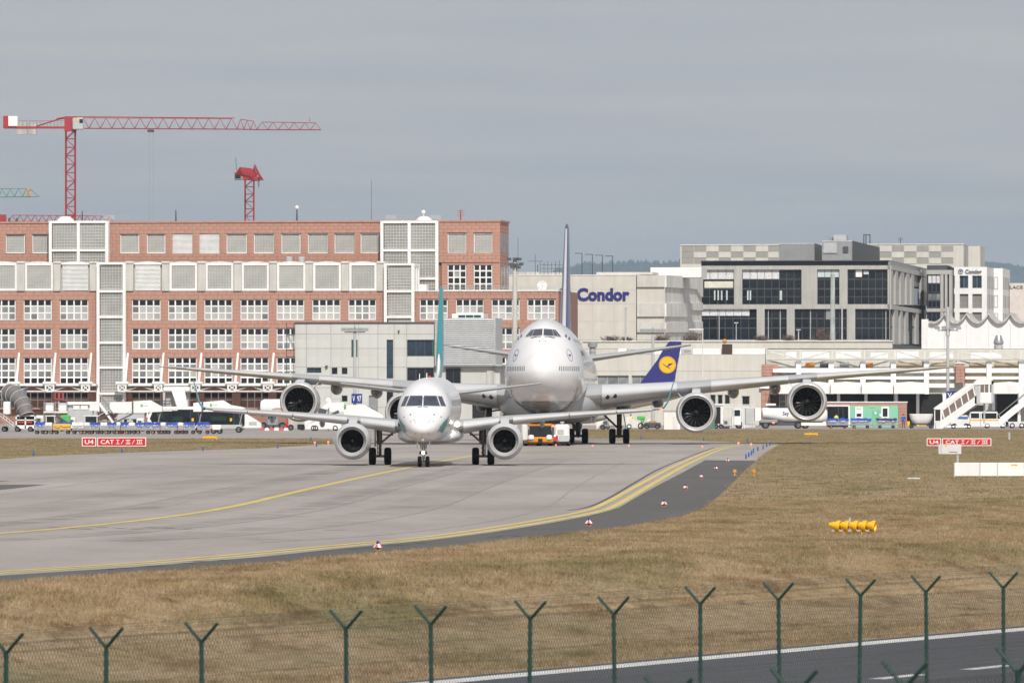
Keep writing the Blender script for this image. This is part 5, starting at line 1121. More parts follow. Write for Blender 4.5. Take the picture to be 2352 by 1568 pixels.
for sx_ in (-1, 1):
    for x, z, r in ((.65, 2.93, .045), (1.02, 2.80, .04), (.62, 2.56, .025), (.98, 2.30, .03), (.88, 2.0, .035)):
        p = E.proj(sx_ * x, z, 6)
        if p: m = MB(); m.tube(p, p + Vector((sx_ * .02, -.10, 0)), r * .5, r * .3); m.ball(p, r, 8, 5); m.build('probe', DGREY, J)
    m = MB()                                                   # teal swoosh on the cheek
    for q in ([(.88, 2.06), (1.04, 1.90), (1.30, 2.38), (1.10, 2.44)], [(1.10, 2.44), (1.30, 2.38), (1.455, 2.86), (1.40, 2.82)]): E.patch(m, [(sx_ * x, z) for x, z in q], 9, 5, 6, .01)
    m.build('teal_swoosh', TEAL, J)
    sgn = 0 if sx_ > 0 else math.pi
    for k in range(26):                                        # cabin windows
        y = 6.6 + k * .79; m = MB(); E.spatch(m, y, y + .28, sgn + sx_ * .13, sgn + sx_ * .33, 2, 2, .008); m.build('cabin_window', CABIN, J)
    m = MB(); E.spatch(m, 4.4, 4.44, sgn - sx_ * .2, sgn + sx_ * .7, 1, 6, .006); E.spatch(m, 5.2, 5.24, sgn - sx_ * .2, sgn + sx_ * .7, 1, 6, .006); m.build('door_outline', LINE, J)
    p = E.pt(3.3, sgn + sx_ * 1.05 if sx_ > 0 else math.pi - 1.05, .0)
for y in (1.75, 4.0, 6.2, 9.4, 13.0, 20.0):
    m = MB()
    for k in range(48): a0, a1 = 2 * math.pi * k / 48, 2 * math.pi * (k + 1) / 48; m.add([E.pt(y, a0, .004), E.pt(y, a1, .004), E.pt(y + .014, a1, .004), E.pt(y + .014, a0, .004)], [(0, 1, 2, 3)])
    m.build('skin_joint', mat('faint_seam', (.56, .56, .57), .4) if 'faint_seam' not in bpy.data.materials else bpy.data.materials['faint_seam'], J)
# belly fairing
bf = [(10.2, .9, 1.42, 1.30), (11.2, 1.45, 1.9, 1.16), (12.5, 1.78, 2.15, 1.10), (15, 1.85, 2.2, 1.08), (18.5, 1.8, 2.15, 1.10), (20.5, 1.45, 1.95, 1.18), (22, .9, 1.5, 1.34)]
MB().loft([[(a * math.copysign(abs(math.cos(t)) ** .75, math.cos(t)), y, (z0 + z1) / 2 + (z1 - z0) / 2 * math.copysign(abs(math.sin(t)) ** .8, math.sin(t)) + .1) for t in [2 * math.pi * i / 32 for i in range(32)]] for y, a, z1, z0 in bf]).build('belly_fairing', PLANEW, J, 60)
W_ = [(1.2, 12.0, 2.20, 6.4, .145), (1.9, 12.4, 2.26, 6.0, .14), (4.4, 13.75, 2.60, 4.6, .125), (8.5, 15.9, 2.94, 3.1, .11), (12.6, 18.0, 3.19, 1.95, .10), (13.15, 18.45, 3.24, 1.7, .095)]
for sx_ in (-1, 1):
    foil([((sx_ * x, y, z), ch, th, (0, 0, 1), .03) for x, y, z, ch, th in W_]).build('wing', WINGM, J, 40)
    wing_ = J.children[-1]
    def slat(x0, x1, nm='slat'):
        f = lambda x, k: float(np.interp(x, [w[0] for w in W_], [w[k] for w in W_])); secs = []
        for x in np.linspace(x0, x1, 4):
            le = Vector((sx_ * x, f(x, 1) - .10, f(x, 2) - .035)); ch = f(x, 3); th = f(x, 4); ring = []
            for t in np.linspace(-1, 1, 11):
                c = .17 * t * t; yt = 5 * th * (.2969 * math.sqrt(c) - .126 * c - .3516 * c * c); ring.append(le + Vector((0, c * ch, (math.copysign(yt * ch * 1.04, t) - c * ch * .03) if t else 0)))
            secs.append(ring)
        MB().loft(secs).build(nm, SLATM, J, 50)
    slat(1.95, 3.95); slat(4.75, 7.9); slat(7.97, 10.6); slat(10.67, 12.7)
    foil([((sx_ * 13.1, 18.42, 3.235), 1.72, .095, (0, 0, 1), .03), ((sx_ * 13.38, 18.75, 3.30), 1.5, .09, (-sx_ * .45, 0, .9), .0), ((sx_ * 13.6, 19.2, 3.62), 1.2, .085, (-sx_ * .93, 0, .36), 0), ((sx_ * 13.98, 20.25, 4.92), .55, .08, (-sx_ * .97, 0, .25), 0)]).build('winglet', TEAL, J, 40)
    MB().ball((sx_ * 13.2, 18.3, 3.2), .07).build('wingtip_light', GLOWRED if sx_ > 0 else GLASS, J)
    for x in (6.35, 9.3):                                     # flap track fairings
        f = lambda k: float(np.interp(x, [w[0] for w in W_], [w[k] for w in W_])); y, z, ch = f(1), f(2), f(3)
        m = MB(); m.lathe([(.02, -.1), (.13, .2), (.2, .9), (.2, 1.7), (.12, 2.5), (.02, 3.0)], (0, 0, 0), 'y', 14); o = m.build('flap_fairing', WINGM, J, 50); o.location = (sx_ * x, y + ch * .45, z - .33); o.scale = (.75, 1, 1.45)
    e = fan_engine(J, (sx_ * 4.32, 10.55, 1.40), .86, .655, 1.05, 3.6, 24, COWLM, 1, deep=1.0, edge=mat('small_blade_edge', (.10, .10, .10), .4, metal=.5) if 'small_blade_edge' not in bpy.data.materials else bpy.data.materials['small_blade_edge'])
    MB().lathe([(.5, 3.2), (.46, 3.9), (.30, 4.6), (.05, 5.2)], (0, 0, 0), 'y', 24).build('exhaust_cone', GEARM, e, 40)
    m = MB(); m.loft([[(-.2, .55, .93), (.2, .55, .93), (.2, 4.2, .85), (-.2, 4.2, .85)], [(-.24, 1.0, 1.08), (.24, 1.0, 1.08), (.22, 4.6, 1.15), (-.22, 4.6, 1.15)], [(-.22, 2.6, 1.35), (.22, 2.6, 1.35), (.2, 4.8, 1.3), (-.2, 4.8, 1.3)]]); m.build('pylon', COWLM, e, 30)
    # main gear
    g = MB(); g.tube((sx_ * 2.97, 16.83, .45), (sx_ * 2.97, 16.75, 1.35), .085, n=12); g.tube((sx_ * 2.97, 16.75, 1.2), (sx_ * 3.02, 16.7, 2.45), .14, .15, n=12); g.tube((sx_ * 2.68, 16.83, .5), (sx_ * 3.26, 16.83, .5), .075, n=10); go = g.build('main_gear', STRUTM, J, 40)
    g = MB(); g.tube((sx_ * 2.92, 16.6, 1.25), (sx_ * 2.05, 16.6, 2.0), .06, .07, n=8); g.tube((sx_ * 2.85, 16.6, 1.75), (sx_ * 2.2, 16.6, 1.72), .03, n=6); g.build('side_brace', STRUTM, go)
    g = MB(); g.box(sx_ * 3.2, sx_ * 3.27, 16.2, 17.3, 1.05, 2.2); g.box(sx_ * 3.05, sx_ * 3.2, 16.65, 16.72, 1.3, 1.36); g.build('gear_door', COWLM, go); g = MB(); g.tube((sx_ * 2.97, 17.0, .6), (sx_ * 2.97, 17.25, .95), .035); g.tube((sx_ * 2.97, 17.25, .95), (sx_ * 2.97, 17.0, 1.3), .035); g.build('torque_link', GEARM, go)
    g = MB()
    for dz in np.linspace(.45, 1.9, 7): g.tube((sx_ * 2.97 - .12, 16.62, dz), (sx_ * 2.97 + .1, 16.6, dz + .2), .018, n=4)
    g.tube((sx_ * 3.1, 16.6, .5), (sx_ * 3.15, 16.55, 2.2), .025, n=5); g.build('hydraulic_line', GEARM, go)
    for dx in (-.44, .44): wheel(J, (sx_ * 2.97 + dx, 16.83, .5), .5, .40)
    for x, y, z in ((1.62, 11.6, 2.36),):
        MB().lathe([(.01, -.06), (.12, 0), (.15, .12)], (sx_ * x, y, z), 'y', 14).build('landing_light', GLOWWHITE if sx_ > 0 else GLASS, J, 40)
    foil([((sx_ * .45, 30.6, 4.05), 2.9, .10, (0, 0, 1), 0), ((sx_ * 6.04, 34.0, 4.72), 1.2, .09, (0, 0, 1), 0)]).build('tailplane', WINGM, J, 40)
foil([((0, 26.5, 4.9), 7.8, .03, (1, 0, 0), 0), ((0, 28.9, 5.5), 5.9, .075, (1, 0, 0), 0), ((0, 29.8, 6.2), 5.3, .095, (1, 0, 0), 0), ((0, 33.4, 10.3), 2.6, .10, (1, 0, 0), 0), ((0, 33.75, 10.55), 2.2, .06, (1, 0, 0), 0)], 20).build('tail_fin', TEAL, J, 50)
foil([((0, 24.0, 4.98), 3.5, .035, (1, 0, 0), 0), ((0, 26.45, 5.16), 3.2, .06, (1, 0, 0), 0), ((0, 28.8, 5.55), 2.0, .12, (1, 0, 0), 0), ((0, 29.35, 6.0), 1.1, .2, (1, 0, 0), 0), ((0, 29.9, 6.45), .3, .25, (1, 0, 0), 0)], 12).build('fin_fillet', PLANEW, J, 50)
m = MB(); m.tube((-.35, 6.5, 4.85), (-.35, 6.7, 5.2), .02, n=5); m.box(-.02, .02, 8.2, 8.6, 4.95, 5.25); m.build('antenna', WHITE, J); MB().ball((0, 13, 5.03), .09).build('beacon', SIGNRED, J)
# nose gear
g = MB(); g.tube((0, 3.0, .3), (0, 3.0, .85), .055, n=12); g.tube((0, 3.0, .8), (0, 2.9, 1.5), .085, n=12); g.tube((-.2, 3.0, .34), (.2, 3.0, .34), .05, n=8); go = g.build('nose_gear', STRUTM, J, 40)
g = MB()
for sx_ in (-1, 1): g.tube((sx_ * .1, 2.9, .95), (sx_ * .2, 2.7, 1.42), .05); g.tube((sx_ * .05, 2.9, .5), (sx_ * .05, 2.72, .75), .025); g.tube((sx_ * .16, 2.88, .78), (sx_ * .02, 2.88, .78), .03)
g.build('drag_brace', STRUTM, go)
for sx_ in (-1, 1):
    m = MB(); m.hexa([(sx_ * .36, 2.4, 1.08), (sx_ * .4, 2.4, 1.05), (sx_ * .4, 3.6, 1.05), (sx_ * .36, 3.6, 1.08), (sx_ * .31, 2.3, 1.42), (sx_ * .35, 2.3, 1.42), (sx_ * .35, 3.6, 1.42), (sx_ * .31, 3.6, 1.42)]); m.build('gear_door', PLANEW, go)
    MB().lathe([(.01, -.05), (.07, -.03), (.09, .06), (.05, .12)], (sx_ * .14 - .02, 2.78, .8), 'y', 14).build('taxi_lamp_side', GLASS, go, 40)
    wheel(J, (sx_ * .215, 3.0, .31), .31, .22)
MB().lathe([(.01, -.07), (.085, -.05), (.1, .06), (.05, .12)], (-.01, 2.74, .80), 'y', 16).build('taxi_lamp', GLOWWHITE, go, 40)
# ---------------------------------------------------------------- four-engined jumbo behind
TH = R(2.05)
J = thing('jumbo_jet', 'large white four engine double deck jet behind the small jet', 'aircraft', (2.315, 549, 0), -TH)
def two_tone(name, top, bot, zsplit):
    m = bpy.data.materials.new(name); m.use_nodes = True; N, L = m.node_tree.nodes, m.node_tree.links; b = N['Principled BSDF']; b.inputs['Roughness'].default_value = .24; b.inputs['Coat Weight'].default_value = .6; b.inputs['Coat Roughness'].default_value = .08
    t_ = N.new('ShaderNodeTexCoord'); s_ = N.new('ShaderNodeSeparateXYZ'); L.new(t_.outputs['Object'], s_.inputs[0]); q = N.new('ShaderNodeMath'); q.operation = 'GREATER_THAN'; q.inputs[1].default_value = zsplit; L.new(s_.outputs[2], q.inputs[0])
    x = N.new('ShaderNodeMixRGB'); x.inputs[1].default_value = (*bot, 1); x.inputs[2].default_value = (*top, 1); L.new(q.outputs[0], x.inputs[0]); L.new(x.outputs[0], b.inputs['Base Color']); return m
BODY7 = two_tone('jumbo_body', (.73, .73, .745), (.25, .275, .285), 3.58)
B7 = Fus([(0, 5.9, 5.9, 0, 5.9), (.15, 6.42, 5.3, .55, 5.88), (.5, 6.85, 4.86, .98, 5.84), (1.1, 7.32, 4.38, 1.48, 5.8), (2, 7.85, 3.86, 2.02, 5.74), (3, 8.4, 3.44, 2.46, 5.7), (4, 8.92, 3.13, 2.76, 5.68), (5, 9.42, 2.89, 2.96, 5.66), (6.2, 9.84, 2.70, 3.1, 5.65), (8, 10.1, 2.52, 3.2, 5.65), (10, 10.2, 2.43, 3.25, 5.62), (14, 10.22, 2.4, 3.25, 5.65), (27, 10.15, 2.4, 3.25, 5.65), (32, 9.6, 2.4, 3.25, 5.65), (36, 9.0, 2.4, 3.25, 5.65), (50, 8.95, 2.4, 3.25, 5.65), (58, 8.95, 3.0, 3.0, 5.9), (66, 8.85, 4.9, 2.1, 6.8), (72, 8.6, 6.5, 1.2, 7.5), (76, 8.0, 7.4, .3, 7.7)], 1.78, 2.0)
ysr = [0, .03, .08, .15, .28, .5, .75, 1.1, 1.5, 2, 2.5, 3, 3.5, 4, 4.5, 5, 5.6, 6.2, 7, 8, 9, 10, 12, 14, 18, 22, 27, 29, 32, 34, 36, 42, 50, 54, 58, 62, 66, 69, 72, 74, 76]
MB().loft(B7.mesh_rings(ysr, 64)).build('fuselage', BODY7, J, 60)
for sx_ in (-1, 1):
    m = MB(); B7.patch(m, [(sx_ * .05, 8.80), (sx_ * .86, 8.76), (sx_ * .70, 9.27), (sx_ * .05, 9.31)], 9, 6, 4, .02); m.build('windshield', WSG, J, 60)
    m = MB(); B7.patch(m, [(sx_ * .89, 8.76), (sx_ * 1.16, 8.73), (sx_ * .86, 9.25), (sx_ * .73, 9.27)], 9, 4, 4, .02); m.build('side_windshield', WSG, J, 60)
    m = MB(); B7.patch(m, [(sx_ * 1.19, 8.73), (sx_ * 1.42, 8.70), (sx_ * .99, 9.22), (sx_ * .89, 9.25)], 9, 4, 4, .02); m.build('side_windshield', WSG, J, 60)
    m = MB(); B7.patch(m, [(sx_ * .04, 8.75), (sx_ * 1.45, 8.64), (sx_ * 1.43, 8.69), (sx_ * .04, 8.80)], 9, 8, 1, .015); B7.patch(m, [(sx_ * .04, 9.31), (sx_ * 1.0, 9.23), (sx_ * .98, 9.26), (sx_ * .04, 9.345)], 9, 8, 1, .015); m.build('windshield_frame', LGREY, J)
    p, q, r_ = B7.proj(sx_ * .5, 8.66, 9), B7.proj(sx_ * .95, 8.60, 9), B7.proj(sx_ * .14, 8.66, 9)
    m = MB(); m.tube(p + Vector((0, -.08, .03)), q + Vector((0, -.1, 0)), .03, n=5); m.tube(p + Vector((0, -.08, .03)), r_ + Vector((0, -.1, .03)), .02, n=5); m.build('wiper', DGREY, J)
    # ring emblem on each cheek
    m = MB(); P = []
    for k in range(29):
        a = 2 * math.pi * k / 28; x, z = sx_ * (2.13 + .17 * math.cos(a) - .14 * math.sin(a)), 7.22 + .47 * math.sin(a)
        p = B7.proj(x, z, 12); P.append((p or Vector((x, 8, z))) + Vector((sx_ * .02, -.03, .01)))
    for a, b in zip(P, P[1:]): m.tube(a, b, .013, n=4)
    em = m.build('ring_emblem', FINBLUE, J)
    m = MB(); B7.patch(m, [(sx_ * 2.0, 7.26), (sx_ * 2.1, 7.20), (sx_ * 2.22, 7.02), (sx_ * 2.12, 7.27)], 12, 3, 2, .03); B7.patch(m, [(sx_ * 2.1, 7.16), (sx_ * 2.2, 7.16), (sx_ * 2.22, 7.3), (sx_ * 2.14, 7.26)], 12, 3, 2, .032); m.build('bird', FINBLUE, em)
    # upper deck markings, main deck windows
    for k in range(11):
        x0 = 1.36 + k * .145; 
        if x0 < 3.02:
            m = MB(); B7.patch(m, [(sx_ * x0, 5.98), (sx_ * (x0 + .05), 5.96), (sx_ * (x0 + .05), 6.32), (sx_ * x0, 6.34)], 16, 1, 2, .012); m.build('cabin_window', CABIN, J)
    sgn = 0 if sx_ > 0 else math.pi
    for k in range(60):
        y = 9.5 + k * .51 + (1.6 if k > 8 else 0) + (1.6 if k > 30 else 0)
        m = MB(); B7.spatch(m, y, y + .27, sgn + sx_ * .07, sgn + sx_ * .17, 1, 1, .012); m.build('cabin_window', CABIN, J)
    for k in range(36): 
        y = 8.6 + k * .51; m = MB(); B7.spatch(m, y, y + .27, sgn + sx_ * .66, sgn + sx_ * .74, 1, 1, .012); m.build('upper_window', CABIN, J)
    m = MB(); y0 = 10.2
    for k, (dy, h) in enumerate(((0, 1), (1.1, .7), (1.9, .7), (2.7, .7), (3.5, 1), (4.6, .7), (5.4, .7), (6.2, .8), (7.0, .7), (7.8, .9))): B7.spatch(m, y0 + dy, y0 + dy + .55, sgn + sx_ * .40, sgn + sx_ * (.40 + .13 * h), 2, 2, .012)
    m.build('airline_titles', FINBLUE, J)
    m = MB(); B7.spatch(m, 7.8, 7.86, sgn - sx_ * .15, sgn + sx_ * .45, 1, 6, .01); B7.spatch(m, 9.0, 9.06, sgn - sx_ * .15, sgn + sx_ * .45, 1, 6, .01); m.build('door_outline', LINE, J)
    for x, z in ((2.55, 4.15), (2.5, 4.35), (2.46, 3.95), (.22, 8.35)):
        p = B7.proj(sx_ * x, z, 12); m = MB(); m.tube(p, p + Vector((sx_ * .03, -.22, 0)), .035, .02); m.build('probe', DGREY, J)
    for x, z in ((1.45, 8.75), (1.7, 8.55)):
        m = MB(); B7.patch(m, [(sx_ * (x + .25), z), (sx_ * (x + .38), z - .15), (sx_ * (x + .42), z + .02), (sx_ * (x + .3), z + .2)], 12, 2, 2, .015); m.build('nose_stencil', FINBLUE, J)
m = MB()                                           # radome joint
for k in range(40):
    a0, a1 = 2 * math.pi * k / 40, 2 * math.pi * (k + 1) / 40; m.add([B7.pt(1.3, a0, .008), B7.pt(1.3, a1, .008), B7.pt(1.335, a1, .008), B7.pt(1.335, a0, .008)], [(0, 1, 2, 3)])
m.build('radome_joint', mat('faint_joint', (.60, .60, .61), .4), J)
for y in (3.2, 5.6, 8.0, 11.0, 15.0, 20.0):
    m = MB()
    for k in range(48): a0, a1 = 2 * math.pi * k / 48, 2 * math.pi * (k + 1) / 48; m.add([B7.pt(y, a0, .006), B7.pt(y, a1, .006), B7.pt(y + .03, a1, .006), B7.pt(y + .03, a0, .006)], [(0, 1, 2, 3)])
    m.build('skin_joint', bpy.data.materials['faint_joint'], J)
# wing box fairing
bf = [(16, 1.6, 3.5, 2.2), (19, 3.3, 4.4, 1.95), (22, 4.1, 4.9, 1.75), (28, 4.4, 5.2, 1.65), (38, 4.3, 5.2, 1.65), (44, 3.4, 4.6, 1.9), (48, 1.8, 3.6, 2.3)]
MB().loft([[(a * math.copysign(abs(math.cos(t)) ** .8, math.cos(t)), y, (z0 + z1) / 2 + (z1 - z0) / 2 * math.copysign(abs(math.sin(t)) ** .8, math.sin(t))) for t in [2 * math.pi * i / 36 for i in range(36)]] for y, a, z1, z0 in bf]).build('belly_fairing', WINGM, J, 60)
W7 = [(2.6, 19.0, 4.0, 17.5, .135), (4.2, 20.3, 4.08, 16.2, .135), (7.5, 22.8, 4.36, 13.6, .125), (12, 26.2, 4.72, 10.6, .115), (21, 33.0, 5.5, 7.2, .10), (29, 39.1, 6.12, 4.5, .095), (32, 41.9, 6.35, 3.1, .09), (34.2, 45.2, 6.5, .9, .08)]
for sx_ in (-1, 1):
    foil([((sx_ * x, y, z), ch, th, (0, 0, 1), .02 + .03 * (x < 10)) for x, y, z, ch, th in W7], 18).build('wing', WINGM, J, 40)
    f7 = lambda x, k: float(np.interp(x, [w[0] for w in W7], [w[k] for w in W7]))
    for x0, x1 in ((4.3, 10.4), (13.2, 19.6), (22.0, 31.5)):
        secs = []
        for x in np.linspace(x0, x1, 5):
            le = Vector((sx_ * x, f7(x, 1) - .12, f7(x, 2))); ch, th = f7(x, 3), f7(x, 4); ring = []
            for t in np.linspace(-1, 1, 11):
                c = .09 * t * t; yt = 5 * th * (.2969 * math.sqrt(c) - .126 * c - .3516 * c * c); ring.append(le + Vector((0, c * ch, (math.copysign(yt * ch * (1.04 if t > 0 else .9), t) - c * ch * .03) if t else 0)))
            secs.append(ring)
        MB().loft(secs).build('leading_edge_flap', SLATM if x0 > 5 else COWLM, J, 50)
    for x, ln_ in ((6.0, 5.5), (8.7, 5.2), (15.0, 5.0), (18.5, 4.6)):
        m = MB(); m.lathe([(.02, -.1), (.3, .35), (.5, 1.4), (.52, 2.6), (.34, ln_ - 1.2), (.03, ln_)], (0, 0, 0), 'y', 18); o = m.build('flap_fairing', WINGM, J, 50); o.location = (sx_ * x, f7(x, 1) + f7(x, 3) * .58, f7(x, 2) - .62 - (.35 if x < 10 else 0)); o.scale = (.95, 1, 1.15)
    for x, z in ((4.75, 3.92), (5.35, 4.0)): MB().lathe([(.01, -.03), (.16, .0), (.2, .15)], (sx_ * x, f7(x, 1) - .1, z), 'y', 16).build('landing_light', GLASS, J, 40)
    for x, y, z in ((12.0, 22.6, 2.62), (21.15, 29.6, 3.50)):
        e = fan_engine(J, (sx_ * x, y, z), 1.48, 1.21, 1.68, 5.2, 18, COWLM, 1, deep=1.5)
        MB().lathe([(.9, 4.4), (.8, 5.6), (.5, 6.6), (.05, 7.4)], (0, 0, 0), 'y', 24).build('exhaust_cone', GEARM, e, 40)
        zw = f7(x, 2) - z
        m = MB(); m.loft([[(-.25, 1.0, 1.45), (.25, 1.0, 1.45), (.3, 6.5, 1.2), (-.3, 6.5, 1.2)], [(-.36, 1.6, 1.75), (.36, 1.6, 1.75), (.32, 7.4, 1.7), (-.32, 7.4, 1.7)], [(-.30, 3.3, zw - .12), (.30, 3.3, zw - .12), (.28, 8.0, zw - .3), (-.28, 8.0, zw - .3)]]); m.build('pylon', COWLM, e, 35)
        m = MB(); m.hexa([(1.1, .9, 1.2), (1.14, .9, 1.16), (1.14, 2.6, 1.16), (1.1, 2.6, 1.2), (1.5, 1.9, 1.62), (1.53, 1.9, 1.59), (1.53, 2.6, 1.59), (1.5, 2.6, 1.62)]) if (sx_ > 0) == (x > 15) or True else None
        o = m.build('nacelle_strake', COWLM, e); o.scale = (-sx_, 1, 1)
    # gear: wing leg and body leg, four wheels each
    for x, y in ((5.45, 34.5), (1.92, 37.6)):
        g = MB(); g.tube((sx_ * x, y, .65), (sx_ * x, y, 3.4), .2, .24, n=12); g.tube((sx_ * x, y - .75, .62), (sx_ * x, y + .75, .62), .14, n=10)
        for dy in (-.74, .74): g.tube((sx_ * x - .55, y + dy, .62), (sx_ * x + .55, y + dy, .62), .1, n=10)
        go = g.build('main_gear', GEARM, J, 40); g = MB(); g.tube((sx_ * x, y - .2, 1.2), (sx_ * (x - 1.9), y - .3, 3.0), .09, n=8); g.tube((sx_ * (x - .1), y - .25, 2.7), (sx_ * (x - 1.7), y - .3, 2.9), .06, n=6); g.build('side_brace', GEARM, go)
        if x > 3: g = MB(); g.hexa([(sx_ * (x + .55), y - .9, 1.2), (sx_ * (x + .62), y - .9, 1.2), (sx_ * (x + .62), y + .9, 1.2), (sx_ * (x + .55), y + .9, 1.2), (sx_ * (x + .2), y - .9, 3.3), (sx_ * (x + .27), y - .9, 3.3), (sx_ * (x + .27), y + .9, 3.3), (sx_ * (x + .2), y + .9, 3.3)]); g.build('gear_door', COWLM, go)
        for dy in (-.74, .74):
            for dx in (-.58, .58): wheel(J, (sx_ * x + dx, y + dy, .62), .62, .5)
    foil([((sx_ * .6, 64.8, 7.05), 7.4, .10, (0, 0, 1), 0), ((sx_ * 11.08, 72.3, 8.55), 2.3, .085, (0, 0, 1), 0)]).build('tailplane', WINGM, J, 40)
    for x in (.34, -.34): pass
FF = [((0, 60.5, 8.7), 13.0, .06, (1, 0, 0), 0), ((0, 62.5, 9.6), 11.0, .10, (1, 0, 0), 0), ((0, 70.6, 18.9), 4.6, .095, (1, 0, 0), 0), ((0, 71.2, 19.3), 3.8, .05, (1, 0, 0), 0)]
foil(FF, 20).build('tail_fin', FINBLUE, J, 50)
m = MB(); secs = []
for t in (0, .34, .67, 1):
    a, b = FF[1], FF[2]; le = Vector(a[0]).lerp(Vector(b[0]), t); ch = a[1] + (b[1] - a[1]) * t; ring = []
    for q in np.linspace(-1, 1, 9): c = .012 * q * q; yt = 5 * .0975 * (.2969 * math.sqrt(c) - .126 * c); ring.append(le + Vector((math.copysign(yt * ch * 1.05, q) if q else 0, c * ch - .06, 0)))
    secs.append(ring)
m.loft(secs); m.build('fin_leading_edge', FINSIL, J, 50)
g = MB(); g.tube((0, 8.2, .6), (0, 8.2, 2.7), .16, .2, n=12); g.tube((-.45, 8.2, .6), (.45, 8.2, .6), .09, n=10); go = g.build('nose_gear', GEARM, J, 40)
for sx_ in (-1, 1):
    wheel(J, (sx_ * .46, 8.2, .6), .6, .42); m = MB(); m.box(sx_ * .55, sx_ * .6, 6.9, 9.4, 2.0, 2.75); m.build('gear_door', COWLM, go)
    MB().lathe([(.01, -.08), (.13, -.04), (.15, .1)], (sx_ * .28, 8.0, 2.2), 'y', 14).build('taxi_lamp', GLASS, go, 40)
# ---------------------------------------------------------------- parked airliner: tail and rear body behind the jumbo wing
D = 800; pc = (1505 - CX) / F * D
K_ = thing('parked_airliner', 'parked white airliner with navy tail fin carrying a yellow crane disc', 'aircraft', (pc, D, 0)); s = D / F
XX, ZZ = lambda px: (px - 1505) * s, lambda py: HC - (py - YH) * s
rows = [(-20, 0, 3.4, .4), (-19.5, 0, 3.5, .9), (-18, 0, 3.6, 1.3), (-12, 0, 3.65, 1.45), (-6, 0, 3.68, 1.45), (-3, 0, 3.8, 1.35), (0, 0, 4.1, 1.05), (2.5, 0, 4.4, .7), (4.2, 0, 4.6, .3)]
m = MB(); rings = []
for x, _, zc, r in rows: rings.append([(x, r * math.cos(t), zc + r * math.sin(t)) for t in [2 * math.pi * i / 28 for i in range(28)]])
m.loft(rings); m.build('fuselage', PLANEW, K_, 60)
fin = [(1455, 893), (1470, 880), (1510, 826), (1521, 806), (1536, 784.5), (1541, 783.5), (1566, 784), (1552, 860), (1550, 880), (1551, 893)]
MB().prism([(XX(x), ZZ(y)) for x, y in fin], -.16, .16).build('tail_fin', NAVY, K_)
fo = K_.children[-1]; c = (XX(1533), 0, ZZ(837.5)); rr = 19.0 * s * 1.03
m = MB(); m.lathe([(.001, -.19), (rr * .9, -.19), (rr * .9, -.165)], c, 'y', 40); m.build('yellow_disc', YELLOW, fo); m = MB(); m.lathe([(rr * .93, -.185), (rr, -.185), (rr, -.165)], c, 'y', 40); m.build('yellow_ring', YELLOW, fo)
cx_, cz_ = c[0], c[2]; q = MB(); P = lambda pts: [(cx_ + a * rr, cz_ + b * rr) for a, b in pts]
q.prism(P([(-.62, .13), (-.5, .12), (-.2, -.1), (.05, -.2), (.45, -.52), (.05, -.33), (-.15, -.24)]), -.21, -.192); q.prism(P([(.0, -.18), (.12, .12), (.3, .16), (.62, .2), (.62, .12), (.4, .06), (.55, .04), (.35, -.04), (.22, -.14)]), -.21, -.192); q.build('crane_bird', NAVY, fo)
foil([((0, 0, 0), 3.2, .1, (0, 0, 1), 0), ((5.6, 2.4, .5), 1.4, .09, (0, 0, 1), 0)]).build('tailplane', WINGM, K_, 40).location = (0, 0, 5.0)
o = K_.children[-1]; o.rotation_euler = (0, 0, R(-80)); o.location = (1.0, -.4, 5.0)
m = MB(); m.lathe([(.95, -11), (1.15, -10.4), (1.2, -9), (1.1, -7.5), (.8, -6.2), (.6, -5.6)], (0, -5.6, 2.0), 'x', 28); m.build('engine', COWLM, K_, 40)
for y in (-2.4, 2.4):
    g = MB(); g.tube((-9, y, .5), (-9, y, 3.0), .14); g.build('main_gear', GEARM, K_); o = wheel(K_, (-9, y - .3, .55), .55, .4); o.rotation_euler = (0, 0, R(90)); o = wheel(K_, (-9, y + .3, .55), .55, .4); o.rotation_euler = (0, 0, R(90))
g = MB(); g.tube((-17, 0, .4), (-17, 0, 2.8), .1); g.build('nose_gear', GEARM, K_); o = wheel(K_, (-17, 0, .4), .4, .25); o.rotation_euler = (0, 0, R(90))
# ================================================================ vehicles and equipment on the apron
class Pl:                      # a place on the apron: columns and rows of the photograph become metres round it
    def __init__(s, px, py, D=None):
        s.D = D or gd(py); s.px = px; s.s = s.D / F; s.loc = ((px - CX) * s.s, s.D, 0)
    def x(s, px): return (px - s.px) * s.s
    def z(s, py): return max(HC - (py - YH) * s.s, 0.0)
    def box(s, mb, x0, y0, x1, y1, v0, v1, mi=0): return mb.box(s.x(x0), s.x(x1), v0, v1, s.z(y1), s.z(y0), mi)
    def part(s, name, m, par, x0, y0, x1, y1, v0, v1, ch=0):
        b = MB(); (b.bbox(s.x(x0), s.x(x1), v0, v1, s.z(y1), s.z(y0), ch) if ch else s.box(b, x0, y0, x1, y1, v0, v1)); return b.build(name, m, par)
    def thing(s, name, label, cat, group=None): return thing(name, label, cat, s.loc, 0, group)
HUBD = mat('dull_hub', (.10, .10, .10), .6)
def sidewheel(par, x, y, r, w=.25, hub=HUBD): o = wheel(par, (x, y, r), r, w, hub=hub); o.rotation_euler = (0, 0, R(90)); return o
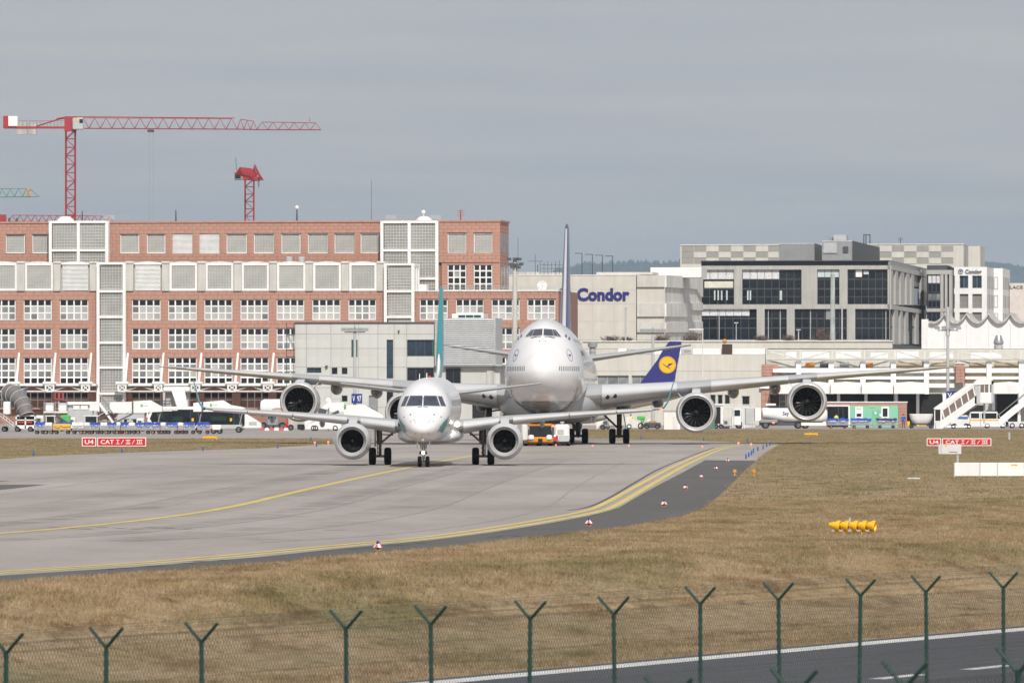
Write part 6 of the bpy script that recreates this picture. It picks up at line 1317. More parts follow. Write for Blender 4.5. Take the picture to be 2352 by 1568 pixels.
# airfield bus
P = Pl(470, 988); B = P.thing('airport_bus', 'long white airport bus with dark windows behind the baggage carts', 'bus')
side = [(340, 985), (338.5, 960), (343, 944), (352, 937.5), (365, 936), (562, 936), (566, 951), (584, 962), (599, 972), (600, 985)]
MB().prism([(P.x(x), P.z(y) if y < 985 else .3) for x, y in side], 0, 2.9).build('body', WHITE, B)
MB().prism([(P.x(x), P.z(y)) for x, y in [(349, 969), (344, 961), (350, 946), (355, 940), (562, 940), (562, 977), (440, 977), (420, 970)]], -.03, 0).build('window_band', GLASS, B)
for x in (438, 452, 537, 549): P.part('door', GLASS, B, x, 943, x + 11, 979, -.05, -.03); P.part('door_post', DGREY, B, x - .6, 943, x, 979, -.07, -.03)
for x in (440, 528): P.part('yellow_notice', YELLOW, B, x, 960, x + 5, 967, -.075, -.05)
for x0, x1 in ((368, 376), (395, 420), (485, 520)): P.part('painted_reflection_pane', mat('painted_green_reflection', (.015, .035, .022), .08) if 'painted_green_reflection' not in bpy.data.materials else bpy.data.materials['painted_green_reflection'], B, x0, 946 if x0 < 380 else 956, x1, 962 if x0 < 380 else 966, -.05, -.03)  # green reflection in the bus windows, put into the colour of added panes
P.part('roof_pod', WHITE, B, 372, 933.5, 470, 936.5, .4, 2.5, .05); MB().path([(P.x(351), -.1, P.z(941)), (P.x(339), -.2, P.z(946)), (P.x(338), -.2, P.z(958))], .09).build('mirror', WHITE, B)
P.part('roof_marking', WHITE2, B, 370, 940.6, 395, 944, -.05, -.03); P.part('roof_marking', WHITE2, B, 396, 940.4, 408, 942.6, -.05, -.03)
for x in (360, 552): sidewheel(B, P.x(x), .25, .42); sidewheel(B, P.x(x), 2.6, .42)
P.part('engine_grille', LGREY, B, 572, 968, 590, 976, -.03, 0)
# baggage carts
mat_y, mat_r = mat('hub_yellow', (.40, .24, .02), .6), mat('hub_red', (.25, .04, .03), .6)
def cart(label, px, py, w, tarp, kind, seed, dz=0, grp='baggage carts in the row by the bus'):
    g = random.Random(seed); p = Pl(px, py); t = p.thing('baggage_cart', label, 'cart', grp); W_ = w * p.s
    MB().box(-W_ / 2, W_ / 2, 0, 1.5, .38, .5).build('deck', MGREY, t)
    m = MB()
    for k in range(5): z = .52 + k * .085; m.box(-W_ / 2, W_ / 2, -.02, .02, z, z + .05)
    for x in (-W_ / 2, 0, W_ / 2 - .05): m.box(x, x + .05, -.03, .03, .45, 1.0)
    m.build('side_rails', LGREY if kind != 'yellow' else YELLOW, t)
    if kind == 'yellow': MB().box(-W_ / 2 + .02, W_ / 2 - .02, .0, .05, .52, 1.08).build('side_panel', YELLOW, t)
    if kind == 'box': MB().bbox(-W_ / 2 + .03, W_ / 2 - .03, .05, 1.45, .5, 1.22, .1).build('container', WHITE, t)
    if tarp:
        n = 9; rows = []
        for j in range(5):
            rows.append([(-W_ / 2 - .05 + (W_ + .1) * i / n, -.06 + 1.6 * j / 4, .98 + .2 * math.sin(math.pi * j / 4) + g.uniform(-.05, .16)) for i in range(n + 1)])
        rows[0] = [(x, y, z - g.uniform(.15, .4)) for x, y, z in rows[0]]
        m = MB()
        for j in range(4):
            for i in range(n): m.add([rows[j][i], rows[j][i + 1], rows[j + 1][i + 1], rows[j + 1][i]], [(0, 1, 2, 3)])
        m.build('tarpaulin', tarp, t, 60)
        MB().bbox(-W_ / 2 + .08, W_ / 2 - .08, .05, 1.4, .5, .95, .08).build('load', WHITE2, t)
    for x in (-W_ * .33, W_ * .33):
        for y in (.15, 1.35): sidewheel(t, x, y, .2, .14, hub=mat_y if g.random() < .3 else mat_r if g.random() < .3 else HUBD)
    MB().tube((W_ / 2, .75, .4), (W_ / 2 + .5, .75, .35), .04).build('drawbar', SIGNRED, t); return t
carts = [(91, 20, BLUE, '', 'blue covered baggage cart, leftmost of the row'), (111, 18, None, 'box', 'white box cart right of the leftmost blue cart'), (142, 40, BLUE, 'yellow', 'yellow baggage cart half covered by blue tarpaulin'), (178, 24, WHITE2, '', 'cart with white and blue cover right of the yellow cart'), (199, 16, None, 'box', 'white box cart below the left green tractor cab'), (217, 20, BLUE, '', 'blue covered cart below the green tank'), (238, 17, None, 'box', 'white box cart at the foot of the white steps'), (256, 18, BLUE, '', 'blue covered cart right of the white steps'), (272, 11, None, 'box', 'narrow white box cart between two blue carts'), (285, 17, BLUE, '', 'blue covered cart under the white tunnel'), (302, 16, None, 'box', 'white box cart left of the long blue tarpaulin'), (328, 34, BLUE, '', 'cart with long sagging blue tarpaulin at the bus front'), (358, 22, BLUE, '', 'blue covered cart in front of the bus nose'), (374, 13, None, 'box', 'white box cart in front of the bus front door'), (395, 26, BLUE, '', 'cart with billowing blue tarpaulin in front of the bus'), (414, 14, None, 'box', 'white box cart with rounded corners before the bus middle'), (435, 24, BLUE, '', 'blue covered cart below the first bus door'), (467, 27, BLUE, '', 'blue covered cart, last before the white tractor')]
for k, (x, w, tp, kd, lab) in enumerate(carts): cart(lab, x, 996.5, w, tp, kd, k)
# small tractors
def tractor(label, px, py, w, m_, cab=True, cat='tractor'):
    p = Pl(px, py); t = p.thing('baggage_tractor', label, cat); W_ = w * p.s
    MB().bbox(-W_ / 2, W_ / 2, 0, 1.5, .35, .95, .1).build('body', m_, t)
    if cab:
        m = MB(); 
        for x in (-W_ * .2, W_ * .35):
            for y in (.15, 1.35): m.tube((x, y, .9), (x, y, 1.75), .05)
        m.box(-W_ * .27, W_ * .42, .05, 1.45, 1.72, 1.85); m.build('cab_frame', WHITE2, t); MB().box(-W_ * .2, W_ * .35, .2, .24, .95, 1.7).build('cab_glass', GLASS, t); MB().box(-W_ * .05, W_ * .15, .4, .9, .9, 1.2).build('seat', DGREY, t)
    for x in (-W_ * .32, W_ * .32): sidewheel(t, x, .1, .3, .2); sidewheel(t, x, 1.4, .3, .2)
    return t
tractor('white baggage tractor at the right end of the cart row', 497, 996, 22, WHITE, False)
tractor('green tractor with white cab left of the cart row', 113, 991, 34, GREENV); tractor('green tractor with tall cab behind the blue covered carts', 205, 991, 50, GREENV)
p = Pl(144, 990.5); t = p.thing('green_tank', 'green service unit with a slanting dark ramp behind the yellow cart', 'equipment'); p.part('housing', GREENV, t, 138, 953, 160, 985, 0, 2, .1); MB().prism([(p.x(118), p.z(950)), (p.x(126), p.z(950)), (p.x(158), p.z(970)), (p.x(150), p.z(972))], -.6, -.1).build('ramp', DGREY, t); sidewheel(t, p.x(142), .1, .3); sidewheel(t, p.x(156), .1, .3)
# corrugated tunnel vehicle at the left edge
p = Pl(45, 991); t = p.thing('tunnel_vehicle', 'vehicle with big grey corrugated tunnel at the left edge', 'boarding tunnel')
pts = [Vector((p.x(18), 3.2, p.z(904))), Vector((p.x(28), 2.4, p.z(906))), Vector((p.x(40), 1.6, p.z(914))), Vector((p.x(50), .9, p.z(927))), Vector((p.x(56), .3, p.z(940))), Vector((p.x(61), 0, p.z(954)))]
L_ = smooth_line(pts, 8); m = MB(); rings = []
for k, c in enumerate(L_):
    d = (L_[min(k + 1, len(L_) - 1)] - L_[max(k - 1, 0)]).normalized(); a = Vector((0, 1, 0)); b = d.cross(a).normalized(); a = b.cross(d); r = (1.05 - .25 * k / len(L_)) * (1.0 + (.06 if k % 8 == 0 else .0) - (.03 if k % 2 else 0))
    rings.append([c + (a * math.cos(q) + b * math.sin(q)) * r for q in [2 * math.pi * i / 24 for i in range(24)]])
m.loft(rings); m.build('corrugated_tunnel', mat('tunnel_fabric', (.16, .15, .15), .8, var=.15, scale=2), t, 60)
for k in range(0, len(L_), 8):
    d = (L_[min(k + 1, len(L_) - 1)] - L_[max(k - 1, 0)]).normalized(); a = Vector((0, 1, 0)); b = d.cross(a).normalized(); a = b.cross(d); r = (1.12 - .25 * k / len(L_)); P2 = [L_[k] + (a * math.cos(q) + b * math.sin(q)) * r for q in [2 * math.pi * i / 20 for i in range(21)]]
    MB().path(P2, .05, 4).build('hoop', LGREY, t)
p.part('blue_back_wall', mat('blue_board', (.05, .12, .35), .5), t, 2, 894, 56, 930, 3.6, 3.8); p.part('chassis', WHITE, t, 36, 976, 82, 984, -.2, 2.5)
for y in (953, 963): p.part('cross_beam', WHITE, t, 36, y, 82, y + 2.5, -.2, 0)
for x in (36, 57, 79): p.part('frame_post', WHITE, t, x, 953, x + 3, 985, -.2, .1)
p.part('red_bar', SIGNRED, t, 41, 968, 74, 971.5, -.15, .1); p.part('dark_housing', DARK, t, 38, 955, 80, 983, .2, 2.2)
m = MB()
for k in range(9): x = 3 + k * 3.4; m.box(p.x(x), p.x(x + 3.6), -1, .2, p.z(963 + k * 2.6), p.z(962 + k * 2.6))
m.build('steps', LGREY, t); m = MB(); m.tube((p.x(2), -1, p.z(955)), (p.x(34), -1, p.z(979)), .05); m.tube((p.x(2), -1, p.z(948)), (p.x(34), -1, p.z(972)), .04)
for k in range(5): m.tube((p.x(3 + k * 7), -1, p.z(956 + k * 5.3)), (p.x(3 + k * 7), -1, p.z(948 + k * 5.3)), .03)
m.build('handrail', WHITE2, t); p.part('white_cabin', WHITE, t, 8, 922, 24, 952, -.6, 1.2, .1)
for x in (10, 40, 70): sidewheel(t, p.x(x), -.2, .3); sidewheel(t, p.x(x), 2.2, .3)
# work platform, containers, canopies and white steps behind the carts
def steps(label, px, py, x0, y0, x1, y1, up, m_=WHITE, cover=False, n=12, name='passenger_steps'):
    """open or covered stairs rising from (x0,y0) to (x1,y1)"""
    p = Pl(px, py); t = p.thing(name, label, 'stairs'); a, b = Vector((p.x(x0), 0, p.z(y0))), Vector((p.x(x1), 0, p.z(y1))); m = MB()
    for k in range(n): c = a.lerp(b, (k + .5) / n); dx = abs(b.x - a.x) / n; m.box(c.x - dx * .6, c.x + dx * .6, 0, 1.6, c.z - .05, c.z)
    m.build('treads', LGREY, t)
    for y in (-.06, 1.6): MB().add([(a.x, y, a.z - .25), (b.x, y, b.z - .25), (b.x, y, b.z + up), (a.x, y, a.z + up), (a.x, y + .06, a.z - .25), (b.x, y + .06, b.z - .25), (b.x, y + .06, b.z + up), (a.x, y + .06, a.z + up)], [(0, 1, 2, 3), (4, 5, 6, 7), (0, 1, 5, 4), (1, 2, 6, 5), (2, 3, 7, 6), (3, 0, 4, 7)]).build('side_panel', m_, t)
    return p, t, a, b
p, t, a, b = steps('white open passenger steps rising left behind the blue carts', 245, 990, 262, 972, 228, 926, .15); MB().path([a + Vector((0, -.1, 1.0)), b + Vector((0, -.1, 1.0))], .05).build('handrail', MGREY, t); MB().path([a + Vector((0, 1.7, 1.0)), b + Vector((0, 1.7, 1.0))], .05).build('handrail', MGREY, t)
p.part('platform', WHITE, t, 206, 922, 228, 943, 0, 1.7); p.part('support_leg', MGREY, t, 212, 943, 215, 990, .2, .4); p.part('chassis', WHITE2, t, 210, 972, 262, 982, 0, 1.6)
for x in (218, 254): sidewheel(t, p.x(x), .1, .3); sidewheel(t, p.x(x), 1.5, .3)
def tunnel(label, px, py, pts, logo, grp=None):
    p = Pl(px, py); t = p.thing('covered_steps', label, 'covered stairs'); MB().prism([(p.x(x), p.z(y)) for x, y in pts], 0, 1.9).build('tunnel', WHITE, t)
    xm = sum(q[0] for q in pts) / len(pts); 
    if logo: p.part('green_emblem', GREENV, t, logo[0], logo[1], logo[0] + 5, logo[1] + 6, -.03, 0); p.part('grey_marking', LGREY, t, logo[0] + 6.5, logo[1] + 2.5, logo[0] + 17, logo[1] + 4.2, -.02, 0)
    xs_ = [q[0] for q in pts]; p.part('chassis', LGREY, t, min(xs_) + 6, 975, max(xs_) - 6, 983, 0, 1.9)
    for x in (min(xs_) + 10, max(xs_) - 12): MB().tube((p.x(x), .3, .4), (p.x(x + 8), .3, p.z(948)), .07).build('scissor_leg', MGREY, t); MB().tube((p.x(x + 8), 1.5, .4), (p.x(x), 1.5, p.z(948)), .07).build('scissor_leg', MGREY, t)
    for x in (min(xs_) + 12, max(xs_) - 12): sidewheel(t, p.x(x), .1, .35); sidewheel(t, p.x(x), 1.8, .35)
    return p, t
p, t = tunnel('white covered steps with green emblem, left of the white chute', 310, 990, [(252, 923), (303, 922), (306, 921), (345, 919), (372, 934), (372, 945), (306, 948), (252, 948)], (323, 928)); p.part('joint', DGREY, t, 303, 922, 306.5, 949, -.06, 1.95)
p, t = tunnel('white covered steps with green emblem, behind the bus roof', 510, 993.5, [(444, 925), (476, 922), (512, 919), (530, 930), (560, 935), (560, 945), (444, 945)], (482, 927)); p.part('joint', DGREY, t, 463, 923, 467, 946, -.06, 1.95)
p = Pl(405, 984); t = p.thing('boarding_bridge', 'white box shaped boarding bridge with slanting chute above the bus', 'boarding bridge'); p.part('cabin', WHITE, t, 374, 888, 436, 900, 0, 3.2, .15); MB().prism([(p.x(x), p.z(y)) for x, y in [(394, 896), (424, 895), (432, 936), (408, 937)]], -.5, 2).build('chute', WHITE, t); p.part('side_frame', LGREY, t, 374, 900, 379, 985, .2, .6); p.part('rear_wall', CONC_D, t, 380, 900, 400, 936, 1.0, 1.2); p.part('rear_column', LGREY, t, 428, 900, 432, 985, 1.2, 1.6)
m = MB()
for k in range(9): m.tube((p.x(358 + k * 4), -.2, p.z(920)), (p.x(358 + k * 4), -.2, p.z(935)), .03, n=4)
for y in (920, 927, 935): m.tube((p.x(357), -.2, p.z(y)), (p.x(392), -.2, p.z(y)), .04, n=4)
m.build('railing', DGREY, t)
p = Pl(128, 985); t = p.thing('work_platform', 'raised white work platform on grey legs left of the grey container', 'platform'); p.part('deck', WHITE2, t, 100, 944, 156, 948, 0, 2.4)
for x0, x1, y0 in ((104, 122, 924), (134, 153, 926)): p.part('cabinet', WHITE, t, x0, y0, x1, 944, .3, 2, .08)
m = MB()
for x in (101, 127, 154): m.tube((p.x(x), .1, 0), (p.x(x), .1, p.z(922)), .06)
m.tube((p.x(101), .1, p.z(925)), (p.x(154), .1, p.z(925)), .04); m.tube((p.x(101), .1, 0), (p.x(127), .1, p.z(944)), .05); m.build('frame', MGREY, t); rc = p.part('red_cabinet', mat('dull_red', (.36, .05, .045), .6), t, 122, 899, 143, 917, 2.5, 3.5)
for x in (125, 135): p.part('cabinet_window', GLASS, t, x, 902, x + 5, 914, 2.46, 2.5)
p.part('red_post', LGREY, t, 130, 917, 133, 986, 2.8, 3.0)
p = Pl(192, 984); t = p.thing('container_cabin', 'long grey and white cabin behind the white steps', 'cabin'); p.part('body', LGREY, t, 156, 938, 222, 985, 0, 2.5); p.part('roof', WHITE, t, 155, 922, 224, 929, -.15, 2.6); p.part('white_window_band', WHITE, t, 168, 931, 183, 940, -.06, 0); p.part('white_window_band', WHITE, t, 185, 931, 202, 940, -.06, 0); p.part('back_wall', WHITE2, t, 157, 929, 221, 938, .3, 2.4)
p = Pl(290, 986); t = p.thing('container_cabin', 'grey cabin under the white covered steps', 'cabin'); p.part('body', LGREY, t, 268, 948, 330, 986, 1, 3); p.part('window', GLASS, t, 284, 962, 296, 974, .95, 1); p.part('window', GLASS, t, 300, 962, 312, 974, .95, 1); p.part('roof', WHITE2, t, 267, 946, 331, 948.5, .9, 3.1)
for k in range(6):
    p = Pl(602 + k * 11, 988.5); t = p.thing('barrier_block', ['leftmost', 'second', 'third', 'fourth', 'fifth', 'rightmost'][k] + ' block of the low red and white barrier row', 'barrier', 'red and white barrier blocks'); MB().prism([(-.28, 0), (.28, 0), (.22, .32), (-.22, .32)], 0, .4).build('block', WHITE if k % 2 else mat('barrier_red', (.55, .12, .12), .6) if 'barrier_red' not in bpy.data.materials else bpy.data.materials['barrier_red'], t); MB().box(-.1, .1, .1, .3, .3, .36).build('lifting_lug', MGREY, t)
# service trucks behind the big left engine
p = Pl(620, 985); t = p.thing('service_truck', 'white tank truck with a red marking left of the big left engine', 'truck'); MB().lathe([(.02, p.x(596)), (.8, p.x(598)), (1.05, p.x(606)), (1.05, p.x(645)), (.7, p.x(655))], (0, 1.2, p.z(936)), 'x', 20).build('tank', WHITE, t, 40); p.part('cab', MGREY, t, 612, 950, 640, 978, 0, 2.2, .15); p.part('cab_window', GLASS, t, 616, 953, 634, 962, -.03, 0); p.part('chassis', DGREY, t, 596, 972, 660, 980, .1, 2)
MB().prism([(p.x(625), p.z(939.5)), (p.x(632), p.z(936)), (p.x(650), p.z(935.5)), (p.x(650), p.z(939.5))], .1, .2).build('red_marking', mat('pale_red_marking', (.62, .25, .24), .5), t)
for x in (604, 622, 648): sidewheel(t, p.x(x), .15, .42); sidewheel(t, p.x(x), 2.0, .42)
p = Pl(680, 988); t = p.thing('loader_truck', 'grey and red cargo loader below the big left engine', 'truck'); p.part('body', CONC_D, t, 662, 958, 700, 983, .2, 2.2); p.part('red_frame', SIGNRED, t, 658, 962, 662, 988, 0, .3); p.part('red_bumper', SIGNRED, t, 652, 976, 660, 984, 0, .6); p.part('opening', DARK, t, 683, 974, 699, 986, .1, .25); p.part('cab', LGREY, t, 664, 948, 680, 958, .3, 2, .08); sidewheel(t, p.x(668), .2, .35); sidewheel(t, p.x(694), .2, .35)
p, t, a, b = steps('white passenger steps with black tracks and round lamp behind the left wing', 742, 989, 700, 976, 760, 928, .5, name='passenger_steps')
p.part('top_platform', WHITE, t, 758, 924, 790, 945, 0, 1.7); p.part('green_emblem', GREENV, t, 789.5, 929, 795, 934, -.05, 1.75); MB().prism([(p.x(x), p.z(y)) for x, y in [(700, 985), (702, 976), (735, 964), (780, 962), (786, 985)]], 0, 1.8).build('chassis', WHITE, t)
MB().prism([(p.x(x), p.z(y)) for x, y in [(733, 936), (752, 941), (748, 951), (730, 948)]], -.15, -.08).build('dark_track', DGREY, t); MB().prism([(p.x(x), p.z(y)) for x, y in [(760, 950), (777, 941), (780, 948), (766, 953)]], -.15, -.08).build('dark_track', DGREY, t)
MB().prism([(p.x(x), p.z(y)) for x, y in [(838, 929), (858, 938), (862, 948), (836, 938)]], .5, 1.6).build('dark_ramp', DGREY, t); MB().prism([(p.x(x), p.z(y)) for x, y in [(790, 930), (838, 929), (880, 954), (880, 962), (790, 962)]], .3, 1.7).build('rear_slope', WHITE, t)
m = MB(); m.tube((p.x(753), 2, 0), (p.x(753), 2, p.z(922)), .09); m.lathe([(.02, 1.8), (.3, 1.85), (.32, 2.05)], (p.x(753), 0, p.z(919)), 'y', 16); m.build('round_lamp', WHITE, t, 40)
m = MB(); m.path([(p.x(763), 0, p.z(924)), (p.x(764), 0, p.z(915)), (p.x(781), 0, p.z(915)), (p.x(783), 0, p.z(924))], .04); m.build('guard_rail', LGREY, t)
for x in (720, 725, 770): sidewheel(t, p.x(x), .1, .32); sidewheel(t, p.x(x), 1.6, .32)
# ---------------------------------------------------------------- push-back tug under the jumbo nose
p = Pl(1242, 1023, 553.0); t = p.thing('pushback_tug', 'yellow and white push-back tug under the jumbo nose', 'tug')
p.part('yellow_bumper', ORANGE, t, 1212, 1003, 1272, 1017, -.1, 1.2, .12); p.part('windscreen', GLASS, t, 1216, 978, 1266, 1002, .05, .3); p.part('roof', ORANGE, t, 1213, 972.5, 1269, 979, -.05, 2.2, .08); p.part('cab_side', WHITE2, t, 1198, 974, 1213, 1012, .1, 3.5, .1); p.part('white_unit', WHITE, t, 1273, 974, 1308, 1014, 0, 7.5, .15); p.part('unit_panel', LGREY, t, 1280, 986, 1295, 998, -.03, 0); p.part('unit_lower', LGREY, t, 1284, 1000, 1307, 1013, -.04, .1)
for x in (1213.5, 1255): p.part('white_light_pod', WHITE, t, x, 998, x + 13, 1010, -.25, -.05, .08)
p.part('tow_recess', DARK, t, 1236, 1007, 1246, 1018, -.16, -.05); p.part('left_unit', ORANGE, t, 1204, 1000, 1214, 1016, .3, 7.0); MB().ball((p.x(1269.5), .1, p.z(978)), .1).build('beacon', GLOWRED, t); p.part('beacon_post', DGREY, t, 1267, 980, 1272, 1004, 0, .3); MB().ball((p.x(1274), -.1, p.z(1001)), .07).build('head_lamp', GLOWWHITE, t); p.part('red_fire_box', SIGNRED, t, 1272, 1000, 1282, 1010, -.15, .05)
p.part('underside', DGREY, t, 1205, 1014, 1308, 1018, .2, 7)
m = MB(); m.tube((p.x(1291), 1, p.z(974)), (p.x(1291), 1, p.z(968)), .06); m.box(p.x(1287), p.x(1296), .9, 1.1, p.z(971), p.z(968)); m.build('exhaust', LGREY, t)
for x in (1208, 1306):
    for y in (1.2, 6.0): wheel(t, (p.x(x), y, .45), .45, .3)
# ---------------------------------------------------------------- right side of the apron
p = Pl(1780, 984); t = p.thing('tanker_truck', 'white tanker truck with blue lettering behind the right outer engine', 'truck')
p.part('cab', WHITE, t, 1684, 938, 1704, 978, 0, 2.4, .15); p.part('cab_window', GLASS, t, 1687, 941, 1700, 955, -.03, 0); MB().prism([(p.x(x), p.z(y)) for x, y in [(1681, 958), (1686, 950), (1686, 980), (1681, 980)]], .2, 2.2).build('bonnet', WHITE2, t); p.part('pump_box', LGREY, t, 1712, 937, 1733, 975, -.05, 2.4, .06); p.part('white_box', WHITE, t, 1734, 936, 1748, 966, 0, 2.4)
m = MB(); rings = []
for x, zt_, zb_, hw in ((1750, 938, 958, .7), (1753, 936, 961, 1.05), (1765, 935.5, 962, 1.2), (1800, 935.5, 969, 1.2), (1830, 935.5, 971, 1.2), (1885, 936, 970, 1.2), (1897, 939, 967, 1.0), (1901, 944, 962, .6)):
    a, b = p.z(zt_), p.z(zb_); rings.append([(p.x(x), 1.2 + hw * math.copysign(abs(math.cos(q)) ** .8, math.cos(q)), (a + b) / 2 + (a - b) / 2 * math.copysign(abs(math.sin(q)) ** .8, math.sin(q))) for q in [2 * math.pi * i / 24 for i in range(24)]])
m.loft(rings); m.build('tank', WHITE, t, 50); p.part('top_hatch', WHITE, t, 1759, 926.5, 1783, 932, .6, 1.8, .08); p.part('top_rail', DGREY, t, 1765, 932.5, 1880, 934, .5, 1.9)
link('lettering', text_mesh('Sky', 15 * p.s, 12 * p.s, NAVY, .02, .015), t, (p.x(1797.5), -.02, p.z(956)))
p.part('chassis', DGREY, t, 1745, 970, 1890, 977, .3, 2.1); p.part('mudguard', MGREY, t, 1745, 963, 1786, 971, .0, 2.4, .08); p.part('tail_light', GLOWRED, t, 1774, 969, 1779, 972, -.03, 0); p.part('rear_frame', WHITE, t, 1840, 970, 1898, 977, .0, .2)
m = MB()
for x in (1705, 1710): m.tube((p.x(x), -.1, 0), (p.x(x), -.1, p.z(941)), .04)
for k in range(9): m.tube((p.x(1705), -.1, .2 + k * .27), (p.x(1710), -.1, .2 + k * .27), .03)
m.build('ladder', WHITE, t)
for x in (1698, 1758.6, 1834, 1850): sidewheel(t, p.x(x), .15, .46); sidewheel(t, p.x(x), 2.2, .46)
p = Pl(1650, 984.5); t = p.thing('stair_cabin', 'narrow white cabin with dark doorway left of the tanker truck', 'cabin'); p.part('frame', WHITE, t, 1637, 929, 1661, 980, .2, 2); p.part('doorway', DARK, t, 1641, 934, 1655, 972, .1, .2); p.part('green_base', mat('green_panel', (.05, .22, .13), .5), t, 1628, 968, 1642, 985, .0, .6); p.part('roof', WHITE, t, 1635, 927, 1663, 930, .05, 2.1); sidewheel(t, p.x(1645), .2, .3); sidewheel(t, p.x(1656), .2, .3)
p = Pl(1542, 986); t = p.thing('white_hut', 'plain white hut left of the right inner engine', 'hut'); p.part('walls', WHITE, t, 1525, 944, 1562, 986, 0, 2.5); p.part('roof', LGREY, t, 1524, 941.5, 1563, 944, -.1, 2.6); p.part('door', WHITE2, t, 1545, 956, 1556, 986, -.03, 0)
p = Pl(1700, 982); t = p.thing('apron_railing', 'white railing in front of the beige wall windows', 'railing'); m = MB()
for k in range(36): x = 1628 + k * 3; m.tube((p.x(x), 2, .9), (p.x(x), 2, p.z(929)), .025, n=4)
for y in (929, 936): m.tube((p.x(1628), 2, p.z(y)), (p.x(1736), 2, p.z(y)), .035, n=4)
m.build('bars', WHITE, t); p.part('base_wall', CONC, t, 1628, 958, 1736, 984, 1.9, 2.2)
g3 = 'tarpaulin carts before the kiosk'
for k, (x, w, tp, lab) in enumerate(((1925, 48, BLUE, 'cart with bright blue tarpaulin before the dark glass doors'), (1978, 46, BLUE, 'cart with flat blue cover below the left kiosk window'), (2037, 46, NAVYT, 'cart with sagging navy tarpaulin below the right kiosk window'))): cart(lab, x, 983.5, w, tp, '', 40 + k, grp=g3)
p = Pl(2117, 983.5); t = p.thing('wrapped_load', 'white wrapped hull shaped load on a low trailer', 'trailer'); m = MB(); rings = []
for z, a, d in ((.45, .75, .5), (.7, 1.1, .8), (1.2, 1.35, .95), (1.75, 1.5, 1.0), (1.8, 1.4, .95)): rings.append([(a * math.copysign(abs(math.cos(q)) ** .7, math.cos(q)), 1 + d * math.copysign(abs(math.sin(q)) ** .7, math.sin(q)), z) for q in [2 * math.pi * i / 20 for i in range(20)]])
m.loft(rings); m.build('load', WHITE, t, 50); MB().box(-1.6, 1.6, .1, 1.9, .3, .42).build('trailer_bed', DGREY, t); MB().box(-.6, .6, .02, .06, .3, .42).build('yellow_plate', YELLOW, t)
for x in (-1.2, 1.2): sidewheel(t, x, .2, .22); sidewheel(t, x, 1.8, .22)
p.part('end_rack', YELLOW, t, 2084, 967, 2090, 978, .2, 1.6)
# covered stairs
p = Pl(2200, 984); t = p.thing('covered_stairs', 'white covered passenger stairs with windows rising to the right', 'covered stairs')
lo, hi = [(2146, 938), (2160, 938)], None
def wallp(pts, y0, y1, nm, m_): return MB().prism([(p.x(x), p.z(y)) for x, y in pts], y0, y1).build(nm, m_, t)
for y in (0.0, 1.9):
    wallp([(2160, 984), (2150, 984), (2240, 914), (2244, 905), (2244, 928)], y, y + .06, 'lower_panel', WHITE) if False else wallp([(2164, 964), (2243, 908), (2243, 928), (2164, 984)], y, y + .06, 'lower_panel', WHITE)
    wallp([(2161, 941), (2236, 883), (2240, 886), (2164, 944)], y - .01, y + .07, 'roof_beam', WHITE)
    for k in range(6):
        f = k / 5.2; x = 2163 + 73 * f; yt = 941 - 57 * f; yb = 964 - 56 * f; wallp([(x, yt), (x + 2.2, yt - 1), (x + 7.5, yb - 3), (x + 5, yb - 1)], y - .015, y + .075, 'window_post', WHITE)
    wallp([(2164, 943), (2238, 886), (2243, 908), (2166, 963)], y + .02, y + .04, 'tinted_window', mat('tinted_window', (.20, .16, .14), .15, var=.2) if 'tinted_window' not in bpy.data.materials else bpy.data.materials['tinted_window'])
wallp([(2147, 940), (2146, 937), (2228, 880), (2240, 881), (2162, 940)], -.1, 2.0, 'roof', WHITE)
p.part('entry_post', WHITE, t, 2146, 939, 2148, 984, 0, .1); p.part('entry_post', WHITE, t, 2160, 939, 2164, 984, -.02, .1); wallp([(2148, 966), (2160, 966), (2160, 984), (2150, 984)], .0, .05, 'entry_panel', WHITE2)
c_ = p.part('top_cabin', WHITE, t, 2250, 901, 2281, 927, -.1, 2.2, .1); p.part('bellows', LGREY, t, 2238, 878, 2251, 928, .0, 2.0, .05); p.part('cabin_window', bpy.data.materials['tinted_window'], t, 2250, 880, 2270, 902, .0, 2.1); m = MB(); wallp([(2236, 881), (2245, 871), (2260, 867), (2275, 868), (2282, 874), (2282, 882), (2236, 884)], -.12, 2.25, 'cabin_roof', WHITE); p.part('cabin_edge', LGREY, t, 2277, 874, 2282, 924, -.12, 2.22)
for x in (2250, 2260.5, 2270): p.part('cabin_post', WHITE, t, x, 881, x + 1.5, 902, -.05, 2.15)
m = MB(); m.tube((p.x(2172), .4, .5), (p.x(2246), .4, p.z(930)), .08); m.tube((p.x(2172), 1.6, .5), (p.x(2246), 1.6, p.z(930)), .08); m.tube((p.x(2262), 1, .6), (p.x(2262), 1, p.z(927)), .12); m.build('lift_strut', LGREY, t)
p.part('chassis', WHITE, t, 2166, 977, 2232, 982, .1, 1.8, .05)
for x in (2190, 2226): sidewheel(t, p.x(x), .2, .28); sidewheel(t, p.x(x), 1.7, .28)
for k in range(10): MB().box(p.x(2160 + k * 7.6), p.x(2168 + k * 7.6), .06, 1.9, p.z(980 - k * 5.6), p.z(979 - k * 5.6)).build('tread', LGREY, t)
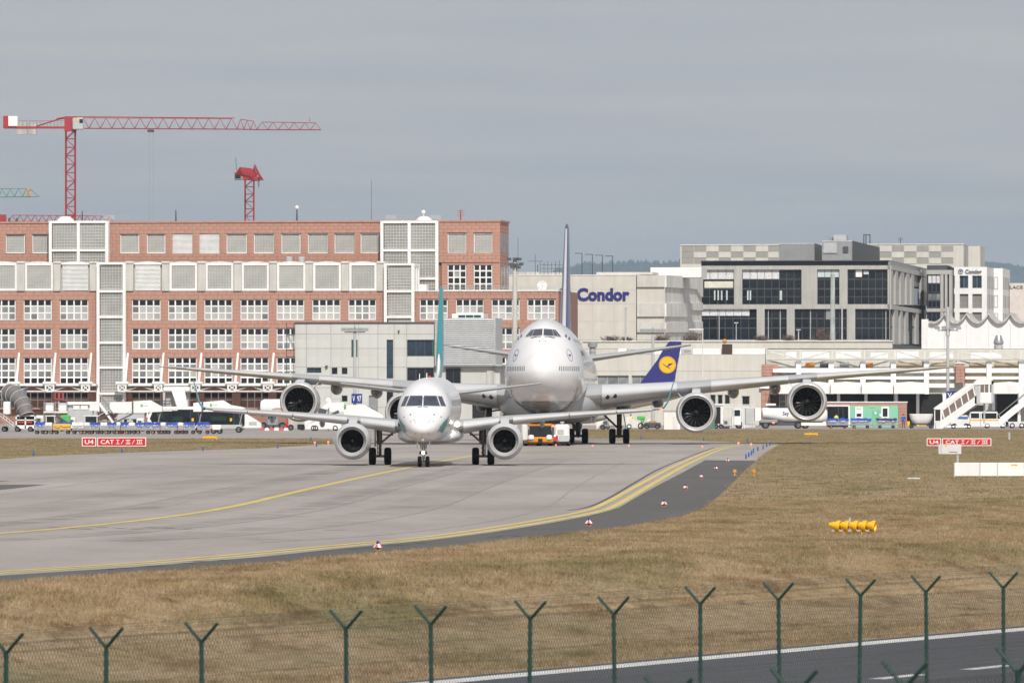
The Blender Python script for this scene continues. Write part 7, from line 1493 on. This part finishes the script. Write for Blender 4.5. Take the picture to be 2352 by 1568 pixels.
# van
p = Pl(2262, 983); t = p.thing('van', 'white van with an orange stripe beside the covered stairs', 'van'); MB().prism([(p.x(x), p.z(y)) for x, y in [(2227, 979), (2227, 955), (2230, 946.5), (2236, 945), (2290, 945), (2297, 957), (2312, 962), (2316, 968), (2316, 979)]], 0, 1.95).build('body', WHITE, t)
p.part('window', GLASS, t, 2230, 948.5, 2249, 960, -.02, 0); p.part('window', GLASS, t, 2255, 948.5, 2289, 961, -.02, 0); MB().prism([(p.x(x), p.z(y)) for x, y in [(2291, 949), (2296, 957), (2298, 961), (2291, 961)]], -.02, 0).build('window', GLASS, t); p.part('orange_stripe', mat('stripe_orange', (.85, .42, .05), .4), t, 2227.5, 963, 2314, 966, -.015, 0)
p.part('bumper', DGREY, t, 2226, 975, 2230, 980, -.03, 1.98); p.part('bumper', DGREY, t, 2312, 974, 2317, 980, -.03, 1.98); p.part('light_bar', DGREY, t, 2266, 942, 2286, 945, .3, 1.6); p.part('tail_lamp', ORANGE, t, 2226.5, 960, 2228.5, 972, -.02, .3); p.part('door_seam', DGREY, t, 2251.5, 948, 2252.2, 978, -.02, 0)
for x in (2236, 2268, 2304): 
    if x != 2236: sidewheel(t, p.x(x), .1, .33, .22); sidewheel(t, p.x(x), 1.85, .33, .22)
p, t, a, b = steps('open white passenger steps rising to the right edge of the picture', 2330, 983, 2294, 976, 2372, 912, .7, name='passenger_steps')
MB().path([a + Vector((0, -.1, 1.3)), b + Vector((0, -.1, 1.3))], .05).build('handrail', MGREY, t); p.part('top_cabin', WHITE, t, 2340, 902, 2400, 925, .1, 1.7); p.part('chassis', WHITE2, t, 2310, 968, 2400, 979, 0, 1.6)
for x in (2325, 2347, 2385): sidewheel(t, p.x(x), .1, .34); sidewheel(t, p.x(x), 1.5, .34)
p = Pl(2210, 983.5); t = p.thing('blue_white_car', 'white car with blue panel behind the covered stairs', 'car'); MB().prism([(p.x(x), p.z(y)) for x, y in [(2186, 979), (2187, 968), (2196, 964), (2203, 954), (2224, 953), (2230, 962), (2230, 979)]], 2.4, 4.1).build('body', WHITE, t); p.part('blue_panel', mat('car_blue', (.06, .15, .4), .4), t, 2203, 956.5, 2226, 962, 2.37, 2.4); sidewheel(t, p.x(2195), 2.5, .32); sidewheel(t, p.x(2222), 2.5, .32)
# clutter behind the jumbo right gear
p = Pl(1470, 985); t = p.thing('cargo_tug', 'low grey cargo tug with green load behind the jumbo right main gear', 'tug'); MB().prism([(p.x(x), p.z(y)) for x, y in [(1440, 955), (1473, 972), (1470, 982), (1436, 982), (1432, 968)]], 0, 1.8).build('body', WHITE2, t); p.part('green_load', GREENV, t, 1464, 955, 1482, 964, .3, 1.6, .1); p.part('green_load', GREENV, t, 1472, 964, 1480, 970, .3, 1.6, .06); sidewheel(t, p.x(1445), .1, .32); sidewheel(t, p.x(1472), .1, .4); 
p = Pl(1500, 985); t = p.thing('parked_tractor', 'dark baggage tractor left of the white hut', 'tractor'); p.part('body', DGREY, t, 1480, 970, 1518, 982, 0, 1.6, .1); p.part('orange_hood', mat('rust_orange', (.45, .2, .08), .6), t, 1490, 966, 1508, 972, .1, 1.4, .06); p.part('white_seat', WHITE, t, 1486, 963, 1494, 970, .3, 1.2, .05); sidewheel(t, p.x(1486), .05, .3); sidewheel(t, p.x(1510), .05, .3)
p, t, a, b = steps('white passenger steps behind the jumbo right wing gear', 1410, 986, 1370, 982, 1410, 930, .6, name='passenger_steps')
p.part('top_platform', WHITE, t, 1408, 928, 1432, 945, 0, 1.7); p.part('support', WHITE2, t, 1414, 945, 1420, 984, .3, 1.2); sidewheel(t, p.x(1384), .1, .3); sidewheel(t, p.x(1424), .1, .3)
def gpu(label, px, py, w, h, m_, D=None):
    p = Pl(px, py, D); t = p.thing('power_unit', label, 'equipment'); W_, H = w * p.s, h * p.s
    MB().bbox(-W_ / 2, W_ / 2, 0, 1.3, .3, H, .06).build('casing', m_, t); MB().box(-W_ * .35, W_ * .2, -.03, .01, .3 + (H - .3) * .35, H * .82).build('grille', DGREY, t); MB().box(W_ * .27, W_ * .42, -.03, .01, .3 + (H - .3) * .5, H * .8).build('control_panel', LGREY, t)
    for x in (-W_ * .32, W_ * .32): sidewheel(t, x, .1, .22, .16); sidewheel(t, x, 1.2, .22, .16)
    MB().tube((W_ / 2, .6, .35), (W_ / 2 + .6, .6, .3), .035).build('drawbar', DGREY, t); return t
for a_ in ((166, 990, 14, 32, WHITE, 'tall white power unit left of the grey cabin'), (182, 990.6, 12, 24, LGREY, 'grey power unit in front of the grey cabin'), (272, 989.6, 14, 24, WHITE, 'white power unit at the foot of the covered steps'), (298, 990, 14, 26, LGREY, 'light grey power unit below the left covered steps'), (322, 990.2, 16, 30, WHITE, 'white power unit left of the bus front'), (90, 989.5, 18, 36, WHITE, 'tall white power unit right of the corrugated tunnel'), (240, 989, 10, 26, MGREY, 'narrow grey power unit below the open steps'), (1600, 984.8, 16, 20, WHITE, 'white power unit below the right inner engine'), (1668, 984.8, 12, 22, LGREY, 'grey power unit right of the narrow white cabin'), (1392, 985.5, 14, 22, MGREY, 'grey power unit behind the jumbo body gear')): gpu(a_[5], *a_[:5])
def loader(label, px, py, w, y0, y1):
    p = Pl(px, py); t = p.thing('belt_loader', label, 'loader'); a, b = Vector((p.x(px - w / 2), .3, p.z(y0))), Vector((p.x(px + w / 2), .3, p.z(y1)))
    m = MB(); m.hexa([a, a + Vector((0, .9, 0)), b + Vector((0, .9, 0)), b, a + Vector((0, 0, .16)), a + Vector((0, .9, .16)), b + Vector((0, .9, .16)), b + Vector((0, 0, .16))]); m.build('conveyor', DGREY, t)
    for y in (.22, 1.2): MB().path([a + Vector((0, y - .3, .55)), b + Vector((0, y - .3, .55))], .03).build('side_rail', WHITE, t)
    p.part('chassis', WHITE, t, px - w * .4, py - 12, px + w * .4, py - 6, .1, 1.4, .05); p.part('operator_box', WHITE2, t, px - w * .4, py - 22, px - w * .15, py - 12, .1, .7)
    for x in (px - w * .3, px + w * .3): sidewheel(t, p.x(x), .15, .26, .18); sidewheel(t, p.x(x), 1.35, .26, .18)
loader('belt loader sloping up right between the tractors and the grey cabin', 232, 990.8, 44, 974, 950); loader('belt loader sloping up behind the narrow white box cart', 283, 990.5, 40, 972, 952)
# people
def person(label, px, py, coat, legs, yellow=False, h=1.75, D=None):
    p = Pl(px, py, D); t = p.thing('person', label, 'person'); k = h / 1.75
    V_ = [(0, 0, .95), (0, 0, 1.2), (0, 0, 1.42), (0, 0, 1.52), (0, -.01, 1.64), (-.1, 0, .9), (-.12, .02, .5), (-.12, .04, .08), (-.13, -.1, .05), (.1, 0, .9), (.12, -.02, .5), (.13, 0, .08), (.14, -.12, .05), (-.2, 0, 1.4), (-.27, .02, 1.12), (-.24, -.1, .88), (.2, 0, 1.4), (.28, .03, 1.12), (.25, -.08, .88), (-.235, -.12, .80), (.245, -.1, .80)]
    r_ = [.15, .15, .16, .06, .1, .1, .075, .055, .05, .1, .075, .055, .05, .075, .055, .042, .075, .055, .042, .04, .04]
    E_ = [(0, 1), (1, 2), (2, 3), (3, 4), (0, 5), (5, 6), (6, 7), (7, 8), (0, 9), (9, 10), (10, 11), (11, 12), (2, 13), (13, 14), (14, 15), (15, 19), (2, 16), (16, 17), (17, 18), (18, 20)]
    me = bpy.data.meshes.new('body'); me.from_pydata([(x * k, y * k, z * k) for x, y, z in V_], E_, []); o = link('body', me, t)
    md = o.modifiers.new('skin', 'SKIN'); sk = me.skin_vertices[0].data
    for i, q in enumerate(r_): sk[i].radius = (q * k, q * k * .8)
    sk[0].use_root = True; o.modifiers.new('sub', 'SUBSURF').levels = 1
    m = bpy.data.materials.new('clothing'); m.use_nodes = True; N, L = m.node_tree.nodes, m.node_tree.links; tcn = N.new('ShaderNodeTexCoord'); sp = N.new('ShaderNodeSeparateXYZ'); L.new(tcn.outputs['Object'], sp.inputs[0]); rm = N.new('ShaderNodeValToRGB'); rm.color_ramp.interpolation = 'CONSTANT'; e = rm.color_ramp.elements
    mr = N.new('ShaderNodeMath'); mr.operation = 'DIVIDE'; mr.inputs[1].default_value = 2.0; L.new(sp.outputs[2], mr.inputs[0]); L.new(mr.outputs[0], rm.inputs[0])
    e[0].position = 0; e[0].color = (.02, .02, .02, 1); e[1].position = .05; e[1].color = (*legs, 1); q = e.new(.45 * k); q.color = (*coat, 1); q = e.new(.745 * k); q.color = (.5, .32, .24, 1); L.new(rm.outputs[0], N['Principled BSDF'].inputs['Base Color']); N['Principled BSDF'].inputs['Roughness'].default_value = .8
    me.materials.append(m); MB().ball((0, .01 * k, 1.71 * k), .105 * k, 12, 6).build('hair', mat('hair', (.05, .035, .025), .8) if 'hair' not in bpy.data.materials else bpy.data.materials['hair'], t, 60); return t
person('person in blue jacket and dark trousers standing beside the kiosk', 2075, 983.4, (.03, .10, .45), (.06, .07, .09)); person('person in yellow vest behind the bright blue tarpaulin', 1921, 981.5, (.75, .75, .04), (.05, .05, .08)); person('person in yellow vest behind the jumbo right main gear', 1449, 984, (.65, .8, .05), (.04, .05, .1))
# ================================================================ things on the grass and along the taxiway
def sign(label, x0, x1, y0, y1, yb):
    p = Pl((x0 + x1) / 2, yb); t = p.thing('runway_sign', label, 'sign'); s_ = p.s; zt_, zb_ = p.z(y0), p.z(y1)
    a, b = p.x(x0), p.x(x1); c = a + (b - a) * .222; d = a + (b - a) * .24
    for x, xx, nm in ((a, c, 'number_panel'), (d, b, 'category_panel')):
        o = MB().box(x, xx, 0, .25, zb_, zt_).build(nm, WHITE, t); q = .06; o2 = MB().box(x + q, xx - q, -.012, 0, zb_ + q, zt_ - q).build('red_face', SIGNRED, o)
        h = (zt_ - zb_) * .48; zz0 = zb_ + (zt_ - zb_) * .26
        if nm == 'number_panel': link('lettering', text_mesh('U4', (xx - x) * .62, h, WHITE, .01, .02), o, (x + (xx - x) * .2, -.014, zz0))
        else:
            W_ = xx - x; link('lettering', text_mesh('CAT', W_ * .27, h, WHITE, .01, .015), o, (x + W_ * .07, -.014, zz0)); m = MB(); t_ = .045; y_ = (-.03, -.014)
            def num(cx_, n):
                w = .11 * n + .1; m.box(cx_ - w / 2 - .03, cx_ + w / 2 + .03, *y_, zz0, zz0 + t_); m.box(cx_ - w / 2 - .03, cx_ + w / 2 + .03, *y_, zz0 + h - t_, zz0 + h)
                for k in range(n): xx_ = cx_ + (k - (n - 1) / 2) * .14; m.box(xx_ - t_ / 2, xx_ + t_ / 2, y_[0] - .001, y_[1], zz0, zz0 + h)
            def slash(cx_): m.prism([(cx_ - .12, zz0), (cx_ - .07, zz0), (cx_ + .12, zz0 + h), (cx_ + .07, zz0 + h)], *y_)
            num(x + W_ * .42, 1); slash(x + W_ * .515); num(x + W_ * .63, 2); slash(x + W_ * .74); num(x + W_ * .865, 3); m.build('roman_numerals', WHITE, o)
    for k in range(5): x = a + (b - a) * (k + .5) / 5; MB().box(x - .04, x + .04, .08, .16, 0, zb_).build('leg', MGREY, t)
    return t
sign('red U4 CAT sign on the left grass island', 188, 335.5, 1004, 1024.5, 1027); sign('red U4 CAT sign in the right field behind the white sign back', 2128.6, 2277, 1006, 1023.5, 1027)
p = Pl(2182, 1063); t = p.thing('sign_back', 'small white sign seen from behind on a single post in the right field', 'sign'); p.part('board', mat('grey_board', (.60, .61, .62), .5), t, 2155.7, 1019.7, 2208, 1042, 0, .06); MB().tube((p.x(2199.5), .12, 0), (p.x(2199.5), .12, p.z(1022)), .08, n=10).build('post', LGREY, t, 40); p.part('rib', LGREY, t, 2161, 1019, 2162.5, 1043, -.04, 0); p.part('yellow_label', YELLOW, t, 2169, 1021, 2176, 1024, -.01, 0); MB().box(p.x(2180), p.x(2199), -.02, 0, p.z(1038), p.z(1037)).build('bracket', DGREY, t)
p = Pl(2271, 1096); t = p.thing('white_barrier', 'long low white panel barrier at the right edge', 'barrier')
for x0, x1 in ((2191, 2250.6), (2251.2, 2290.6), (2291.2, 2353), (2353.6, 2415)): p.part('panel', WHITE, t, x0, 1062, x1, 1093, 0, .3, .015)
for x in (2192, 2251, 2291, 2353): MB().box(p.x(x) - .02, p.x(x) + .02, -.03, .0, 0, p.z(1062)).build('post', LGREY, t)
p.part('yellow_label', YELLOW, t, 2322, 1065.5, 2337, 1068.5, -.012, 0)
# blue edge markers
GB = 'blue taxiway edge markers'
bm_ = None
BL = [(76.8, 1046, 'blue stake, leftmost on the left grass edge'), (280, 1039.5, 'blue stake in front of the left red sign'), (466, 1035, 'blue stake in the middle of the left grass edge'), (638, 1029, 'blue stake left of the small jet left engine'), (714, 1011.5, 'blue stake at the far edge of the left grass island'), (727, 1026, 'blue stake between two red lamps'), (1472.4, 1008.5, 'blue stake right of the jumbo right main gear'), (1616, 1011.5, 'blue stake below the right inner engine'), (1717, 1015.5, 'blue stake on the far grass edge near the lines end'), (1768.3, 1023, 'blue stake at the far pavement corner, farthest of its row'), (1761, 1026.5, 'second farthest blue stake of the row on the right'), (1753, 1031, 'third farthest blue stake of the row on the right'), (1740.6, 1035.5, 'fourth farthest blue stake of the row on the right'), (1730.5, 1040, 'fourth nearest blue stake of the row on the right'), (1726, 1045, 'third nearest blue stake of the row on the right'), (1720, 1049, 'second nearest blue stake of the row on the right'), (1713.4, 1053.5, 'nearest blue stake of the row on the right')]
for k, (x, y, lab) in enumerate(BL):
    P_ = gp(x, y)
    if bm_ is None:
        bm_ = thing('blue_marker', lab, 'marker', P_, 0, GB); MB().lathe([(.05, .03), (.05, .29), (.04, .315), (.005, .32)], (0, 0, 0), 'z', 12).build('stake', BLUEM, bm_, 40); MB().lathe([(.08, 0), (.08, .03), (.05, .035)], (0, 0, 0), 'z', 12, True).build('foot', DGREY, bm_)
    else: dup_thing(bm_, P_, 0, lab)
# elevated edge lights with red and white skirts
el = None; EL = [(868, 1264.6, 'edge light with red and white skirt, nearest and leftmost on the shoulder'), (1352.4, 1208, 'edge light with red and white skirt, second nearest'), (1524.7, 1163, 'edge light with red and white skirt, third nearest'), (1573.7, 1125, 'edge light with red and white skirt, middle of the curve'), (1610.7, 1099, 'edge light with red and white skirt, left of the orange lamp'), (1645, 1079.5, 'edge light with red and white skirt, second farthest'), (1671.5, 1061.4, 'edge light with red and white skirt, farthest on the shoulder')]
COB = mat('cobalt_lens', (.03, .02, .22), .15, var=.05); SKR = mat('skirt_red', (.62, .06, .07), .5)
for k, (x, y, lab) in enumerate(EL):
    P_ = gp(x, y)
    if el is None:
        el = thing('edge_light', lab, 'lamp', P_, 0, 'edge lights on the shoulder'); s_ = P_.y / F; H = 23.5 * s_
        MB().lathe([(.10, 0), (.10, .012), (.03, .018)], (0, 0, .014), 'z', 20, True).build('base_plate', ORANGE, el); MB().lathe([(.03, .015), (.03, H * .4)], (0, 0, 0), 'z', 12).build('stem', mat('stem_brown', (.10, .06, .05), .7), el)
        m = MB(); n = 16
        for i in range(n):
            a0, a1 = 2 * math.pi * i / n, 2 * math.pi * (i + 1) / n; q = [(.125, H * .36), (.045, H * .72)]; m.add([(q[0][0] * math.cos(a0), q[0][0] * math.sin(a0), q[0][1]), (q[0][0] * math.cos(a1), q[0][0] * math.sin(a1), q[0][1]), (q[1][0] * math.cos(a1), q[1][0] * math.sin(a1), q[1][1]), (q[1][0] * math.cos(a0), q[1][0] * math.sin(a0), q[1][1])], [(0, 1, 2, 3)], (i // 2) % 2)
        m.build('skirt', [WHITE, SKR], el, 20); MB().lathe([(.046, H * .70), (.046, H * .84), (.036, H * .95), (.003, H)], (0, 0, 0), 'z', 14).build('lens', COB, el, 50)
    else: dup_thing(el, P_, k * .3, lab)
ol = None
for x, y, lab in ((1687.6, 1092.5, 'orange disc reflector on the dark shoulder'), (1731.6, 1092.5, 'orange disc reflector on the grass beside the shoulder')):
    P_ = gp(x, y)
    if ol is None:
        ol = thing('orange_reflector', lab, 'reflector', P_, 0, 'orange disc reflectors'); MB().lathe([(.14, 0), (.14, .02), (.02, .025)], (0, 0, .01), 'z', 16, True).build('foot', ORANGE, ol); MB().tube((0, 0, .02), (0, 0, .14), .025).build('stem', LGREY, ol); m = MB(); m.lathe([(.005, -.05), (.09, -.035), (.105, .03), (.06, .08), (.005, .1)], (0, 0, .22), 'y', 18, True); m.build('lamp', ORANGE, ol, 50)
    else: dup_thing(ol, P_, .3, lab)
rl_ = None
for x, y, lab in ((723, 1024, 'red stop lamp, left one beside the small jet left engine'), (754, 1023, 'red stop lamp, right one beside the small jet left engine'), (1277, 1024.5, 'red lamp on the concrete below the white tug unit'), (1444, 1026, 'red lamp on the concrete below the jumbo right gear'), (1613, 1028, 'faint red lamp on the concrete left of the line end'), (1361, 1026, 'red lamp on the concrete under the jumbo belly'), (1696, 1025, 'red elevated lamp at the end of the double yellow line'), (1725, 1028, 'red elevated lamp right of the double yellow line end')):
    P_ = gp(x, y); big = x in (723, 754, 1696, 1725)
    t = thing('stop_lamp' if big else 'inset_lamp', lab, 'lamp', P_, 0, 'red stop lamps'); h = .22 if big else .05
    MB().lathe([(.09, 0), (.09, .015), (.03, .02), (.03, h)], (0, 0, .012), 'z', 12, True).build('base', LGREY, t); MB().ball((0, -.02, h + .06), .075 if big else .05, 10, 6).build('lens', GLOWRED, t, 50)
# yellow lamp clusters on the grass
def drums(label, x, yb, rz):
    P_ = gp(x, yb); t = thing('light_cluster', label, 'light unit', (P_.x, P_.y, 0), rz, 'yellow lamp clusters'); 
    for k in range(5):
        o = link('lamp_drum', cached('drum', lambda: MB().lathe([(.005, -.2), (.05, -.195), (.07, -.15), (.13, .03), (.158, .035), (.162, .13), (.14, .135), (.125, .09), (.005, .08)], (0, 0, 0), 'x', 24).mesh('lamp_drum', YELLOW, 35)), t, (-.50 + k * .25, 0, .245)); o.rotation_euler = (0, R(8), R(-14))
        if k % 2 == 1: MB().box(-.56 + k * .25 + .03, -.56 + k * .25 + .07, -.04, .04, 0, .14).build('leg', YELLOW, t)
        link('clamp', cached('clamp', lambda: MB().lathe([(.16, -.01), (.163, 0), (.16, .01)], (.07, 0, 0), 'x', 24).mesh('clamp', ORANGE)), t, o.location).rotation_euler = o.rotation_euler
    MB().box(-.62, .62, -.02, .02, .08, .12).build('rail', LGREY, t); MB().tube((-.1, 0, .12), (-.1, 0, .47), .03).build('aiming_rod', LGREY, t); return t
drums('row of five yellow lamp drums on the grass in the right foreground', 1960, 1226, R(-4)); drums('distant yellow lamp drums on the left grass island', 482, 1011.5, 0); drums('distant yellow lamp drums below the right outer engine', 1863, 1003, 0); drums('distant yellow lamp drums at the edge of the left grass behind the engine', 2500, 1000, 0) if False else None
p = Pl(2318, 1009); t = p.thing('grey_marker', 'short grey marker post on the grass below the open steps', 'marker'); MB().tube((0, 0, 0), (0, 0, .65), .1).build('post', LGREY, t, 40); MB().ball((0, 0, .65), .1, 10, 5).build('cap', MGREY, t, 40)
t = thing('drain_cover', 'small pale drain slab lying on the grass right of the shoulder', 'slab', gp(2098, 1100)); m = MB(); m.bbox(-.3, .3, -.3, .3, 0, .07, .02); m.build('slab', CONC, t); MB().box(-.2, .2, -.2, .2, .068, .08).build('grate', MGREY, t)
# ---------------------------------------------------------------- perimeter fences in the foreground
FENCE = mat('fence_green', (.008, .045, .036), .45, var=.2, scale=3); WIRE = mat('galvanised_green_wire', (.035, .04, .037), .5)
def fence(label, pA, pB, posts, arm, zA, zB, zg, mesh_top=.0, step=.07):
    ax, ay, bx, by = *pA, *pB; d = Vector((bx - ax, by - ay, 0)).normalized(); n = Vector((d.y, -d.x, 0)); t = thing('perimeter_fence', label, 'fence', (ax, ay, zg), 0); P_ = []
    for k, px in enumerate(posts):
        c = (px - CX) / F; u = (ax - c * ay) / (c * d.y - d.x); q = Vector((ax + d.x * u, ay + d.y * u, 0)); f = u / (Vector((bx - ax, by - ay)).length); zt_ = zA + (zB - zA) * f; P_.append((u, zt_))
        L0 = Vector((q.x - ax, q.y - ay, 0)); hj = zt_ - zg - arm * .88
        o = link('post', cached(('post', round(hj, 1)), lambda: MB().tube((0, 0, -.4), (0, 0, hj), .028, n=12).mesh('post', FENCE, 40)), t, L0)
        o.rotation_euler = (R(random.uniform(-.7, .7)), R(random.uniform(-.8, .8)), 0)
        for sgn in (-1, 1): link('arm', cached(('arm', round(hj, 1), sgn, arm), lambda: MB().tube((0, 0, hj - .03), (n.x * sgn * arm, n.y * sgn * arm, hj + arm * .88), .022, .02, n=8).mesh('arm', FENCE, 40)), o)
    u0, u1 = P_[0][0] - 4, P_[-1][0] + 4; zf = lambda u: zA + (zB - zA) * u / (Vector((bx - ax, by - ay)).length) - zg
    m = MB()
    for sgn in (-1, 1):
        for k in (.35, .68, .97):
            a = d * u0 + n * sgn * arm * k; b = d * u1 + n * sgn * arm * k; m.tube((a.x, a.y, zf(u0) - arm * .88 * (1 - k)), (b.x, b.y, zf(u1) - arm * .88 * (1 - k)), .0035, n=3)
    for z in (0, -.45, -.9): m.tube((d.x * u0, d.y * u0, zf(u0) - arm * .9 + z - .02), (d.x * u1, d.y * u1, zf(u1) - arm * .9 + z - .02), .0035, n=3)
    stuff(m.build('barbed_wire', WIRE, t))
    m = MB(); H = zf((u0 + u1) / 2) - arm * .9; zl = max(0, H - 2.0); u = u0 - (H - zl)
    while u < u1:
        for sgn in (-1, 1):
            a, b = d * u, d * (u + (H - zl) * .62); z0, z1 = (zl, H) if sgn > 0 else (H, zl); m.tube((a.x, a.y, z0), (b.x, b.y, z1), (.003), n=3, caps=False)
        u += step
    stuff(m.build('wire_mesh', WIRE, t)); return t
fA, fB = ((243 - CX) / F * 82.6, 82.6), ((2306 - CX) / F * 103, 103)
fence('green wire mesh fence with Y shaped posts along the road', fA, fB, [10, 243, 465, 797, 993, 1214, 1414, 1609, 1792, 1972, 2130, 2306], .235, 1.18, 1.39, -1.15)
nA, nB = ((1534 - CX) / F * 60.5, 60.5), ((2332 - CX) / F * 66.0, 66.0)
fence('nearer green fence whose Y shaped post tops show at lower right', nA, nB, [1534, 1818, 2074, 2334], .235, 1.46, 1.52, -1.15)
